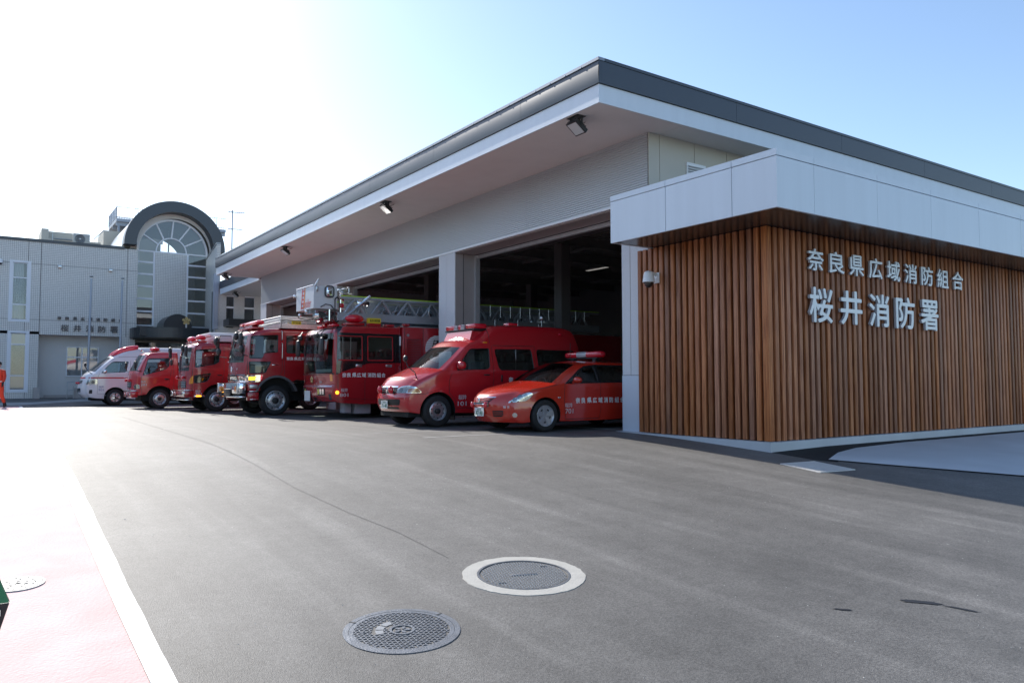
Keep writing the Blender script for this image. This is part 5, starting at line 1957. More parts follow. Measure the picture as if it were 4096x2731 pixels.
    MB().box(1.045, 1.385, -.06, .06, 2.186, 2.30, bev=.02).build('red_lens', M_REDLENS, o)
    for s in (-1, 1):
        mb = MB()
        for k in range(4): mb.box(1.035, 1.39, s * .07, s * .24, 2.19 + k * .029, 2.206 + k * .029)
        mb.build('speaker_grille', M_ALU, o)
    # mirrors, bonnet mirror, wiper, handles, roof fittings, mud flap
    for s in (-1, 1):
        mirror_pod(t, .50, s * (sh.y(.5, 1.25) + .12), 1.335, .075, .115, .085, M_RED, [(.50, s * (sh.y(.5, 1.2) - .02), 1.22), (.49, s * (sh.y(.5, 1.2) + .06), 1.29)])
    p0 = sh.ray((-.45, -.62, 3), (0, 0, -1))[0]
    mb = MB().tube([(p0.x + .05, -.70, p0.z - .10), (p0.x - .02, -.68, p0.z + .10), (p0.x - .10, -.50, p0.z + .24), (p0.x - .12, -.46, p0.z + .33)], .013, 6)
    mb.ell((p0.x - .13, -.46, p0.z + .40), (.05, .075, .075), 12, 8).ell((p0.x + .04, -.73, p0.z - .14), (.045, .05, .065), 12, 8)
    mb.build('guard_mirror', M_BLACK, t)
    wp = MB()
    for a, b in (((.02, .45), (.18, -.15)), ((.05, -.20), (.22, -.72))):
        pa, pb = sh.ray((a[0], a[1], 3), (0, 0, -1))[0], sh.ray((b[0], b[1], 3), (0, 0, -1))[0]
        if pa and pb: wp.tube([pa + Vector((0, 0, .02)), (pa + pb) / 2 + Vector((-.01, 0, .04)), pb + Vector((0, 0, .02))], .012, 6)
    wp.build('wiper', M_TRIM, t)
    for xx, zz in ((1.16, 1.115),):
        MB().box(xx, xx + .15, -sh.y(xx, zz) - .012, -sh.y(xx, zz) + .02, zz, zz + .03, bev=.008).build('door_handle', M_BLACK, t)
    MB().box(1.62, 1.665, -sh.y(1.64, 1.05) - .012, -sh.y(1.64, 1.05) + .02, .97, 1.13, bev=.01).build('door_handle', M_BLACK, t)
    MB().box(.44, .47, -.80, -.60, .14, .38).build('mud_flap', M_BLACK, t)
    mb = MB()
    for xx, hh in ((1.95, .16), (2.62, .18), (3.25, .10)): mb.tube([(xx, -.15, 2.30), (xx, -.15, 2.30 + hh)], .008, 6)
    mb.tube([(3.42, -.05, 2.3), (3.42, -.05, 2.52)], .01, 6).ell((3.42, -.05, 2.57), (.045, .045, .06), 10, 6)
    mb.build('roof_aerial', M_STEELB, t)
    MB().box(2.55, 2.85, .15, .40, 2.31, 2.43, bev=.03).build('rear_beacon', M_REDGLOW, t)
    MB().ell((3.45, -sh.y(3.45, 2.12) - .01, 2.12), (.06, .04, .045), 10, 6).build('side_lamp', M_REDLENS, t)
    MB().box(1.18, 1.30, -sh.y(1.24, 1.86) - .006, -sh.y(1.24, 1.86) + .01, 1.845, 1.88, bev=.01).build('marker_lamp', M_AMBER, t)
    for s in (-1, 1): MB().box(4.02, 4.12, s * .66, s * .84, .9, 1.5, bev=.03).build('tail_lamp', M_REDLENS, t)
    return t
build_van()
# ------------------------------------------------------------------ ambulance 901
def build_ambulance():
    t = vehicle_at('ambulance', 'white ambulance with a thin red stripe and swept red roof lamp, numbered 901', 'ambulance', 4.83, 36.62, 1.88)
    w = .94
    def W(x, z):
        y = w
        if x < -.35: y -= .22 * min(1.3, (-.35 - x) / .8) ** 2.0
        if x > 3.8: y -= .05 * ((x - 3.8) / .6) ** 2
        if z > 1.3: y -= .12 * (z - 1.3) + .16 * max(0, z - 1.95) ** 1.3
        if z < .5: y -= .08 * (.5 - z)
        return y
    top = [(-.95, .33, .06, .22, 0, None), (-1.06, .48, .09, .24, 0, None), (-1.10, .70, .11, .24, 0, None), (-1.07, .92, .11, .24, .0, None), (-1.0, 1.12, .11, .24, .01, None),
           (-.90, 1.28, .10, .22, .03, None), (-.72, 1.41, .08, .22, .04, 'windscreen', 'c'), (-.42, 1.73, .05, .18, .04, 'windscreen'), (-.12, 2.0, .06, .14, .04, None, 'c'),
           (.02, 2.10, .10, .12, .05, None), (.35, 2.29, .14, .08, .05, None), (.75, 2.42, .16, .03, .05, None), (1.3, 2.475, .17, 0, .045, None), (3.0, 2.48, .17, 0, .04, None), (4.1, 2.44, .16, 0, .03, None),
           (4.38, 2.25, .12, -.04, .02, None), (4.45, 1.6, .07, -.05, 0, None), (4.47, .8, .07, -.05, 0, None), (4.42, .36, .05, -.04, 0, None)]
    zb = .28
    bottom = [(3.7, zb)] + arch_pts(3.11, .34, .41, zb) + [(2.0, .25), (.8, .25)] + arch_pts(0, .34, .43, zb) + [(-.7, .30)]
    wins = [dict(name='door_window', poly=rpoly([(-.56, 1.36), (-.30, 1.68), (-.13, 1.84), (.0, 1.865), (.50, 1.86), (.40, 1.43), (.34, 1.40)], .05)),
            dict(name='side_window', poly=rpoly([(.66, 1.84), (1.75, 1.85), (1.75, 1.42), (.84, 1.42), (.76, 1.5)], .06), mat=M_GLASSD),
            dict(name='side_window', poly=rpoly([(1.9, 1.85), (3.3, 1.85), (3.3, 1.42), (1.9, 1.42)], .06), mat=M_GLASSD)]
    sh = Shell(top, bottom, W, wins, pw=2.6)
    sh.build(t, M_AMBW, M_GLASSV)
    for cx, r_ in ((0, .43), (3.11, .41)): arch_liner(t, sh, cx, .34, r_, zb)
    wheels(t, (0, 3.11), w - .02, .34, .20, .20, 'alloy')
    MB().box(-.85, 4.2, -.70, .70, .20, .34).build('underbody', M_UNDER, t)
    MB().box(-.62, -.25, -.78, .78, 1.05, 1.33, bev=.05).build('dashboard', M_DASH, t)
    MB().box(-.4, 4.3, -.80, .80, .40, .44).build('cabin_floor', M_DASH, t)
    seats(t, .02, .85, .78, ((0, 2),), .62)
    steering(t, -.2, .42, 1.24, .19)
    MB().box(.64, .67, -.75, .75, .5, 1.9).build('bulkhead', mat('van_lining', (.34, .36, .36), .8), t)
    for s in (-1, 1):
        x = MB()
        sh.side_poly(x, [(-1.0, 1.135), (-1.0, 1.19), (4.42, 1.19), (4.42, 1.135)], s, .003, .09)
        x.build('red_stripe', M_STRIPE, t, fixn=False)
    x = MB()
    sh.press(x, [(-.55, 1.135), (-.55, 1.19), (.55, 1.19), (.55, 1.135)], 0, off=.004)
    x.build('red_stripe', M_STRIPE, t, fixn=False)
    g = MB()
    sh.side_line(g, [(-.62, 1.36), (-.68, 1.1), (-.68, .49), (-.42, .49)])
    sh.side_line(g, [(.57, 1.90), (.56, 1.3), (.50, .7)])
    sh.side_line(g, [(.10, 2.05), (.6, 2.07), (4.3, 2.07)], .012)
    sh.side_line(g, [(1.82, 2.05), (1.82, .3)], .01)
    g.build('panel_gap', mat('gap_grey', (.12, .11, .12), .7), t, fixn=False)
    x = MB()
    sh.side_text(x, '桜井', -.635, .735, .095, gap=.10)
    sh.side_text(x, '901', -.64, .61, .09, w=.20)
    x.build('fleet_number', M_BLUETEXT, t, fixn=False)
    for k in (1, -1):
        hl = rpoly([(-.19, .87), (-.18, 1.07), (.03, 1.11), (.25, 1.10), (.255, .885)], .04)
        m_ = MB()
        sh.press(m_, flip(hl, k), 40 * k, off=.003)
        h = m_.build('headlamp', M_REFL, t, fixn=False)
        m_ = MB()
        for c in (-.07, .12): sh.press(m_, flip(circ(c, .98, .06), k), 40 * k, off=.007)
        m_.build('lamp_bowl', mat('lamp_bowl', (.30, .31, .31), .12, metal=.9), h, fixn=False)
        m_ = MB()
        sh.press(m_, flip(hl, k), 40 * k, off=.014)
        m_.build('lamp_cover', M_LENS, h, fixn=False)
        m_ = MB()
        sh.press(m_, flip(rpoly([(-.02, .50), (.0, .66), (.10, .66), (.10, .50)], .02), k), 40 * k, off=.004)
        m_.build('fog_lamp', M_TRIM, t, fixn=False)
    m_ = MB()
    sh.press(m_, rpoly([(-.45, .94), (-.45, 1.06), (.45, 1.06), (.45, .94)], .03), 0, off=.004)
    sh.press(m_, rpoly([(-.42, .56), (-.42, .72), (.42, .72), (.42, .56)], .03), 0, off=.004)
    gr = m_.build('grille', M_TRIM, t, fixn=False)
    m_ = MB()
    for zz in (.975, 1.02, .60, .655): sh.press(m_, [(-.43, zz), (.43, zz), (.43, zz + .018), (-.43, zz + .018)], 0, off=.014)
    m_.build('chrome_strip', M_CHROME, gr, fixn=False)
    for yy in (-.3, .3, -.12, .12):
        p = sh.press_pt(yy, .95, 0)
        MB().ell((p.x - .06, yy, .95), (.05, .05, .05), 12, 8).build('strobe_lamp', M_REDLENS, t)
    # swept roof lamp: long red lens each side over a white brow
    for s in (-1, 1):
        mb = MB()
        vs, fs = [], []
        N_ = 12
        for i in range(N_ + 1):
            u = i / N_
            xx = -.10 + .98 * u
            zc_ = 2.12 + .37 * u ** .75
            hh = .145 * math.sin(math.pi * min(1, .12 + .88 * (1 - u))) ** .7 + .015
            for j in range(8):
                a = math.pi * 2 * j / 8
                vs.append((xx - .04 * abs(math.sin(a)) * (1 - u), s * (.46 + .14 * u + .17 * math.cos(a)), zc_ + hh * math.sin(a)))
        for i in range(N_):
            for j in range(8): fs.append((i * 8 + j, i * 8 + (j + 1) % 8, (i + 1) * 8 + (j + 1) % 8, (i + 1) * 8 + j))
        fs += [tuple(range(8))[::-1], tuple(range(N_ * 8, N_ * 8 + 8))]
        mb.add(vs, fs, 0, True)
        mb.build('roof_lamp', M_REDGLOW, t, sharp=60)
    for s in (-1, 1):
        mirror_pod(t, -.42, s * (sh.y(-.42, 1.4) + .10), 1.43, .07, .10, .085, M_CHROME, [(-.42, s * sh.y(-.4, 1.35), 1.35), (-.42, s * (sh.y(-.4, 1.35) + .07), 1.40)])
    p0 = sh.ray((-.92, -.62, 3), (0, 0, -1))[0]
    mb = MB().tube([(p0.x + .1, -.72, p0.z - .05), (p0.x - .08, -.70, p0.z + .06), (p0.x - .20, -.60, p0.z + .28)], .015, 6)
    mb.ell((p0.x - .20, -.58, p0.z + .36), (.05, .07, .08), 12, 8).ell((p0.x + .12, -.74, p0.z - .08), (.04, .05, .07), 10, 8)
    mb.build('guard_mirror', M_BLACK, t)
    MB().box(.30, .45, -sh.y(.37, 1.17) - .014, -sh.y(.37, 1.17) + .02, 1.165, 1.20, bev=.008).build('door_handle', M_AMBW, t)
    return t
build_ambulance()
# ------------------------------------------------------------------ shared truck pieces
def press_box(parent, name, m, x0, x1, y0, y1, z0, z1, bev=.01):
    return MB().box(x0, x1, y0, y1, z0, z1, bev=bev).build(name, m, parent)

def truck_mirror(parent, x, y, z, h=.30, w=.20, arm=None, name='mirror'):
    mb = MB()
    if arm: mb.tube(arm, .014, 6)
    mb.box(x - .05, x + .03, y - w / 2, y + w / 2, z - h / 2, z + h / 2, bev=.04)
    return mb.build(name, M_BLACK, parent, sharp=50)

def roller_doors(parent, x0, x1, y, z0, z1, n, sgn=-1):
    step = (x1 - x0) / n
    for i in range(n):
        a, b = x0 + i * step + .03, x0 + (i + 1) * step - .03
        d = MB().box(a, b, y - .01, y + .01, z0, z1)
        zz = z0 + .04
        while zz < z1 - .04:
            d.box(a + .01, b - .01, y + sgn * .016, y + sgn * .011, zz, zz + .04)
            zz += .055
        d.build('locker_shutter', M_ALU, parent)

# ------------------------------------------------------------------ small pumper 201
def build_pumper_small():
    t = vehicle_at('fire_engine', 'small red fire engine with low cab and domed red beacon, numbered 201', 'fire engine', 5.63, 31.29, 1.90)
    w = .95
    def W(x, z):
        y = w
        if x < -.45: y -= .16 * min(1.4, (-.45 - x) / .45) ** 2
        if z > 1.2: y -= .14 * (z - 1.2)
        return y
    top = [(-.78, .50, .05, .10, 0, None), (-.82, .72, .08, .12, 0, None), (-.82, 1.0, .10, .14, 0, None), (-.79, 1.26, .10, .15, .0, None), (-.74, 1.40, .08, .15, .01, 'windscreen', 'c'),
           (-.60, 1.72, .06, .15, .02, 'windscreen'), (-.46, 1.98, .06, .13, .03, None, 'c'), (-.38, 2.06, .09, .10, .03, None), (-.10, 2.11, .09, .03, .03, None), (.50, 2.11, .08, 0, .03, None), (.62, 2.05, .05, 0, .01, None), (.63, 1.2, .03, 0, 0, None), (.63, .62, .03, 0, 0, None)]
    zb = .54
    bottom = arch_pts(0, .36, .50, zb) + [(-.70, .50)]
    wins = [dict(name='door_window', poly=rpoly([(-.61, 1.23), (-.42, 1.88), (.33, 1.90), (.31, 1.58), (.18, 1.46)], .05))]
    sh = Shell(top, bottom, W, wins)
    sh.build(t, M_RED, M_GLASSV, name='cab')
    arch_liner(t, sh, 0, .36, .50, zb)
    wheels(t, (0, 2.75), w - .04, .365, .225, .21, 'truck')
    MB().box(-.6, 4.3, -.62, .62, .28, .56).build('chassis', M_UNDER, t)
    MB().box(-.66, -.38, -.80, .80, 1.0, 1.20, bev=.04).build('dashboard', M_DASH, t)
    seats(t, -.08, 1.0, .8, ((0, 2),), .55)
    steering(t, -.3, .40, 1.28, .19)
    # bumper
    MB().box(-.98, -.74, -.90, .90, .42, .66, bev=.05).build('bumper', M_RED, t)
    MB().box(-.99, -.72, -.91, .91, .655, .69, bev=.012).build('bumper_top', M_CHROME, t)
    for k in (1, -1):
        hl = rpoly([(-.10, .73), (-.10, .84), (.04, .92), (.20, .90), (.21, .74)], .03)
        m_ = MB()
        sh.press(m_, flip(hl, k), 42 * k, off=.004)
        h = m_.build('headlamp', M_REFL, t, fixn=False)
        m_ = MB()
        sh.press(m_, flip(hl, k), 42 * k, off=.014)
        m_.build('lamp_cover', M_LENS, h, fixn=False)
        MB().box(-.995, -.975, k * .62 - .06, k * .62 + .06, .50, .58, bev=.02).build('fog_lamp', M_CHROME, t)
    m_ = MB()
    sh.press(m_, rpoly([(-.45, .78), (-.50, 1.0), (.50, 1.0), (.45, .78)], .03), 0, off=.004)
    gr = m_.build('grille', M_TRIM, t, fixn=False)
    m_ = MB()
    for zz in (.82, .88, .94): sh.press(m_, [(-.44, zz), (.44, zz), (.44, zz + .022), (-.44, zz + .022)], 0, off=.014)
    m_.build('grille_bar', M_CHROME, gr, fixn=False)
    for yy in (-.4, .4):
        p = sh.press_pt(yy, 1.05, 0)
        MB().ell((p.x - .05, yy, 1.06), (.05, .05, .06), 12, 8).build('strobe_lamp', M_REDLENS, t)
    g = MB()
    sh.side_line(g, [(-.64, 1.22), (-.66, .9), (-.62, .53)])
    sh.side_line(g, [(.38, 2.0), (.38, 1.4), (.30, .95), (.20, .86)], .011)
    sh.side_line(g, [(.46, 2.08), (.48, .60)], .011)
    g.build('panel_gap', M_TRIM, t, fixn=False)
    x = MB()
    sh.side_text(x, '桜井', -.66, .965, .075, gap=.085)
    sh.side_text(x, '201', -.665, .855, .078, w=.19)
    x.build('fleet_number', M_TEXT2, t, fixn=False)
    MB().box(.14, .30, -sh.y(.2, 1.1) - .012, -sh.y(.2, 1.1) + .02, 1.07, 1.13, bev=.015).build('door_handle', M_BLACK, t)
    # beacon: low red dome on a foot
    lb = MB().lathe([(0, 2.14), (.12, 2.14), (.10, 2.19), (0, 2.19)], (-.06, 0, 0), 'z', 16).box(-.20, .10, -.30, .30, 2.17, 2.20, bev=.01)
    o = lb.build('light_bar', M_RED, t)
    mb = MB().ell((0, 0, 0), (.17, .42, .085), 22, 10)
    mb.v = [(a - .06, b, c + 2.255) for a, b, c in mb.v]
    mb.build('red_lens', M_REDGLOW, o)
    for s in (-1, 1):
        truck_mirror(t, -.88, s * 1.08, 1.63, .26, .16, [(-.62, s * .88, 1.38), (-.86, s * 1.05, 1.42), (-.88, s * 1.08, 1.55)])
    MB().tube([(-.5, -.4, 2.1), (-.56, -.4, 2.18)], .02, 6).ell((-.6, -.4, 2.2), (.05, .05, .05), 10, 6).build('spot_lamp', M_CHROME, t)
    body = MB().box(.72, 4.4, -.93, .93, .62, 1.55, bev=.03)
    body.build('equipment_body', M_RED, t)
    roller_doors(t, .8, 4.3, -.935, .75, 1.45, 3)
    MB().box(.75, 4.3, -.8, .8, 1.551, 1.62).tube([(.8, -.85, 1.56), (.8, -.85, 1.95), (4.2, -.85, 1.95), (4.2, -.85, 1.56)], .022, 8).tube([(.8, .85, 1.56), (.8, .85, 1.95), (4.2, .85, 1.95), (4.2, .85, 1.56)], .022, 8).build('hose_deck', M_TREAD, t)
    return t
build_pumper_small()

# ------------------------------------------------------------------ tall pumper 301
def build_pumper_tall():
    t = vehicle_at('fire_engine', 'tall red fire engine with white roof box and lit amber step lamp, numbered 301', 'fire engine', 6.63, 26.93, 2.28)
    w = 1.14
    def W(x, z):
        y = w
        if x < -.55: y -= .17 * min(1.5, (-.55 - x) / .28) ** 2
        if z > 1.4: y -= .10 * (z - 1.4)
        return y
    top = [(-.80, .46, .04, .06, 0, None), (-.84, .75, .07, .09, 0, None), (-.84, 1.05, .09, .10, 0, None), (-.83, 1.36, .10, .11, 0, 'windscreen', 'c'), (-.79, 1.80, .08, .12, .0, 'windscreen'), (-.74, 2.14, .07, .12, .01, None, 'c'),
           (-.66, 2.24, .09, .10, .02, None), (-.45, 2.30, .09, .04, .03, None), (.3, 2.31, .08, 0, .03, None), (1.28, 2.31, .08, 0, .03, None), (1.36, 2.24, .05, 0, .01, None), (1.37, 1.2, .03, 0, 0, None), (1.37, .70, .03, 0, 0, None)]
    zb = .55
    bottom = [(.8, .62)] + arch_pts(0, .40, .52, zb) + [(-.60, .50), (-.72, .47)]
    wins = [dict(name='door_window', poly=rpoly([(-.72, 1.46), (-.70, 2.06), (.06, 2.12), (.05, 1.66), (-.08, 1.58)], .05)),
            dict(name='lower_window', poly=rpoly([(-.75, 1.21), (-.21, 1.29), (-.31, 1.03), (-.45, .97), (-.74, .94)], .05), mat=M_GLASSD),
            dict(name='door_window', poly=rpoly([(.42, 1.62), (.42, 2.12), (1.15, 2.12), (1.15, 1.62)], .05), mat=M_GLASSD)]
    sh = Shell(top, bottom, W, wins)
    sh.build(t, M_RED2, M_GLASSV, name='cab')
    arch_liner(t, sh, 0, .40, .52, zb)
    wheels(t, (0, 3.25), w - .05, .405, .245, .24, 'truck')
    MB().box(-.7, 5.0, -.7, .7, .34, .62).build('chassis', M_UNDER, t)
    MB().box(-.70, -.42, -.95, .95, 1.05, 1.32, bev=.04).build('dashboard', M_DASH, t)
    seats(t, -.12, 1.15, .95, ((0, 2), (.9, 2)), .6)
    steering(t, -.35, .5, 1.42, .21)
    MB().box(-.35, .0, -.62, -.35, 1.55, 2.0, bev=.05).build('seat_gear', mat('red_kit', (.5, .05, .06), .7), t)
    MB().box(-1.03, -.76, -1.08, 1.08, .48, .70, bev=.04).build('bumper', M_RED2, t)
    MB().box(-1.04, -.74, -1.09, 1.09, .698, .725, bev=.01).box(-1.02, -.76, -1.06, 1.06, .38, .42, bev=.01).build('bumper_trim', M_CHROME, t)
    for k in (1, -1):
        MB().box(-1.06, -1.02, k * .82 - .13, k * .82 + .13, .52, .67, bev=.05).build('headlamp', M_REFL, t)
        MB().box(-1.05, -1.02, k * 1.0 - .05, k * 1.0 + .05, .50, .69, bev=.01).build('bumper_light', M_CHROME, t)
        m_ = MB()
        sh.press(m_, flip(rpoly([(-.11, .92), (-.10, 1.05), (.09, 1.22), (.09, .94)], .03), k), 50 * k, off=.008)
        m_.build('indicator', M_AMBER, t, fixn=False)
        press_box(t, 'step_lamp', M_AMBERLIT, -.69, -.52, k * 1.135, k * 1.16, .505, .545, .01)
        press_box(t, 'step_trim', M_STEELB, -.74, -.40, k * 1.10, k * 1.134, .49, .55, .01)
    m_ = MB()
    sh.press(m_, rpoly([(-.62, .78), (-.62, 1.02), (.62, 1.02), (.62, .78)], .03), 0, off=.004)
    gr = m_.build('grille', M_TRIM, t, fixn=False)
    m_ = MB()
    for zz in (.80, .855, .91, .965): sh.press(m_, [(-.6, zz), (.6, zz), (.6, zz + .028), (-.6, zz + .028)], 0, off=.016)
    m_.build('grille_bar', M_CHROME, gr, fixn=False)
    for yy in (-.45, .45):
        p = sh.press_pt(yy, 1.12, 0)
        MB().ell((p.x - .05, yy, 1.14), (.05, .07, .06), 12, 8).build('strobe_lamp', M_REDLENS, t)
    x = MB()
    sh.side_text(x, '桜井', -.695, .645, .078, gap=.088)
    sh.side_text(x, '301', -.70, .53 + .03, .07, w=.19)
    sh.press(x, [(.3, 1.12), (.3, 1.2), (.38, 1.2), (.38, 1.12)], 0, off=.006)
    x.build('fleet_number', M_TEXT2, t, fixn=False)
    g = MB()
    sh.side_line(g, [(-.78, 1.42), (-.79, .55)], .011)
    sh.side_line(g, [(.20, 2.22), (.20, 1.3), (.12, .96)], .012)
    sh.side_line(g, [(.36, 2.24), (.36, .70)], .012)
    sh.side_line(g, [(1.24, 2.24), (1.24, .70)], .012)
    g.build('panel_gap', M_TRIM, t, fixn=False)
    MB().box(-.02, .14, -sh.y(.06, 1.22) - .012, -sh.y(.06, 1.22) + .02, 1.20, 1.235, bev=.01).build('door_handle', M_BLACK, t)
    MB().tube([(-.02, -1.10, 2.24), (-.02, -1.12, 2.42)], .012, 6).build('marker_whip', mat('whip_cream', (.6, .5, .4), .5), t)
    # beacon pair in front, white boxes behind
    o = MB().box(-.62, -.30, -.85, .85, 2.30, 2.38, bev=.02).build('light_bar', M_RED, t)
    for k in (-.62, .62):
        mb = MB().ell((0, 0, 0), (.17, .30, .11), 20, 10)
        mb.v = [(a - .46, b + k, c + 2.48) for a, b, c in mb.v]
        mb.build('red_lens', M_REDGLOW, o)
        MB().box(-.56, -.36, k - .18, k + .18, 2.36, 2.42, bev=.02).build('beacon_foot', M_CHROME, o)
    MB().box(-.10, 1.2, -1.05, 1.05, 2.35, 2.55, bev=.02).build('roof_box', mat('roof_box_pale', (.62, .55, .57), .4), t)
    MB().box(-.16, .9, -.6, .9, 2.56, 2.68, bev=.03).build('roof_unit', M_WHITE, t)
    for s in (-1, 1):
        a = [(-.74, s * 1.05, 2.22), (-1.0, s * 1.15, 2.24), (-1.04, s * 1.24, 2.0), (-1.0, s * 1.24, 1.72)]
        truck_mirror(t, -1.04, s * 1.24, 2.0, .34, .22, a)
        MB().ell((-1.1, s * 1.02, 2.1), (.06, .11, .11), 12, 8).tube([(-1.0, s * 1.15, 2.2), (-1.06, s * 1.02, 2.12)], .012, 6).build('round_mirror', M_BLACK, t)
        truck_mirror(t, -1.0, s * 1.22, 1.68, .20, .18)
    wp = MB()
    for y0, y1 in ((-.75, -.15), (.1, .7)):
        pa, pb = sh.press_pt(y0, 1.40, 0), sh.press_pt(y1, 1.52, 0)
        if pa and pb: wp.tube([pa - Vector((.03, 0, 0)), pb - Vector((.03, 0, 0))], .012, 6)
    wp.build('wiper', M_TRIM, t)
    MB().box(1.42, 5.3, -1.12, 1.12, .62, 2.0, bev=.03).build('equipment_body', M_RED2, t)
    roller_doors(t, 1.5, 5.2, -1.125, .75, 1.9, 4)
    return t
build_pumper_tall()

# ------------------------------------------------------------------ rescue truck with chrome bumper
def build_rescue():
    t = vehicle_at('fire_engine', 'red rescue truck with big chrome bumper and checker-plate roof rack', 'fire engine', 7.22, 22.6, 2.40)
    w = 1.20
    def W(x, z):
        y = w
        if x < -.45: y -= .26 * min(1.45, (-.45 - x) / .42) ** 2
        if z > 1.5: y -= .10 * (z - 1.5)
        return y
    top = [(-.80, .95, .04, .06, 0, None), (-.84, 1.12, .07, .10, 0, None), (-.84, 1.35, .09, .12, 0, None), (-.82, 1.56, .10, .13, 0, 'windscreen', 'c'), (-.78, 1.95, .09, .14, 0, 'windscreen'), (-.72, 2.34, .08, .14, .01, None, 'c'),
           (-.62, 2.45, .10, .11, .02, None), (-.25, 2.54, .10, .03, .03, None), (.3, 2.56, .09, 0, .03, None), (1.5, 2.56, .08, 0, .03, None), (1.62, 2.48, .05, 0, .01, None), (1.64, 1.4, .03, 0, 0, None), (1.64, .92, .03, 0, 0, None)]
    zb = .95
    bottom = [(1.0, 1.02), (.60, 1.05)] + [(.57 * math.cos(R(a)) + .02, .50 + .66 * math.sin(R(a))) for a in (45, 60, 75, 90, 105, 120, 135)] + [(-.62, .96)]
    wins = [dict(name='door_window', poly=rpoly([(-.755, 1.66), (-.70, 2.33), (.07, 2.38), (.05, 1.85), (-.34, 1.82), (-.42, 1.66)], .05)),
            dict(name='lower_window', poly=rpoly([(-.765, 1.58), (-.15, 1.58), (-.32, 1.24), (-.75, 1.22)], .04), mat=M_GLASSV),
            dict(name='door_window', poly=rpoly([(.30, 1.83), (.30, 2.36), (1.30, 2.38), (1.30, 1.84)], .05))]
    sh = Shell(top, bottom, W, wins)
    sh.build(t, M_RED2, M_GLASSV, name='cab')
    wheels(t, (0, 3.7), w - .03, .44, .285, .27, 'truck')
    MB().box(-.6, 5.5, -.75, .75, .42, .95).box(-.45, .5, -.9, .9, .7, 1.1).build('chassis', M_UNDER, t)
    for s in (-1, 1):   # mudguard over the front wheel
        v = []
        n = 14
        for i in range(n + 1):
            a = R(20 + 140 * i / n)
            for rr, yy in ((.60, 1.205), (.60, .86), (.66, 1.205)):
                v.append((.02 + rr * math.cos(a), s * yy, .48 + rr * 1.06 * math.sin(a)))
        f = []
        for i in range(n): 
            f += [(3 * i, 3 * i + 3, 3 * i + 4, 3 * i + 1), (3 * i, 3 * i + 2, 3 * i + 5, 3 * i + 3)]
        MB().add(v, f, 0, True).build('mudguard', mat('mudguard_grey', (.10, .10, .11), .5), t, fixn=False)
    MB().box(-.72, -.40, -1.02, 1.02, 1.2, 1.48, bev=.04).build('dashboard', M_DASH, t)
    seats(t, -.1, 1.35, 1.0, ((0, 2), (1.0, 3)), .6)
    steering(t, -.36, .55, 1.6, .22)
    # chrome corner strip, headlamps, orange indicator
    for k in (1, -1):
        m_ = MB()
        sh.side_poly(m_, [(-.80, .985), (-.80, 1.185), (-.38, 1.185), (-.44, 1.03), (-.52, .985)], -k, .012, .05)
        m_.build('chrome_panel', M_CHROME, t, fixn=False)
        m_ = MB()
        sh.side_poly(m_, rpoly([(-.765, 1.035), (-.765, 1.13), (-.58, 1.14), (-.63, 1.035)], .015), -k, .022, .05)
        m_.build('indicator', M_AMBERLIT if k == 1 else M_AMBER, t, fixn=False)
        m_ = MB()
        sh.press(m_, flip(rpoly([(.46, .985), (.46, 1.15), (.90, 1.16), (.90, .985)], .02), k), 8 * k, off=.012)
        h = m_.build('headlamp', M_REFL, t, fixn=False)
        m_ = MB()
        for c in (.56, .74): sh.press(m_, flip(circ(c, 1.07, .065), k), 8 * k, off=.018)
        m_.build('lamp_bowl', mat('lamp_bowl', (.30, .31, .31), .12, metal=.9), h, fixn=False)
        press_box(t, 'cab_step', M_RED2, -.82, -.50, k * .98, k * 1.195, .45, .69, .02)
        press_box(t, 'cab_step', M_RED2, -.82, -.46, k * .98, k * 1.195, .72, .96, .02)
        press_box(t, 'step_light', M_STEELB, -.77, -.54, k * 1.19, k * 1.205, .79, .90, .01)
        press_box(t, 'step_tread', M_CHROME, -.78, -.52, k * 1.18, k * 1.215, .70, .725, .005)
        press_box(t, 'step_tread', M_CHROME, -.76, -.54, k * 1.18, k * 1.215, .47, .49, .005)
    m_ = MB()
    sh.press(m_, rpoly([(-.45, 1.0), (-.45, 1.17), (.45, 1.17), (.45, 1.0)], .02), 0, off=.006)
    gr = m_.build('grille', M_TRIM, t, fixn=False)
    m_ = MB()
    for zz in (1.02, 1.065, 1.11): sh.press(m_, [(-.44, zz), (.44, zz), (.44, zz + .022), (-.44, zz + .022)], 0, off=.018)
    sh.press(m_, rpoly([(-.98, 1.175), (-.98, 1.205), (.98, 1.205), (.98, 1.175)], .01), 0, off=.016)
    m_.build('grille_bar', M_CHROME, gr, fixn=False)
    # bumper
    MB().box(-1.06, -.86, -1.19, 1.19, .64, .96, bev=.03).box(-1.05, -.86, -1.18, 1.18, .52, .58, bev=.02).build('bumper', M_CHROME, t)
    MB().box(-1.0, -.84, -1.0, 1.0, .54, .70).build('bumper_core', M_UNDER, t)
    MB().box(-1.10, -1.055, -.35, .35, .58, .78, bev=.01).build('winch_plate', M_BLACK, t)
    for k in (1, -1):
        MB().box(-1.09, -1.055, k * .86 - .10, k * .86 + .10, .70, .86, bev=.02).build('fog_lamp', M_AMBER, t)
        MB().box(-1.10, -1.055, k * 1.06 - .07, k * 1.06 + .07, .66, .95, bev=.01).build('bumper_light', M_STEELB, t)
    p = sh.press_pt(0, 1.36, 0)
    mb = MB()
    for q in range(5):
        a = R(90 + 72 * q)
        mb.ell((p.x - .012, .055 * math.cos(a), 1.36 + .055 * math.sin(a)), (.012, .035, .035), 8, 6)
    mb.build('emblem', M_CHROME, t)
    x = MB()
    sh.side_text(x, '奈良県広域消防組合', .30, 1.625, .10, gap=.115, bold=.05)
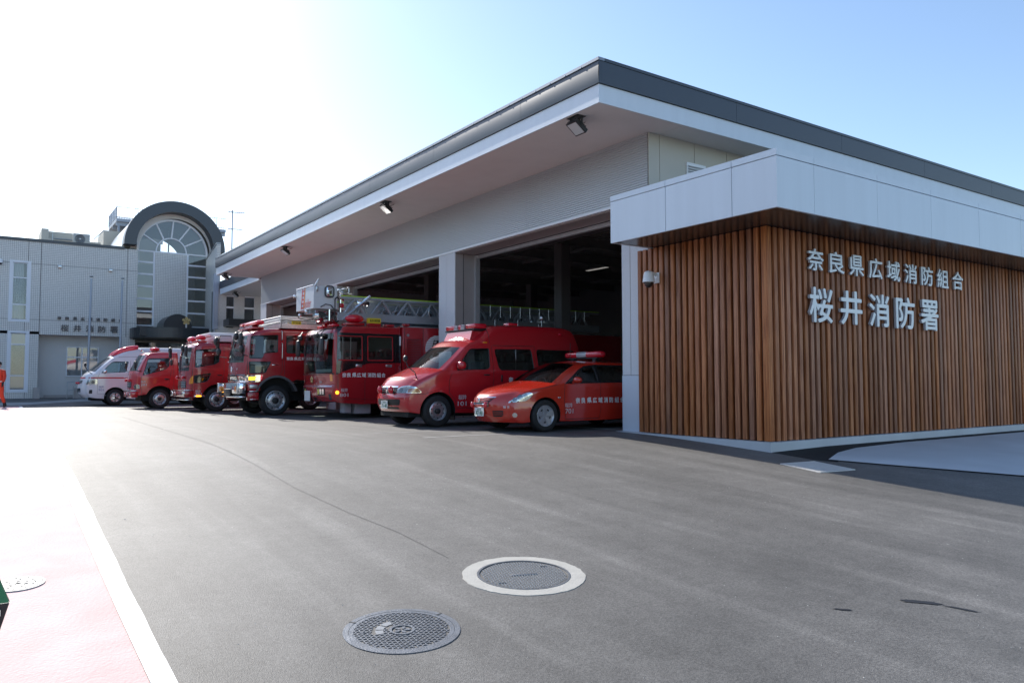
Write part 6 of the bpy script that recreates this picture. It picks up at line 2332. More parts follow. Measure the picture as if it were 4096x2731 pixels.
    x.build('lettering', M_TEXT, t, fixn=False)
    x = MB()
    vs, fs, tw, th = text_mesh('桜井', 1, 0, .02)
    x.add([(sh.press_pt(.52, 1.36, 0).x - .02, -.40 - v.x / tw * .15, 1.33 + v.y / th * .07) for v in vs], fs)
    x.build('nose_text', M_TEXT2, t)
    g = MB()
    sh.side_line(g, [(-.78, 1.62), (-.80, 1.2)], .011)
    sh.side_line(g, [(.17, 2.5), (.17, 1.3), (.10, 1.19)], .012)
    sh.side_line(g, [(.24, 2.5), (.24, 1.08)], .012)
    sh.side_line(g, [(1.42, 2.5), (1.42, .95)], .012)
    g.build('panel_gap', M_TRIM, t, fixn=False)
    hr = MB()
    for xx, z0, z1 in ((.16, 2.22, 2.5), (.17, 1.66, 2.14)): hr.tube([(xx, -1.17, z0), (xx, -1.20, z0 + .03), (xx, -1.20, z1 - .03), (xx, -1.15, z1)], .014, 8)
    hr.build('grab_rail', M_STEELB, t)
    MB().box(-.14, .05, -sh.y(0, 1.48) - .014, -sh.y(0, 1.48) + .02, 1.47, 1.495, bev=.006).build('door_handle', M_CHROME, t)
    # long red light bar on a pedestal
    lb = MB().box(-.60, -.24, -.75, .75, 2.55, 2.62, bev=.02).prism([(-.52, -.5, 2.61), (-.52, .5, 2.61), (-.50, .35, 2.68), (-.50, -.35, 2.68)], (.22, 0, 0))
    o = lb.build('light_bar', M_RED2, t)
    mb = MB()
    n = 12
    ys = [(-.98, .45), (-.92, .85), (-.80, 1), (.80, 1), (.92, .85), (.98, .45)]
    vs, fs = [], []
    for y, q in ys:
        for j in range(n):
            a = 2 * math.pi * j / n
            vs.append((-.40 + .14 * q * math.cos(a), y, 2.745 + .075 * q * math.sin(a)))
    for i in range(len(ys) - 1):
        for j in range(n): fs.append((i * n + j, i * n + (j + 1) % n, (i + 1) * n + (j + 1) % n, (i + 1) * n + j))
    fs += [tuple(range(n))[::-1], tuple(range((len(ys) - 1) * n, len(ys) * n))]
    mb.add(vs, fs, 0, True).build('red_lens', M_REDGLOW, o, sharp=50)
    MB().box(-.50, -.30, .55, .95, 2.64, 2.69).build('speaker', M_STEELB, o)
    # checker-plate rack
    rk = MB()
    rk.box(.14, 3.2, -1.12, -1.08, 2.58, 2.72).box(.14, 3.2, 1.08, 1.12, 2.58, 2.72).box(.12, .16, -1.12, 1.12, 2.58, 2.72).box(.14, 3.2, -1.08, 1.08, 2.58, 2.60)
    rack = rk.build('roof_rack', M_TREAD, t)
    rl = MB()
    for zz in (2.78, 2.85, 2.93):
        rl.tube([(.14, -1.10, zz), (3.2, -1.10, zz)], .018, 6).tube([(.14, 1.10, zz), (3.2, 1.10, zz)], .018, 6).tube([(.14, -1.1, zz), (.14, 1.1, zz)], .018, 6)
    for xx in (.14, .9, 1.7, 2.5, 3.2):
        for yy in (-1.1, 1.1): rl.tube([(xx, yy, 2.7), (xx, yy, 2.93)], .018, 6)
    rl.build('rack_rail', M_STEELB, rack)
    MB().box(.14, 1.9, -1.085, -1.07, 2.83, 2.93).box(.145, .155, -1.0, 1.0, 2.80, 2.93).build('rack_panel', M_TREAD, rack)
    MB().lathe([(0, 2.62), (.09, 2.62), (.09, 2.82), (0, 2.82)], (.35, -.98, 0), 'z', 14).build('canister', M_STEELB, t)
    sg = MB().box(.46, .75, -1.135, -1.12, 2.70, 2.80).build('name_plate', mat('sign_yellow', (.70, .55, .03), .4), t)
    x = MB()
    add_text(x, '桜井消防署', (.485, -1.138, 2.72), (1, 0, 0), (0, 0, 1), .24, .06, bold=.03)
    x.build('plate_text', M_TRIM, sg, fixn=False)
    for s in (-1, 1):
        a = [(-.70, s * 1.08, 2.42), (-1.0, s * 1.22, 2.44), (-1.08, s * 1.28, 2.25), (-1.02, s * 1.28, 1.78), (-.82, s * 1.12, 1.74)]
        truck_mirror(t, -1.06, s * 1.28, 2.22, .36, .24, a)
        MB().ell((-1.04, s * 1.27, 1.93), (.07, .14, .13), 14, 8).build('round_mirror', M_BLACK, t)
    MB().ell((-1.2, .95, 2.24), (.07, .13, .13), 14, 8).tube([(-1.0, 1.22, 2.40), (-1.15, .98, 2.3)], .013, 6).build('round_mirror', M_BLACK, t)
    MB().ell((-1.12, -1.0, 2.30), (.07, .12, .12), 14, 8).tube([(-1.0, -1.2, 2.40), (-1.1, -1.02, 2.36)], .013, 6).build('round_mirror', M_BLACK, t)
    wp = MB()
    for y0, y1 in ((-.95, -.25), (.0, .7)):
        pa, pb = sh.press_pt(y0 * .9, 1.60, 0), sh.press_pt(y1, 1.74, 0)
        if pa and pb: wp.tube([pa - Vector((.03, 0, 0)), pb - Vector((.03, 0, 0))], .014, 6)
    wp.build('wiper', M_STEELB, t)
    MB().box(1.70, 6.2, -1.18, 1.18, .80, 2.5, bev=.03).build('equipment_body', M_RED2, t)
    roller_doors(t, 1.8, 6.1, -1.185, .95, 2.3, 4)
    return t
build_rescue()
# ------------------------------------------------------------------ ladder truck 801
def build_ladder():
    X0, Yn, w2 = 9.9, 19.35, 2.45
    t = vehicle_at('ladder_truck', 'long red ladder truck with grey lattice ladder and white rescue basket, numbered 801', 'ladder truck', X0, Yn, w2)
    w = w2 / 2
    def W(x, z):
        y = w
        if x < -1.95: y -= .07 * min(1.5, (-1.95 - x) / .28) ** 2
        if z < 1.2 and x < -1.9: y -= .10 * (1.2 - z) * min(1, (-1.9 - x) / .3)
        if z > 1.5: y -= .05 * (z - 1.5)
        return y
    top = [(-2.15, .46, .04, .10, 0, None), (-2.20, .60, .06, .14, 0, None), (-2.21, .84, .07, .15, 0, None), (-2.17, .90, .07, .15, 0, None), (-2.19, 1.20, .08, .17, 0, 'windscreen', 'c'),
           (-2.19, 1.75, .07, .19, 0, 'windscreen'), (-2.16, 2.28, .07, .18, .0, None, 'c'), (-2.08, 2.40, .09, .16, .01, None), (-1.85, 2.47, .08, .06, .02, None), (-1.2, 2.49, .06, 0, .02, None), (-.32, 2.49, .05, 0, .02, None), (-.25, 2.46, .03, 0, .01, None),
           (-.24, 1.4, .02, 0, 0, None), (-.24, .55, .02, 0, 0, None)]
    bottom = [(-.75, .40), (-1.4, .38), (-1.95, .42)]
    band = [(-2.13, 1.17), (-2.09, 2.29), (-.245, 2.29), (-.245, 1.50), (-1.22, 1.48), (-1.90, 1.27), (-2.05, 1.2)]
    M_BAND2 = mat('cab_black', (.012, .012, .014), .18, coat=.6)
    two_sided(M_BAND2, (.08, .08, .08))
    r1, r2 = rpoly([(-2.125, 1.545), (-2.125, 2.215), (-1.385, 2.215), (-1.385, 1.545)], .03), rpoly([(-1.25, 1.545), (-1.25, 2.225), (-.485, 2.225), (-.485, 1.545)], .03)
    i1, i2 = rpoly([(-2.095, 1.575), (-2.095, 2.19), (-1.415, 2.19), (-1.415, 1.575)], .03), rpoly([(-1.22, 1.575), (-1.22, 2.20), (-.515, 2.20), (-.515, 1.575)], .03)
    M_FR = mat('frame_red', (.45, .015, .02), .35)
    two_sided(M_FR, (.08, .08, .08))
    wins = [dict(name='window_band', poly=band, mat=M_BAND2, merge=True),
            dict(name='window_frame', poly=r1, mat=M_FR, merge=True), dict(name='window_frame', poly=r2, mat=M_FR, merge=True),
            dict(name='side_window', poly=i1, rimw=.01), dict(name='side_window', poly=i2, rimw=.01)]
    sh = Shell(top, bottom, W, wins, pw=3.0, glass_t=.96)
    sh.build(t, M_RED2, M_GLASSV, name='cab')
    wheels(t, (0, 5.2, 6.5), w - .03, .46, .285, .28, 'truck')
    MB().box(-1.9, 8.2, -.8, .8, .50, .98).box(-1.2, -.5, -.5, .5, .25, .5).build('chassis', M_UNDER, t)
    MB().box(-1.75, -1.55, -.85, -.55, .14, .42, bev=.01).box(-1.45, -1.0, -.9, -.5, .12, .40, bev=.01).build('wheel_chock', mat('chock_grey', (.45, .42, .46), .7), t)
    MB().box(-2.08, -1.80, -1.1, 1.1, .95, 1.22, bev=.03).build('dashboard', M_DASH, t)
    MB().box(-2.0, -.3, -1.15, 1.15, .62, .66).build('cabin_floor', M_DASH, t)
    MB().box(-2.17, -1.85, -.9, .2, 1.23, 1.33, bev=.03).build('dash_tray', mat('tray_pale', (.45, .50, .48), .6), t)
    seats(t, -1.55, 1.10, 1.0, ((0, 2), (.75, 3)), .58)
    steering(t, -1.78, .55, 1.42, .22)
    mb = MB()
    for xx in (-1.85, -1.62): mb.tube([(xx, -.95, 1.2), (xx, -.95, 2.2)], .014, 6)
    mb.build('cabin_pole', M_STEELB, t)
    # corner pillar, door lines, handles
    g = MB()
    sh.side_line(g, [(-2.10, 2.46), (-2.12, 2.3)], .02)
    sh.side_line(g, [(-1.32, 2.28), (-1.32, .42)], .010)
    sh.side_line(g, [(-.42, 2.28), (-.42, .48)], .010)
    sh.side_line(g, [(-2.08, 1.2), (-2.06, .46)], .010)
    sh.side_line(g, [(-2.0, .52), (-.4, .53)], .008)
    g.build('panel_gap', M_TRIM, t, fixn=False)
    m_ = MB()
    for k in (-1, 1):
        sh.side_poly(m_, [(-2.13, 1.18), (-2.09, 2.46), (-1.93, 2.46), (-2.06, 2.28), (-2.09, 1.18)], k, .003, .06)
    m_.build('corner_pillar', M_BAND2, t, fixn=False)
    for xx in (-1.50, -.62):
        yy = -sh.y(xx, 1.42)
        MB().box(xx - .09, xx + .09, yy - .008, yy + .02, 1.375, 1.455, bev=.01).build('door_handle', M_STEELB, t)
    MB().box(-.29, -.255, -w - .01, -w + .05, 1.98, 2.24, bev=.01).build('marker_light', M_TEXT, t)
    x = MB()
    sh.side_text(x, '奈良県広域', -1.97, 1.105, .115, gap=.1405, bold=.05)
    sh.side_text(x, '消防組合', -1.245, 1.105, .115, gap=.1365, bold=.05)
    x.build('lettering', M_TEXT, t, fixn=False)
    x = MB()
    sh.side_text(x, '桜井', -2.0, .715, .095, gap=.098)
    sh.side_text(x, '801', -2.02, .59, .088, w=.225)
    x.build('fleet_number', M_TEXT2, t, fixn=False)
    # front lamps and plate
    for k in (1, -1):
        m_ = MB()
        sh.press(m_, flip(rpoly([(.42, .62), (.42, .82), (.82, .82), (.82, .62)], .02), k), 0, off=.004)
        h = m_.build('headlamp', M_TRIM, t, fixn=False)
        for c, mm in ((.50, mat('lamp_yellow', (.75, .62, .08), .15)), (.62, M_REFL), (.74, M_REFL)):
            m_ = MB()
            sh.press(m_, flip(rpoly([(c - .045, .65), (c - .045, .79), (c + .045, .79), (c + .045, .65)], .02), k), 0, off=.012)
            m_.build('lamp_unit', mm, h, fixn=False)
        m_ = MB()
        sh.press(m_, flip(rpoly([(.56, .50), (.56, .66), (.66, .66), (.66, .50)], .02), k), 10 * k, off=.006)
        m_.build('fog_lamp', mat('lamp_dark', (.05, .055, .06), .1), t, fixn=False)
        m_ = MB()
        sh.press(m_, flip(rpoly([(.52, 1.0), (.52, 1.18), (.62, 1.18), (.62, 1.0)], .02), k), 12 * k, off=.008)
        m_.build('indicator', M_AMBER, t, fixn=False)
        p = Vector((-2.07, -k * (w - .03), .70))
        MB().ell((p.x - .02, p.y, .70), (.045, .045, .045), 12, 8).build('amber_beacon', M_AMBERLIT if k == 1 else M_AMBER, t)
    m_ = MB()
    for u0, u1 in ((-.16, .02), (.22, .38)): sh.press(m_, rpoly([(u0 - .16, .48), (u0 - .16, .57), (u0 + .05, .57), (u0 + .05, .48)], .02), 0, off=.004)
    m_.build('lower_intake', M_TRIM, t, fixn=False)
    m_ = MB()
    sh.press(m_, [(-1.08, .855), (-1.08, .87), (1.08, .87), (1.08, .855)], 0, off=.012)
    m_.build('crease_strip', M_STEELB, t, fixn=False)
    p = sh.press_pt(0, .6, 0)
    mb = MB().box(p.x - .05, p.x - .03, .05, .45, .46, .74)
    mb.build('number_plate', M_PLATE, t)
    p = sh.press_pt(0, 1.03, 0)
    mb = MB()
    for q in range(5):
        a = R(90 + 72 * q)
        mb.ell((p.x - .015, .06 * math.cos(a), 1.04 + .06 * math.sin(a)), (.012, .035, .04), 8, 6)
    mb.build('emblem', mat('gold', (.75, .52, .16), .3, metal=1.0), t)
    x = MB()
    vs, fs, tw, th = text_mesh('桜井', 1, 0, .02)
    x.add([(p.x + .04 - .03, -.52 - v.x / tw * .16, .94 + v.y / th * .075) for v in vs], fs)
    x.build('nose_text', M_TEXT2, t)
    wp = MB()
    for y0, y1, z0, z1 in ((-.95, -.1, 1.20, 1.28), (-.30, .35, 1.24, 1.52), (.05, .95, 1.21, 1.25)):
        pa, pb = sh.press_pt(y0, z0 + .05, 0), sh.press_pt(y1, z1, 0)
        if pa and pb: wp.tube([pa - Vector((.03, 0, 0)), pb - Vector((.03, 0, 0))], .014, 6)
    wp.build('wiper', M_BLACK, t)
    m_ = MB()
    sh.press(m_, [(-1.16, 1.17), (-1.16, 1.215), (1.16, 1.215), (1.16, 1.17)], 0, off=.008)
    m_.build('screen_seal', M_TRIM, t, fixn=False)
    for s in (-1, 1):
        a = [(-2.05, s * .95, 2.44), (-2.35, s * .92, 2.36), (-2.42, s * .90, 2.28), (-2.42, s * .90, 1.72)]
        truck_mirror(t, -2.42, s * .90, 1.93, .46, .24, a)
        truck_mirror(t, -2.46, s * .62, 2.22, .14, .26, [(-2.3, s * .9, 2.40), (-2.45, s * .62, 2.30)])
    # roof: beacons, yellow plate, red boxes
    lb = MB().box(-1.80, -1.28, -1.1, -.72, 2.505, 2.58, bev=.02).build('beacon_base', M_RED2, t)
    mb = MB().ell((0, 0, 0), (.27, .17, .12), 20, 10)
    mb.v = [(a - 1.50, b - .90, c + 2.70) for a, b, c in mb.v]
    mb.build('red_lens', M_REDLENS, lb, sharp=60)
    for q in (-.13, .13):
        MB().ell((-1.5 + q, -.90, 2.69), (.07, .08, .06), 12, 8).build('beacon', M_REDGLOW, lb)
    lb2 = MB().box(-1.80, -1.28, .72, 1.1, 2.505, 2.58, bev=.02).build('beacon_base', M_RED2, t)
    mb = MB().ell((0, 0, 0), (.27, .17, .12), 20, 10)
    mb.v = [(a - 1.50, b + .90, c + 2.70) for a, b, c in mb.v]
    mb.build('red_lens', M_REDLENS, lb2, sharp=60)
    MB().box(-2.0, -1.8, -.6, -.2, 2.50, 2.56, bev=.02).box(-2.0, -1.85, .2, .6, 2.50, 2.56, bev=.02).build('strobe_lamp', M_REDGLOW, t)
    sg = MB().box(-1.18, -.82, -1.13, -.98, 2.58, 2.72).build('name_plate', mat('sign_yellow', (.70, .55, .03), .4), t)
    MB().box(-1.18, -.82, -1.13, -.98, 2.50, 2.579).build('plate_base', M_RED2, sg)
    x = MB()
    add_text(x, '桜井消防署', (-1.15, -1.133, 2.61), (1, 0, 0), (0, 0, 1), .30, .075, bold=.03)
    x.build('plate_text', M_TRIM, sg, fixn=False)
    MB().box(-.66, -.40, -1.12, -.85, 2.50, 2.57, bev=.01).box(-.10, .1, -1.1, -.9, 2.53, 2.62, bev=.04).build('roof_lamp_box', M_RED2, t)
    # body behind the cab
    bd = MB().box(-.20, 8.0, -w, w, .98, 2.505, bev=.015).box(1.0, 4.4, -w + .01, w - .01, .50, .979).build('equipment_body', M_RED2, t)
    lv = MB().box(-.08, .38, -w - .012, -w - .002, 1.46, 2.18).build('louvre_panel', mat('louvre_dark', (.20, .010, .014), .5), bd)
    zz = 1.48
    while zz < 2.15:
        MB().prism([(-.06, -w - .012, zz), (.36, -w - .012, zz), (.36, -w - .034, zz + .008), (-.06, -w - .034, zz + .008)], (0, 0, .016)).build('louvre_blade', M_RED2, lv)
        zz += .048
    g = MB()
    for xx in (-.14, .44, 1.4, 2.6, 3.8): g.box(xx - .006, xx + .006, -w - .004, -w + .01, 1.0, 2.49)
    g.build('panel_gap', M_TRIM, bd)
    for zz in (2.28, 1.34):
        MB().lathe([(0, -.012), (.04, -.012), (.04, .01)], (-.05 + .01, -w, zz), 'y', 14).build('latch', M_STEELB, bd)
    # L roundel: striped white disc with a ladder-shaped L
    cxr, czr, rr = .90, 1.92, .385
    mb = MB()
    n = 15
    for i in range(n):
        z0 = -rr + 2 * rr * i / n
        z1 = z0 + 2 * rr / n * .80
        pts = []
        h0, h1 = math.sqrt(max(0, rr * rr - z0 * z0)), math.sqrt(max(0, rr * rr - z1 * z1))
        if h0 < .01 and h1 < .01: continue
        mb.prism([(cxr - h0, -w - .003, czr + z0), (cxr + h0, -w - .003, czr + z0), (cxr + h1, -w - .003, czr + z1), (cxr - h1, -w - .003, czr + z1)], (0, -.006, 0))
    mb.build('roundel', M_TEXT, bd)
    mb = MB()
    def sl(px, pz): return (cxr - .26 + px + pz * .30, -w - .0125, czr - .23 + pz)
    for a, b in ((0, .03), (.10, .13)): mb.poly([sl(a, 0), sl(b, 0), sl(b, .48), sl(a, .48)])
    for k in range(6): mb.poly([sl(.03, .04 + k * .08), sl(.10, .04 + k * .08), sl(.10, .065 + k * .08), sl(.03, .065 + k * .08)])
    mb.poly([sl(.13, 0), sl(.20, .0), sl(.20, .48), sl(.13, .48)]).poly([sl(.20, 0), sl(.34, 0), sl(.34, .09), sl(.20, .09)])
    mb.build('ladder_mark', M_TRIM, bd, fixn=False)
    x = MB()
    add_text(x, '1', (cxr + .12, -w - .0125, czr - .17), (1, 0, 0), (0, 0, 1), None, .34, bold=.05)
    x.build('roundel_text', M_TRIM, bd, fixn=False)
    # deck and ladder
    MB().box(-.15, 7.9, -1.0, 1.0, 2.506, 2.55).build('deck', M_TREAD, t)
    MB().lathe([(0, 0), (.75, 0), (.75, .45), (.5, .7), (0, .7)], (5.6, 0, 2.5), 'z', 28).build('turntable', M_ALU, t)
    M_LAD = mat('ladder_grey', (.36, .39, .42), .38, metal=.45, noise=(6, .06))
    M_LIME = mat('lime_stripe', (.42, .72, .03), .4)
    xs0, xs1 = -1.85, 7.35
    lad = MB().box(xs0 - .1, xs1, -.86, -.80, 2.64, 2.86).box(xs0 - .1, xs1, .80, .86, 2.64, 2.86).build('ladder_beam', M_LAD, t)
    def truss(y, z0, z1, x0, x1, pitch, r, m, name):
        mb = MB()
        mb.box(x0, x1, y - .035, y + .035, z1 - .045, z1 + .02)
        mb.box(x0, x1, y - .03, y + .03, z0 - .03, z0 + .03)
        x = x0
        up_ = True
        while x < x1 - pitch * .5:
            a, b = (x, z0), (x + pitch * .5, z1 - .02)
            if not up_: a, b = (x, z1 - .02), (x + pitch * .5, z0)
            mb.tube([(a[0], y, a[1]), (b[0], y, b[1])], r, 6)
            x += pitch * .5
            up_ = not up_
        mb.build(name, m, lad)
    truss(-.82, 2.72, 3.28, xs0, xs1, .80, .036, M_LAD, 'truss')
    truss(.82, 2.72, 3.28, xs0, xs1, .80, .036, M_LAD, 'truss')
    truss(-.68, 2.80, 3.22, xs0 + .15, xs1 - .3, .36, .02, M_LAD, 'inner_truss')
    truss(.68, 2.80, 3.22, xs0 + .15, xs1 - .3, .36, .02, M_LAD, 'inner_truss')
    truss(-.54, 2.86, 3.15, xs0 + .2, xs1 - .5, .36, .018, M_LAD, 'inner_truss')
    truss(.54, 2.86, 3.15, xs0 + .2, xs1 - .5, .36, .018, M_LAD, 'inner_truss')
    for y in (-.82, .82):
        MB().box(xs0, xs1, y - .037, y + .037, 3.30, 3.325).build('lime_stripe', M_LIME, lad)
    x_ = xs0 + .2
    while x_ < xs1:
        MB().tube([(x_, -.78, 2.78), (x_, .78, 2.78)], .02, 6).build('rung', M_LAD, lad)
        x_ += .36
    mb = MB()
    for k in range(11):
        xx = 2.95 + k * .375
        mb.tube([(xx, -.865, 2.96), (xx, -.865, 3.30)], .014, 6)
    mb.build('upright', M_STEELB, lad)
    # end strut and pulley
    for y in (-.84, .84): MB().tube([(xs0 + .02, y, 2.66), (xs0 + .78, y, 3.30)], .045, 8).build('end_strut', M_LAD, lad)
    MB().box(xs0 + .42, xs0 + .8, -.93, -.86, 3.08, 3.20, bev=.02).tube([(xs0 + .36, -.92, 3.0), (xs0 + .80, -.92, 3.34)], .03, 8).build('scene_lamp', M_CHROME, lad)
    MB().lathe([(0, -.03), (.19, -.03), (.19, .03), (0, .03)], (xs0 + .95, -.72, 2.98), 'y', 24).build('pulley', M_LAD, lad)
    rc_ = random.Random(5)
    mb = MB()
    for k in range(5):
        x0_ = xs0 + .9 + k * .9
        mb.tube([(x0_, -.7, 3.15), (x0_ + .25, -.72, 2.95 + rc_.uniform(-.05, .05)), (x0_ + .6, -.7, 2.92), (x0_ + .9, -.7, 3.0)], .014, 6)
    mb.tube([(xs0 + 2.75, -.88, 3.2), (xs0 + 2.66, -.9, 3.1), (xs0 + 2.64, -.9, 2.95), (xs0 + 2.72, -.88, 2.82)], .014, 6)
    mb.build('cable', M_STEELB, lad)
    # rescue basket
    bx0, bx1, by0, by1, bz0, bz1 = -2.47, -1.45, -.40, .98, 2.98, 3.60
    bk = MB().box(bx0, bx0 + .03, by0, by1, bz0, bz1).box(bx0 + .031, bx1 - .36, by0, by0 + .03, bz0 + .28, bz1).box(bx0 + .031, bx1 - .36, by0, by0 + .028, bz0, bz0 + .275).box(bx0 + .031, bx1, by1 - .03, by1, bz0, bz1).box(bx0 + .031, bx1, by0 + .03, by1 - .031, bz0, bz0 + .03)
    bask = bk.build('basket', mat('basket_white', (.66, .68, .70), .35, noise=(2, .03)), t)
    fr = MB().tube([(bx1 - .36, by0 + .02, bz1), (bx1, by0 + .02, bz1 - .01), (bx1, by0 + .02, bz0 + .05)], .022, 8).tube([(bx0, by0 + .02, bz1 + .01), (bx0, by1 - .02, bz1 + .01), (bx1, by1 - .02, bz1 + .01), (bx1, by0 + .02, bz1 + .01)], .02, 8)
    for yy in (.0, .5): fr.tube([(bx0 + .02, yy, bz1), (bx0 + .02, yy, bz0)], .012, 6)
    fr.build('basket_rail', M_STEELB, bask)
    # front graphic: red ladder stripe, orange edge, script name
    red = mat('graphic_red', (.62, .03, .02), .4)
    yel = mat('graphic_orange', (.85, .38, .02), .4)
    def fpt(u, v): return (bx0 - .004, by1 - .10 - u, bz0 + v)     # u to the right as seen from the front
    mb = MB()
    def fq(u0, v0, u1, v1, s=.18): 
        mb.poly([fpt(u0 + v0 * s, v0), fpt(u1 + v0 * s, v0), fpt(u1 + v1 * s, v1), fpt(u0 + v1 * s, v1)])
    fq(.28, .03, .34, .60)
    fq(.46, .03, .50, .60)
    for k in range(5): fq(.34, .05 + k * .115, .46, .085 + k * .115)
    mb.build('ladder_mark', red, bask, fixn=False)
    mb = MB()
    fq(.50, .03, .54, .60)
    mb.build('orange_stripe', yel, bask, fixn=False)
    mb = MB()
    vs, fs, tw, th = text_mesh('ladder', 1.0, 0, .03, .25)
    mb.add([fpt(.55 + v.x / tw * .55, .05 + v.y / th * .23) for v in vs], fs)
    mb.build('script_text', red, bask, fixn=False)
    # fittings: black hand rails, lamps, water monitor, pipes
    def loop(pts, r, name, m): MB().tube(pts, r, 8, closed=True).build(name, m, bask)
    def rect_loop(x0, x1, z0, z1, y, r=.08, n=5):
        out = []
        for cx_, cz_, a0 in ((x1 - r, z1 - r, 0), (x0 + r, z1 - r, 90), (x0 + r, z0 + r, 180), (x1 - r, z0 + r, 270)):
            for i in range(n + 1):
                a = R(a0 + 90 * i / n)
                out.append((cx_ + r * math.cos(a), y, cz_ + r * math.sin(a)))
        return out
    loop(rect_loop(-2.17, -1.92, 3.30, 3.60, by0 - .06), .018, 'hand_hoop', M_BLACK)
    loop(rect_loop(-1.90, -1.78, 2.62, 3.30, by0 - .10), .018, 'hand_hoop', M_BLACK)
    MB().box(-2.12, -1.97, by0 - .05, by0 - .02, 3.33, 3.57, bev=.02).ell((-2.08, by0 - .06, 3.40), (.05, .04, .05), 12, 8).build('side_lamp', M_CHROME, bask)
    MB().lathe([(0, .05), (.15, .05), (.18, 0), (.16, -.12), (.08, -.2), (0, -.2)], (-2.15, .05, 2.82), 'y', 24).build('work_lamp', M_CHROME, bask)
    MB().lathe([(0, .05), (.12, .05), (.14, 0), (.10, -.12), (0, -.16)], (-1.93, -.05, 2.74), 'y', 22).build('work_lamp', M_CHROME, bask)
    mb = MB()
    for a in range(5):
        mb.tube([(-2.26 + a * .03, -.25, 2.90), (-2.15 + a * .06, -.30, 2.70 - .01 * a), (-1.95 + a * .04, -.28, 2.78), (-1.85, -.30, 2.9)], .012, 6)
    mb.tube([(-2.48, .85, 2.98), (-2.45, .85, 2.80), (-2.30, .6, 2.72), (-2.1, .2, 2.76)], .013, 6)
    mb.tube([(-2.28, -.42, 3.02), (-2.15, -.46, 3.10), (-2.0, -.46, 3.08), (-1.88, -.44, 2.95)], .013, 6)
    mb.build('hose', M_BLACK, bask)
    MB().tube([(-1.98, -.30, 2.66), (-1.98, -.30, 2.98)], .03, 8).tube([(-2.35, -.2, 2.92), (-1.6, -.2, 2.92)], .035, 8).tube([(-1.72, -.45, 2.75), (-1.72, -.45, 3.25)], .022, 8).tube([(-1.66, -.46, 3.42), (-1.40, -.46, 3.42)], .025, 8).tube([(-2.1, .2, 2.64), (-1.7, .2, 2.7)], .04, 8).build('pipe', M_CHROME, bask)
    MB().ell((-1.62, -.30, 3.47), (.09, .08, .06), 14, 8).box(-1.74, -1.50, -.36, -.2, 3.5, 3.56, bev=.01).ell((-1.70, -.42, 3.36), (.04, .04, .05), 10, 6).build('control_box', M_STEELB, bask)
    MB().ell((-1.60, -.42, 3.30), (.12, .10, .10), 16, 10).tube([(-1.60, -.42, 3.30), (-1.42, -.46, 3.36)], [.06, .045], 10).build('water_monitor', mat('monitor_red', (.16, .008, .012), .3), bask)
    MB().box(-1.76, -1.64, -.50, -.40, 3.02, 3.14, bev=.01).build('red_box', M_STRIPE, bask)
    MB().box(-2.42, -2.2, .0, .3, 2.86, 2.98).box(-2.3, -1.5, -.2, .8, 2.90, 2.97).build('basket_floor', M_LAD, bask)
    for (yy, zz, xx) in ((.98, 3.42, -2.52), (.70, 2.86, -2.46), (.18, 2.93, -2.46)):
        MB().ell((xx, yy, zz), (.05, .05, .05), 12, 8).build('marker_lamp', M_CHROME, bask)
    MB().tube([(-2.44, -.40, 3.58), (-2.40, -.42, 3.66), (-2.34, -.42, 3.78)], [.02, .03, .02], 8).box(-2.42, -2.36, -.46, -.38, 3.44, 3.58, bev=.01).tube([(-2.46, .85, 3.6), (-2.5, .9, 3.68)], .008, 5).build('nozzle', M_STEELB, bask)
    return t
build_ladder()
# ------------------------------------------------------------------ covers set in the ground
def ground_frame(o, x, y, rot=0, dz=0):
    e = .15
    n = Vector((-(gz(x + e, y) - gz(x - e, y)) / (2 * e), -(gz(x, y + e) - gz(x, y - e)) / (2 * e), 1)).normalized()
    o.matrix_world = Matrix.Translation((x, y, gz(x, y) + dz)) @ Vector((0, 0, 1)).rotation_difference(n).to_matrix().to_4x4() @ Matrix.Rotation(rot, 4, 'Z')
M_IRON = mat('cast_iron', (.20, .21, .225), .42, metal=.55, noise=(9, .22), bump=(90, .3))
M_IRON2 = mat('cast_iron_dark', (.035, .036, .038), .7, noise=(20, .2))
def ringz(mb, r0, r1, z0, z1, seg=56):
    mb.lathe([(r0, z0), (r0, z1), (r1, z1), (r1, z0)], (0, 0, 0), 'z', seg)
    return mb
mh = thing('manhole_cover', 'round blue-grey iron manhole cover with honeycomb lattice and flower crest, nearest the camera', 'manhole cover', (0, 0, 0))
ground_frame(mh, 2.15, 4.275, .5, -.003)
ringz(MB(), .318, .352, -.01, .008).build('frame', M_IRON, mh)
MB().lathe([(0, .0), (.314, .0)], (0, 0, 0), 'z', 48).build('recess', M_IRON2, mh)
lat = MB()
hp = .0168
for j in range(-14, 15):
    for i in range(-14, 15):
        cx, cy = (i + .5 * (j % 2)) * hp * 1.732 * 1.12, j * hp * 1.5
        r = math.hypot(cx, cy)
        if r > .285 or r < .080: continue
        if .10 < r < .17 and R(60) < math.atan2(cy, cx) < R(150): continue
        for k in range(3):
            a, b = R(30 + 60 * k), R(90 + 60 * k)
            p, q = Vector((cx + hp * 1.12 * math.cos(a), cy + hp * math.sin(a), 0)), Vector((cx + hp * 1.12 * math.cos(b), cy + hp * math.sin(b), 0))
            n = Vector((-(q - p).y, (q - p).x, 0)).normalized() * .0042
            lat.prism([p + n, q + n, q - n, p - n][::-1], (0, 0, .007))
o = lat.build('lattice', M_IRON, mh, fixn=True)
o['kind'] = 'stuff'
cr = MB()
ringz(cr, .062, .078, 0, .010, 32)
ringz(cr, .288, .316, 0, .0065)
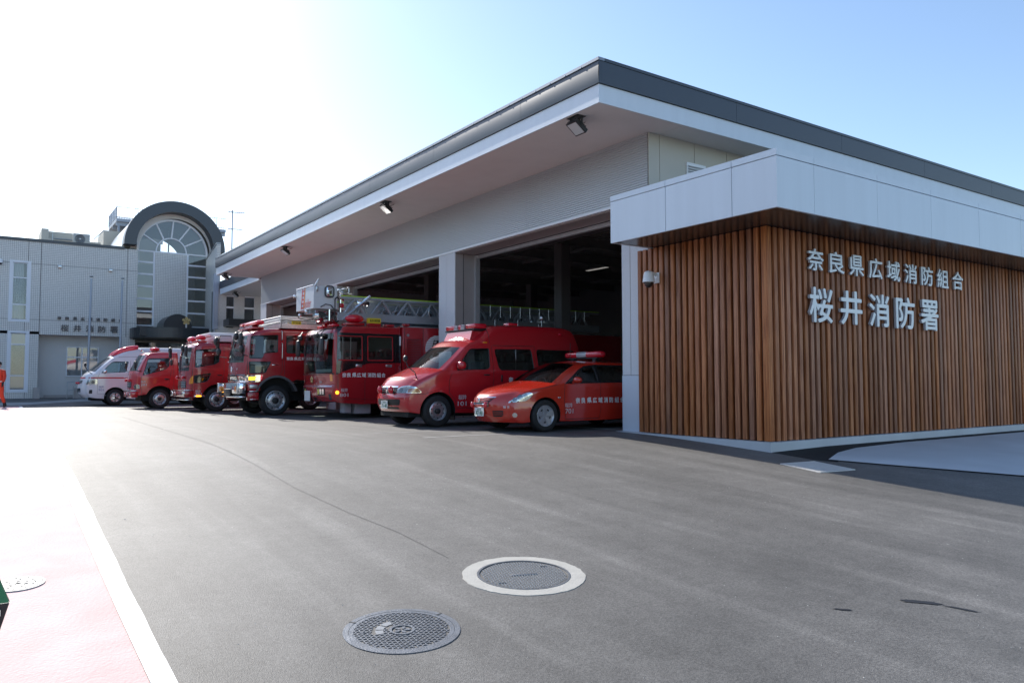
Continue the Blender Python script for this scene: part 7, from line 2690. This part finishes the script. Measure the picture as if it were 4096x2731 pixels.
for k in range(5):
    a = R(90 + 72 * k)
    c, s = math.cos(a), math.sin(a)
    cr.prism([(c * u - s * v, s * u + c * v, 0) for u, v in ((.008, 0), (.022, -.010), (.040, -.012), (.054, 0), (.040, .012), (.022, .010))], (0, 0, .009))
cr.build('crest', M_IRON, mh)
pl = MB()
for a0, a1 in ((62, 92), (96, 120), (124, 148)):
    v = []
    for i in range(7):
        a = R(a0 + (a1 - a0) * i / 6)
        v += [(.112 * math.cos(a), .112 * math.sin(a), .007), (.160 * math.cos(a), .160 * math.sin(a), .007)]
    pl.add(v, [(2 * i, 2 * i + 1, 2 * i + 3, 2 * i + 2) for i in range(6)])
pl.build('name_segment', mat('iron_bare', (.28, .29, .30), .5, metal=.4), mh)
for a in (20, 75, 130, 190, 250, 310):
    ringz(MB(), .009, .014, 0, .0085, 14).build('key_ring', M_IRON, mh).location = (.225 * math.cos(R(a)), .225 * math.sin(R(a)), 0)
for a in (100, 350): MB().box(-.02, .02, -.006, .006, .0, .010).build('lift_notch', M_IRON2, mh).matrix_local = Matrix.Rotation(R(a), 4, 'Z') @ Matrix.Translation((.334, 0, 0))

m2 = thing('manhole_cover', 'iron checker-plate manhole cover set in a pale concrete ring', 'manhole cover', (0, 0, 0))
ground_frame(m2, 3.405, 4.765, -.35, -.002)
cc = MB()
rs = random.Random(8)
n = 72
v, f = [], []
for k in range(n):
    a = 2 * math.pi * k / n
    ro = .462 + rs.uniform(-.006, .004)
    v += [(.352 * math.cos(a), .352 * math.sin(a), .007), (ro * math.cos(a), ro * math.sin(a), .006), (ro * 1.01 * math.cos(a), ro * 1.01 * math.sin(a), -.01)]
for k in range(n):
    a, b = 3 * k, 3 * ((k + 1) % n)
    f += [(a, a + 1, b + 1, b), (a + 1, a + 2, b + 2, b + 1)]
cc.add(v, f, 0, True).build('concrete_collar', mat('collar_concrete', (.40, .385, .35), .8, noise=(8, .1), bump=(70, .4)), m2, fixn=False)
ringz(MB(), .334, .351, -.01, .009).build('frame', M_IRON, m2)
MB().lathe([(0, .001), (.333, .001)], (0, 0, 0), 'z', 48).build('plate', M_IRON2, m2)
ck = MB()
p_ = .0215
for j in range(-16, 17):
    for i in range(-16, 17):
        cx, cy = i * p_, j * p_
        if math.hypot(cx, cy) > .318: continue
        if abs(cx) < .10 and abs(cy) < .016: continue
        a = R(45) if (i + j) % 2 else R(-45)
        c, s = math.cos(a), math.sin(a)
        q = [(cx + c * u - s * w_, cy + s * u + c * w_, 0) for u, w_ in ((-.010, 0), (0, -.0042), (.010, 0), (0, .0042))]
        ck.prism(q, (0, 0, .006))
o = ck.build('checker_stud', mat('iron_worn', (.46, .47, .48), .4, metal=.4), m2)
o['kind'] = 'stuff'
MB().box(-.10, .10, -.014, .014, .0, .009, bev=.003).build('lift_bar', M_IRON, m2)
for sx, sy in ((-.21, -.16), (.2, .17)): MB().box(sx - .028, sx + .028, sy - .005, sy + .005, 0, .0085).build('key_slot', M_IRON, m2)

m3 = thing('manhole_cover', 'small pale valve cover on the pink pavement', 'manhole cover', (0, 0, 0))
ground_frame(m3, .268, 6.40, .2, .006)
ringz(MB(), .150, .165, -.01, .006, 36).build('frame', mat('iron_pale', (.30, .30, .30), .6, metal=.2), m3)
MB().lathe([(0, .001), (.149, .001)], (0, 0, 0), 'z', 36).build('plate', M_IRON2, m3)
st3 = MB()
rs = random.Random(3)
for rr, cnt in ((.125, 11), (.080, 7), (.035, 3)):
    for k in range(cnt):
        a = 2 * math.pi * k / cnt + rr * 9
        w_, h_ = .019, (math.pi * rr / cnt) * .86
        c, s = math.cos(a), math.sin(a)
        st3.prism([(c * (rr + u) - s * q, s * (rr + u) + c * q, 0) for u, q in ((-w_, -h_), (w_, -h_ * 1.15), (w_, h_ * 1.15), (-w_, h_))], (0, 0, .006))
o = st3.build('raised_pad', MATS['iron_pale'], m3)
o['kind'] = 'stuff'

gr_ = thing('drain_grate', 'pale steel drain grating half in shade beside the annex corner', 'drain grate', (0, 0, 0))
ground_frame(gr_, 9.83, 6.59, -.17, .004)
M_GRATE = mat('grate_steel', (.66, .66, .65), .45, metal=.3, noise=(16, .08))
MB().box(-.33, .33, -.37, -.33, -.02, .008).box(-.33, .33, .33, .37, -.02, .008).box(-.33, -.295, -.33, .33, -.02, .008).box(.295, .33, -.33, .33, -.02, .008).build('frame', M_GRATE, gr_)
MB().box(-.29, .29, -.33, .33, -.02, -.012).build('pit', M_IRON2, gr_)
mb = MB()
for k in range(12): mb.box(-.285 + k * .050, -.263 + k * .050, -.33, .33, -.011, .006)
o = mb.build('grating_bar', M_GRATE, gr_)
o['kind'] = 'stuff'
for k in range(6): MB().box(-.29, .29, -.29 + k * .114, -.278 + k * .114, -.008, .0045).build('cross_rod', M_GRATE, gr_)

# loose grit on the apron
rs = random.Random(77)
mb = MB()
for k in range(420):
    x, y = rs.uniform(1.1, 9), rs.uniform(2.0, 11)
    r = rs.uniform(.002, .0055)
    z = gz(x, y)
    a = rs.uniform(0, 6.28)
    pts = [(x + r * math.cos(a + i * 1.257) * rs.uniform(.7, 1.4), y + r * math.sin(a + i * 1.257) * rs.uniform(.7, 1.3), z - .001) for i in range(5)]
    mb.add(pts + [(x + r * .3, y, z + r * 1.1)], [(i, (i + 1) % 5, 5) for i in range(5)])
o = mb.build('grit', mat('grit_stone', (.42, .41, .38), .8, noise=(3, .5)))
o['kind'] = 'stuff'

# ------------------------------------------------------------------ hinged sign board at the pavement edge
sb = thing('sign_board', 'green and black hinged sign board jutting in at the left edge of the pavement', 'sign board', (-.22, 3.25, gz(-.22, 3.25)))
tip = Vector((.108, 3.14, -.738))
loc = Vector(sb.location)
def L3(dx, dz, dy=0): return Vector((tip.x + dx, tip.y + dy, tip.z + dz)) - loc
ang = .1
MB().prism([L3(0, 0), L3(-.034, .088, .01), L3(-.62, .088 * 1.3, .1), L3(-.60, -.02, .1)], (.003, .02, 0)).build('upper_board', mat('sign_green', (.01, .17, .07), .4), sb)
lowb = MB()
a_, b_, c_, d_ = L3(0, -.004), L3(-.60, -.024, .1), L3(-.66, -.165, .1), L3(-.040, -.150, .01)
lowb.prism([a_, b_, c_, d_], (.003, .02, 0)).build('lower_board', mat('sign_black', (.012, .012, .014), .5), sb)
for k in range(6):
    for j in range(3):
        u, v = .012 + .09 * k, .028 + .045 * j
        p = a_ + (b_ - a_) * (u + .02 + .055 * v / .15) + (d_ - a_) * (v / .15)
        MB().prism([p + Vector((-.010, -.004, -.010)), p + Vector((.010, -.006, -.010)), p + Vector((.010, -.006, .010)), p + Vector((-.010, -.004, .010))], (0, .006, 0)).build('reflector', mat('reflector_white', (.85, .85, .70), .3), sb)
for k in range(4):
    p = L3(-.055 - .14 * k, .045, -.004 + .02 * k)
    MB().lathe([(0, 0), (.014, 0), (.014, .004)], p, 'y', 14).build('dot', mat('dot_white', (.82, .84, .80), .4), sb)
for x_ in (-.25, -.52):
    MB().tube([L3(x_, -.02, .09), L3(x_ - .05, -tip.z + loc.z + .0 - .0, .12)], .014, 8).build('leg', M_BLACK, sb)
MB().tube([L3(-.25, -.02, .09), L3(-.30, .0 - (tip.z - loc.z), .38)], .014, 8).build('leg', M_BLACK, sb)

# ------------------------------------------------------------------ person walking off at the left
def skin(name, pts, edges, radii, m, parent, root=0, sub=2):
    me = bpy.data.meshes.new(name)
    me.from_pydata(pts, edges, [])
    o = link(name, me, parent)
    o.modifiers.new('skin', 'SKIN')
    s = o.modifiers.new('sub', 'SUBSURF')
    s.levels = s.render_levels = sub
    for i, r in enumerate(radii):
        sv = me.skin_vertices[0].data[i]
        sv.radius = r if isinstance(r, tuple) else (r, r)
        sv.use_root = (i == root)
    bpy.context.view_layer.update()
    dg = bpy.context.evaluated_depsgraph_get()
    nm = bpy.data.meshes.new_from_object(o.evaluated_get(dg))
    nm.materials.append(m)
    o.modifiers.clear()
    o.data = nm
    nm.polygons.foreach_set('use_smooth', [True] * len(nm.polygons))
    return o
px, py_ = .665, 35.7
pe = thing('person', 'person in orange-red rescue coveralls with white belt and dark boots, walking past the office', 'person', (px, py_, gz(px, py_)), R(150))
M_COV = mat('coverall_orange', (.62, .055, .022), .8, noise=(14, .12), bump=(25, .5))
M_SKIN = mat('skin', (.45, .27, .19), .55)
M_HAIR = mat('hair_black', (.012, .010, .010), .6)
M_BOOT = mat('boot_black', (.014, .014, .015), .45)
M_GLOVE = mat('glove_black', (.02, .02, .024), .7)
# x to the person's right, y forward; pelvis first
pts = [(0, 0, .96), (0, .01, 1.12), (0, .02, 1.30), (0, .01, 1.43), (0, .015, 1.50),
       (.17, 0, 1.41), (.235, -.03, 1.20), (.27, .02, .97), (-.17, 0, 1.41), (-.24, .04, 1.20), (-.25, .16, 1.00),
       (.095, 0, .90), (.105, .16, .53), (.105, .08, .20), (-.095, 0, .90), (-.10, -.03, .50), (-.10, -.24, .20)]
ed = [(0, 1), (1, 2), (2, 3), (3, 4), (3, 5), (5, 6), (6, 7), (3, 8), (8, 9), (9, 10), (0, 11), (11, 12), (12, 13), (0, 14), (14, 15), (15, 16)]
ra = [(.165, .125), (.155, .115), (.175, .13), (.12, .10), (.062, .062), .085, .062, .046, .085, .062, .046, (.105, .11), (.078, .08), .066, (.105, .11), (.078, .08), .066]
skin('body', pts, ed, ra, M_COV, pe)
skin('neck', [(0, .015, 1.46), (0, .03, 1.60)], [(0, 1)], [.055, .05], M_SKIN, pe)
hd = MB().ell((0, .035, 1.665), (.078, .098, .118), 24, 16)
hd.ell((0, .135, 1.655), (.013, .018, .022), 10, 6).ell((.079, .03, 1.655), (.012, .022, .032), 10, 6).ell((-.079, .03, 1.655), (.012, .022, .032), 10, 6)
hd.build('head', M_SKIN, pe)
for s in (-1, 1): MB().ell((s * .031, .122, 1.68), (.013, .008, .008), 10, 6).build('eye', M_HAIR, pe)
MB().ell((0, .126, 1.615), (.022, .008, .006), 10, 6).build('mouth', mat('lips', (.36, .16, .13), .5), pe)
hr = MB().ell((0, .015, 1.705), (.088, .108, .100), 24, 14)
hr.v = [(a, b, max(c, 1.655 if b < .07 else 1.72)) for a, b, c in hr.v]
hr.build('hair', M_HAIR, pe)
for sx, (wx, wy, wz) in ((1, (.27, .02, .97)), (-1, (-.25, .16, 1.00))):
    P_ = [(wx, wy, wz + .02), (wx, wy + .015, wz - .07), (wx, wy + .02, wz - .10)]
    E_, R_ = [(0, 1), (1, 2)], [.040, (.028, .046), (.022, .042)]
    for k, (dy, ln) in enumerate(((-.032, .070), (-.011, .082), (.011, .078), (.032, .062))):
        b = len(P_)
        P_ += [(wx - sx * .004, wy + .02 + dy, wz - .11), (wx - sx * .012, wy + .024 + dy, wz - .11 - ln * .55), (wx - sx * .030, wy + .026 + dy, wz - .11 - ln)]
        E_ += [(2, b), (b, b + 1), (b + 1, b + 2)]
        R_ += [.010, .0095, .008]
    b = len(P_)
    P_ += [(wx - sx * .01, wy + .062, wz - .065), (wx - sx * .018, wy + .078, wz - .105)]
    E_ += [(1, b), (b, b + 1)]
    R_ += [.0115, .009]
    skin('glove', P_, E_, R_, M_GLOVE, pe, 0, 1)
bt = MB()
n = 26
bv = []
for zz, q in ((1.0, 1.0), (1.045, 1.0)):
    bv += [(.178 * math.cos(2 * math.pi * i / n), .005 + .138 * math.sin(2 * math.pi * i / n), zz) for i in range(n)]
bt.add(bv, [(i, (i + 1) % n, n + (i + 1) % n, n + i) for i in range(n)], 0, True)
bt.build('belt', mat('belt_white', (.75, .75, .72), .6), pe)
for (kx, ky, kz, ax, ay, az, tx, ty, tz) in ((.105, .09, .24, .105, .06, .07, .105, .21, .045), (-.10, -.20, .25, -.10, -.30, .11, -.10, -.21, .03)):
    skin('boot', [(kx, ky, kz), (ax, ay, az), (tx, ty, tz), (ax, ay - .05, az - .03)], [(0, 1), (1, 2), (1, 3)], [.062, (.055, .06), (.048, .032), .045], M_BOOT, pe, 0, 2)
MB().box(-.09, .09, -.125, -.112, 1.31, 1.345, bev=.004).build('back_patch', mat('patch_navy', (.05, .05, .12), .7), pe)

# ------------------------------------------------------------------ houses and garden wall on the other side of the pavement (seen only as reflections)
M_HW = [mat('house_render_%s' % n_, c_, .85, noise=(.8, .06)) for n_, c_ in (('buff', (.42, .38, .31)), ('grey', (.34, .34, .34)), ('tan', (.30, .24, .18)))]
M_HR = mat('house_tiles', (.055, .055, .06), .6, noise=(3, .2))
rs = random.Random(21)
for i in range(7):
    yy = -24 + i * 15.5
    xx = -30 - rs.uniform(0, 4)
    wd, dp, hh = rs.uniform(9, 11.5), rs.uniform(7, 9), rs.uniform(5.2, 6.4)
    kinds = ('buff rendered', 'grey rendered', 'tan rendered')
    h = thing('house', '%s two-storey house across the road, %s along the row' % (kinds[i % 3], ('first', 'second', 'third', 'fourth', 'fifth', 'sixth', 'seventh')[i]), 'house', (xx, yy, gz(xx, yy)), 0, 'houses across the road')
    MB().box(-dp / 2, dp / 2, -wd / 2, wd / 2, -1.5, hh).build('wall', M_HW[i % 3], h)
    e = .6
    mb = MB().prism([(-dp / 2 - e, -wd / 2 - e, hh), (dp / 2 + e, -wd / 2 - e, hh), (0, -wd / 2 - e, hh + 2.2)], (0, wd + 2 * e, 0))
    mb.build('roof', M_HR, h)
    for fl in (0, 1):
        for k in (-1, 1):
            y0 = k * wd * .24
            f = MB().box(dp / 2, dp / 2 + .06, y0 - .95, y0 + .95, .9 + fl * 2.7, 2.2 + fl * 2.7).build('window', M_ALU, h)
            MB().box(dp / 2 + .061, dp / 2 + .07, y0 - .88, y0 + .88, .97 + fl * 2.7, 2.13 + fl * 2.7).build('pane', mat('far_pane', (.05, .06, .07), .08), f)
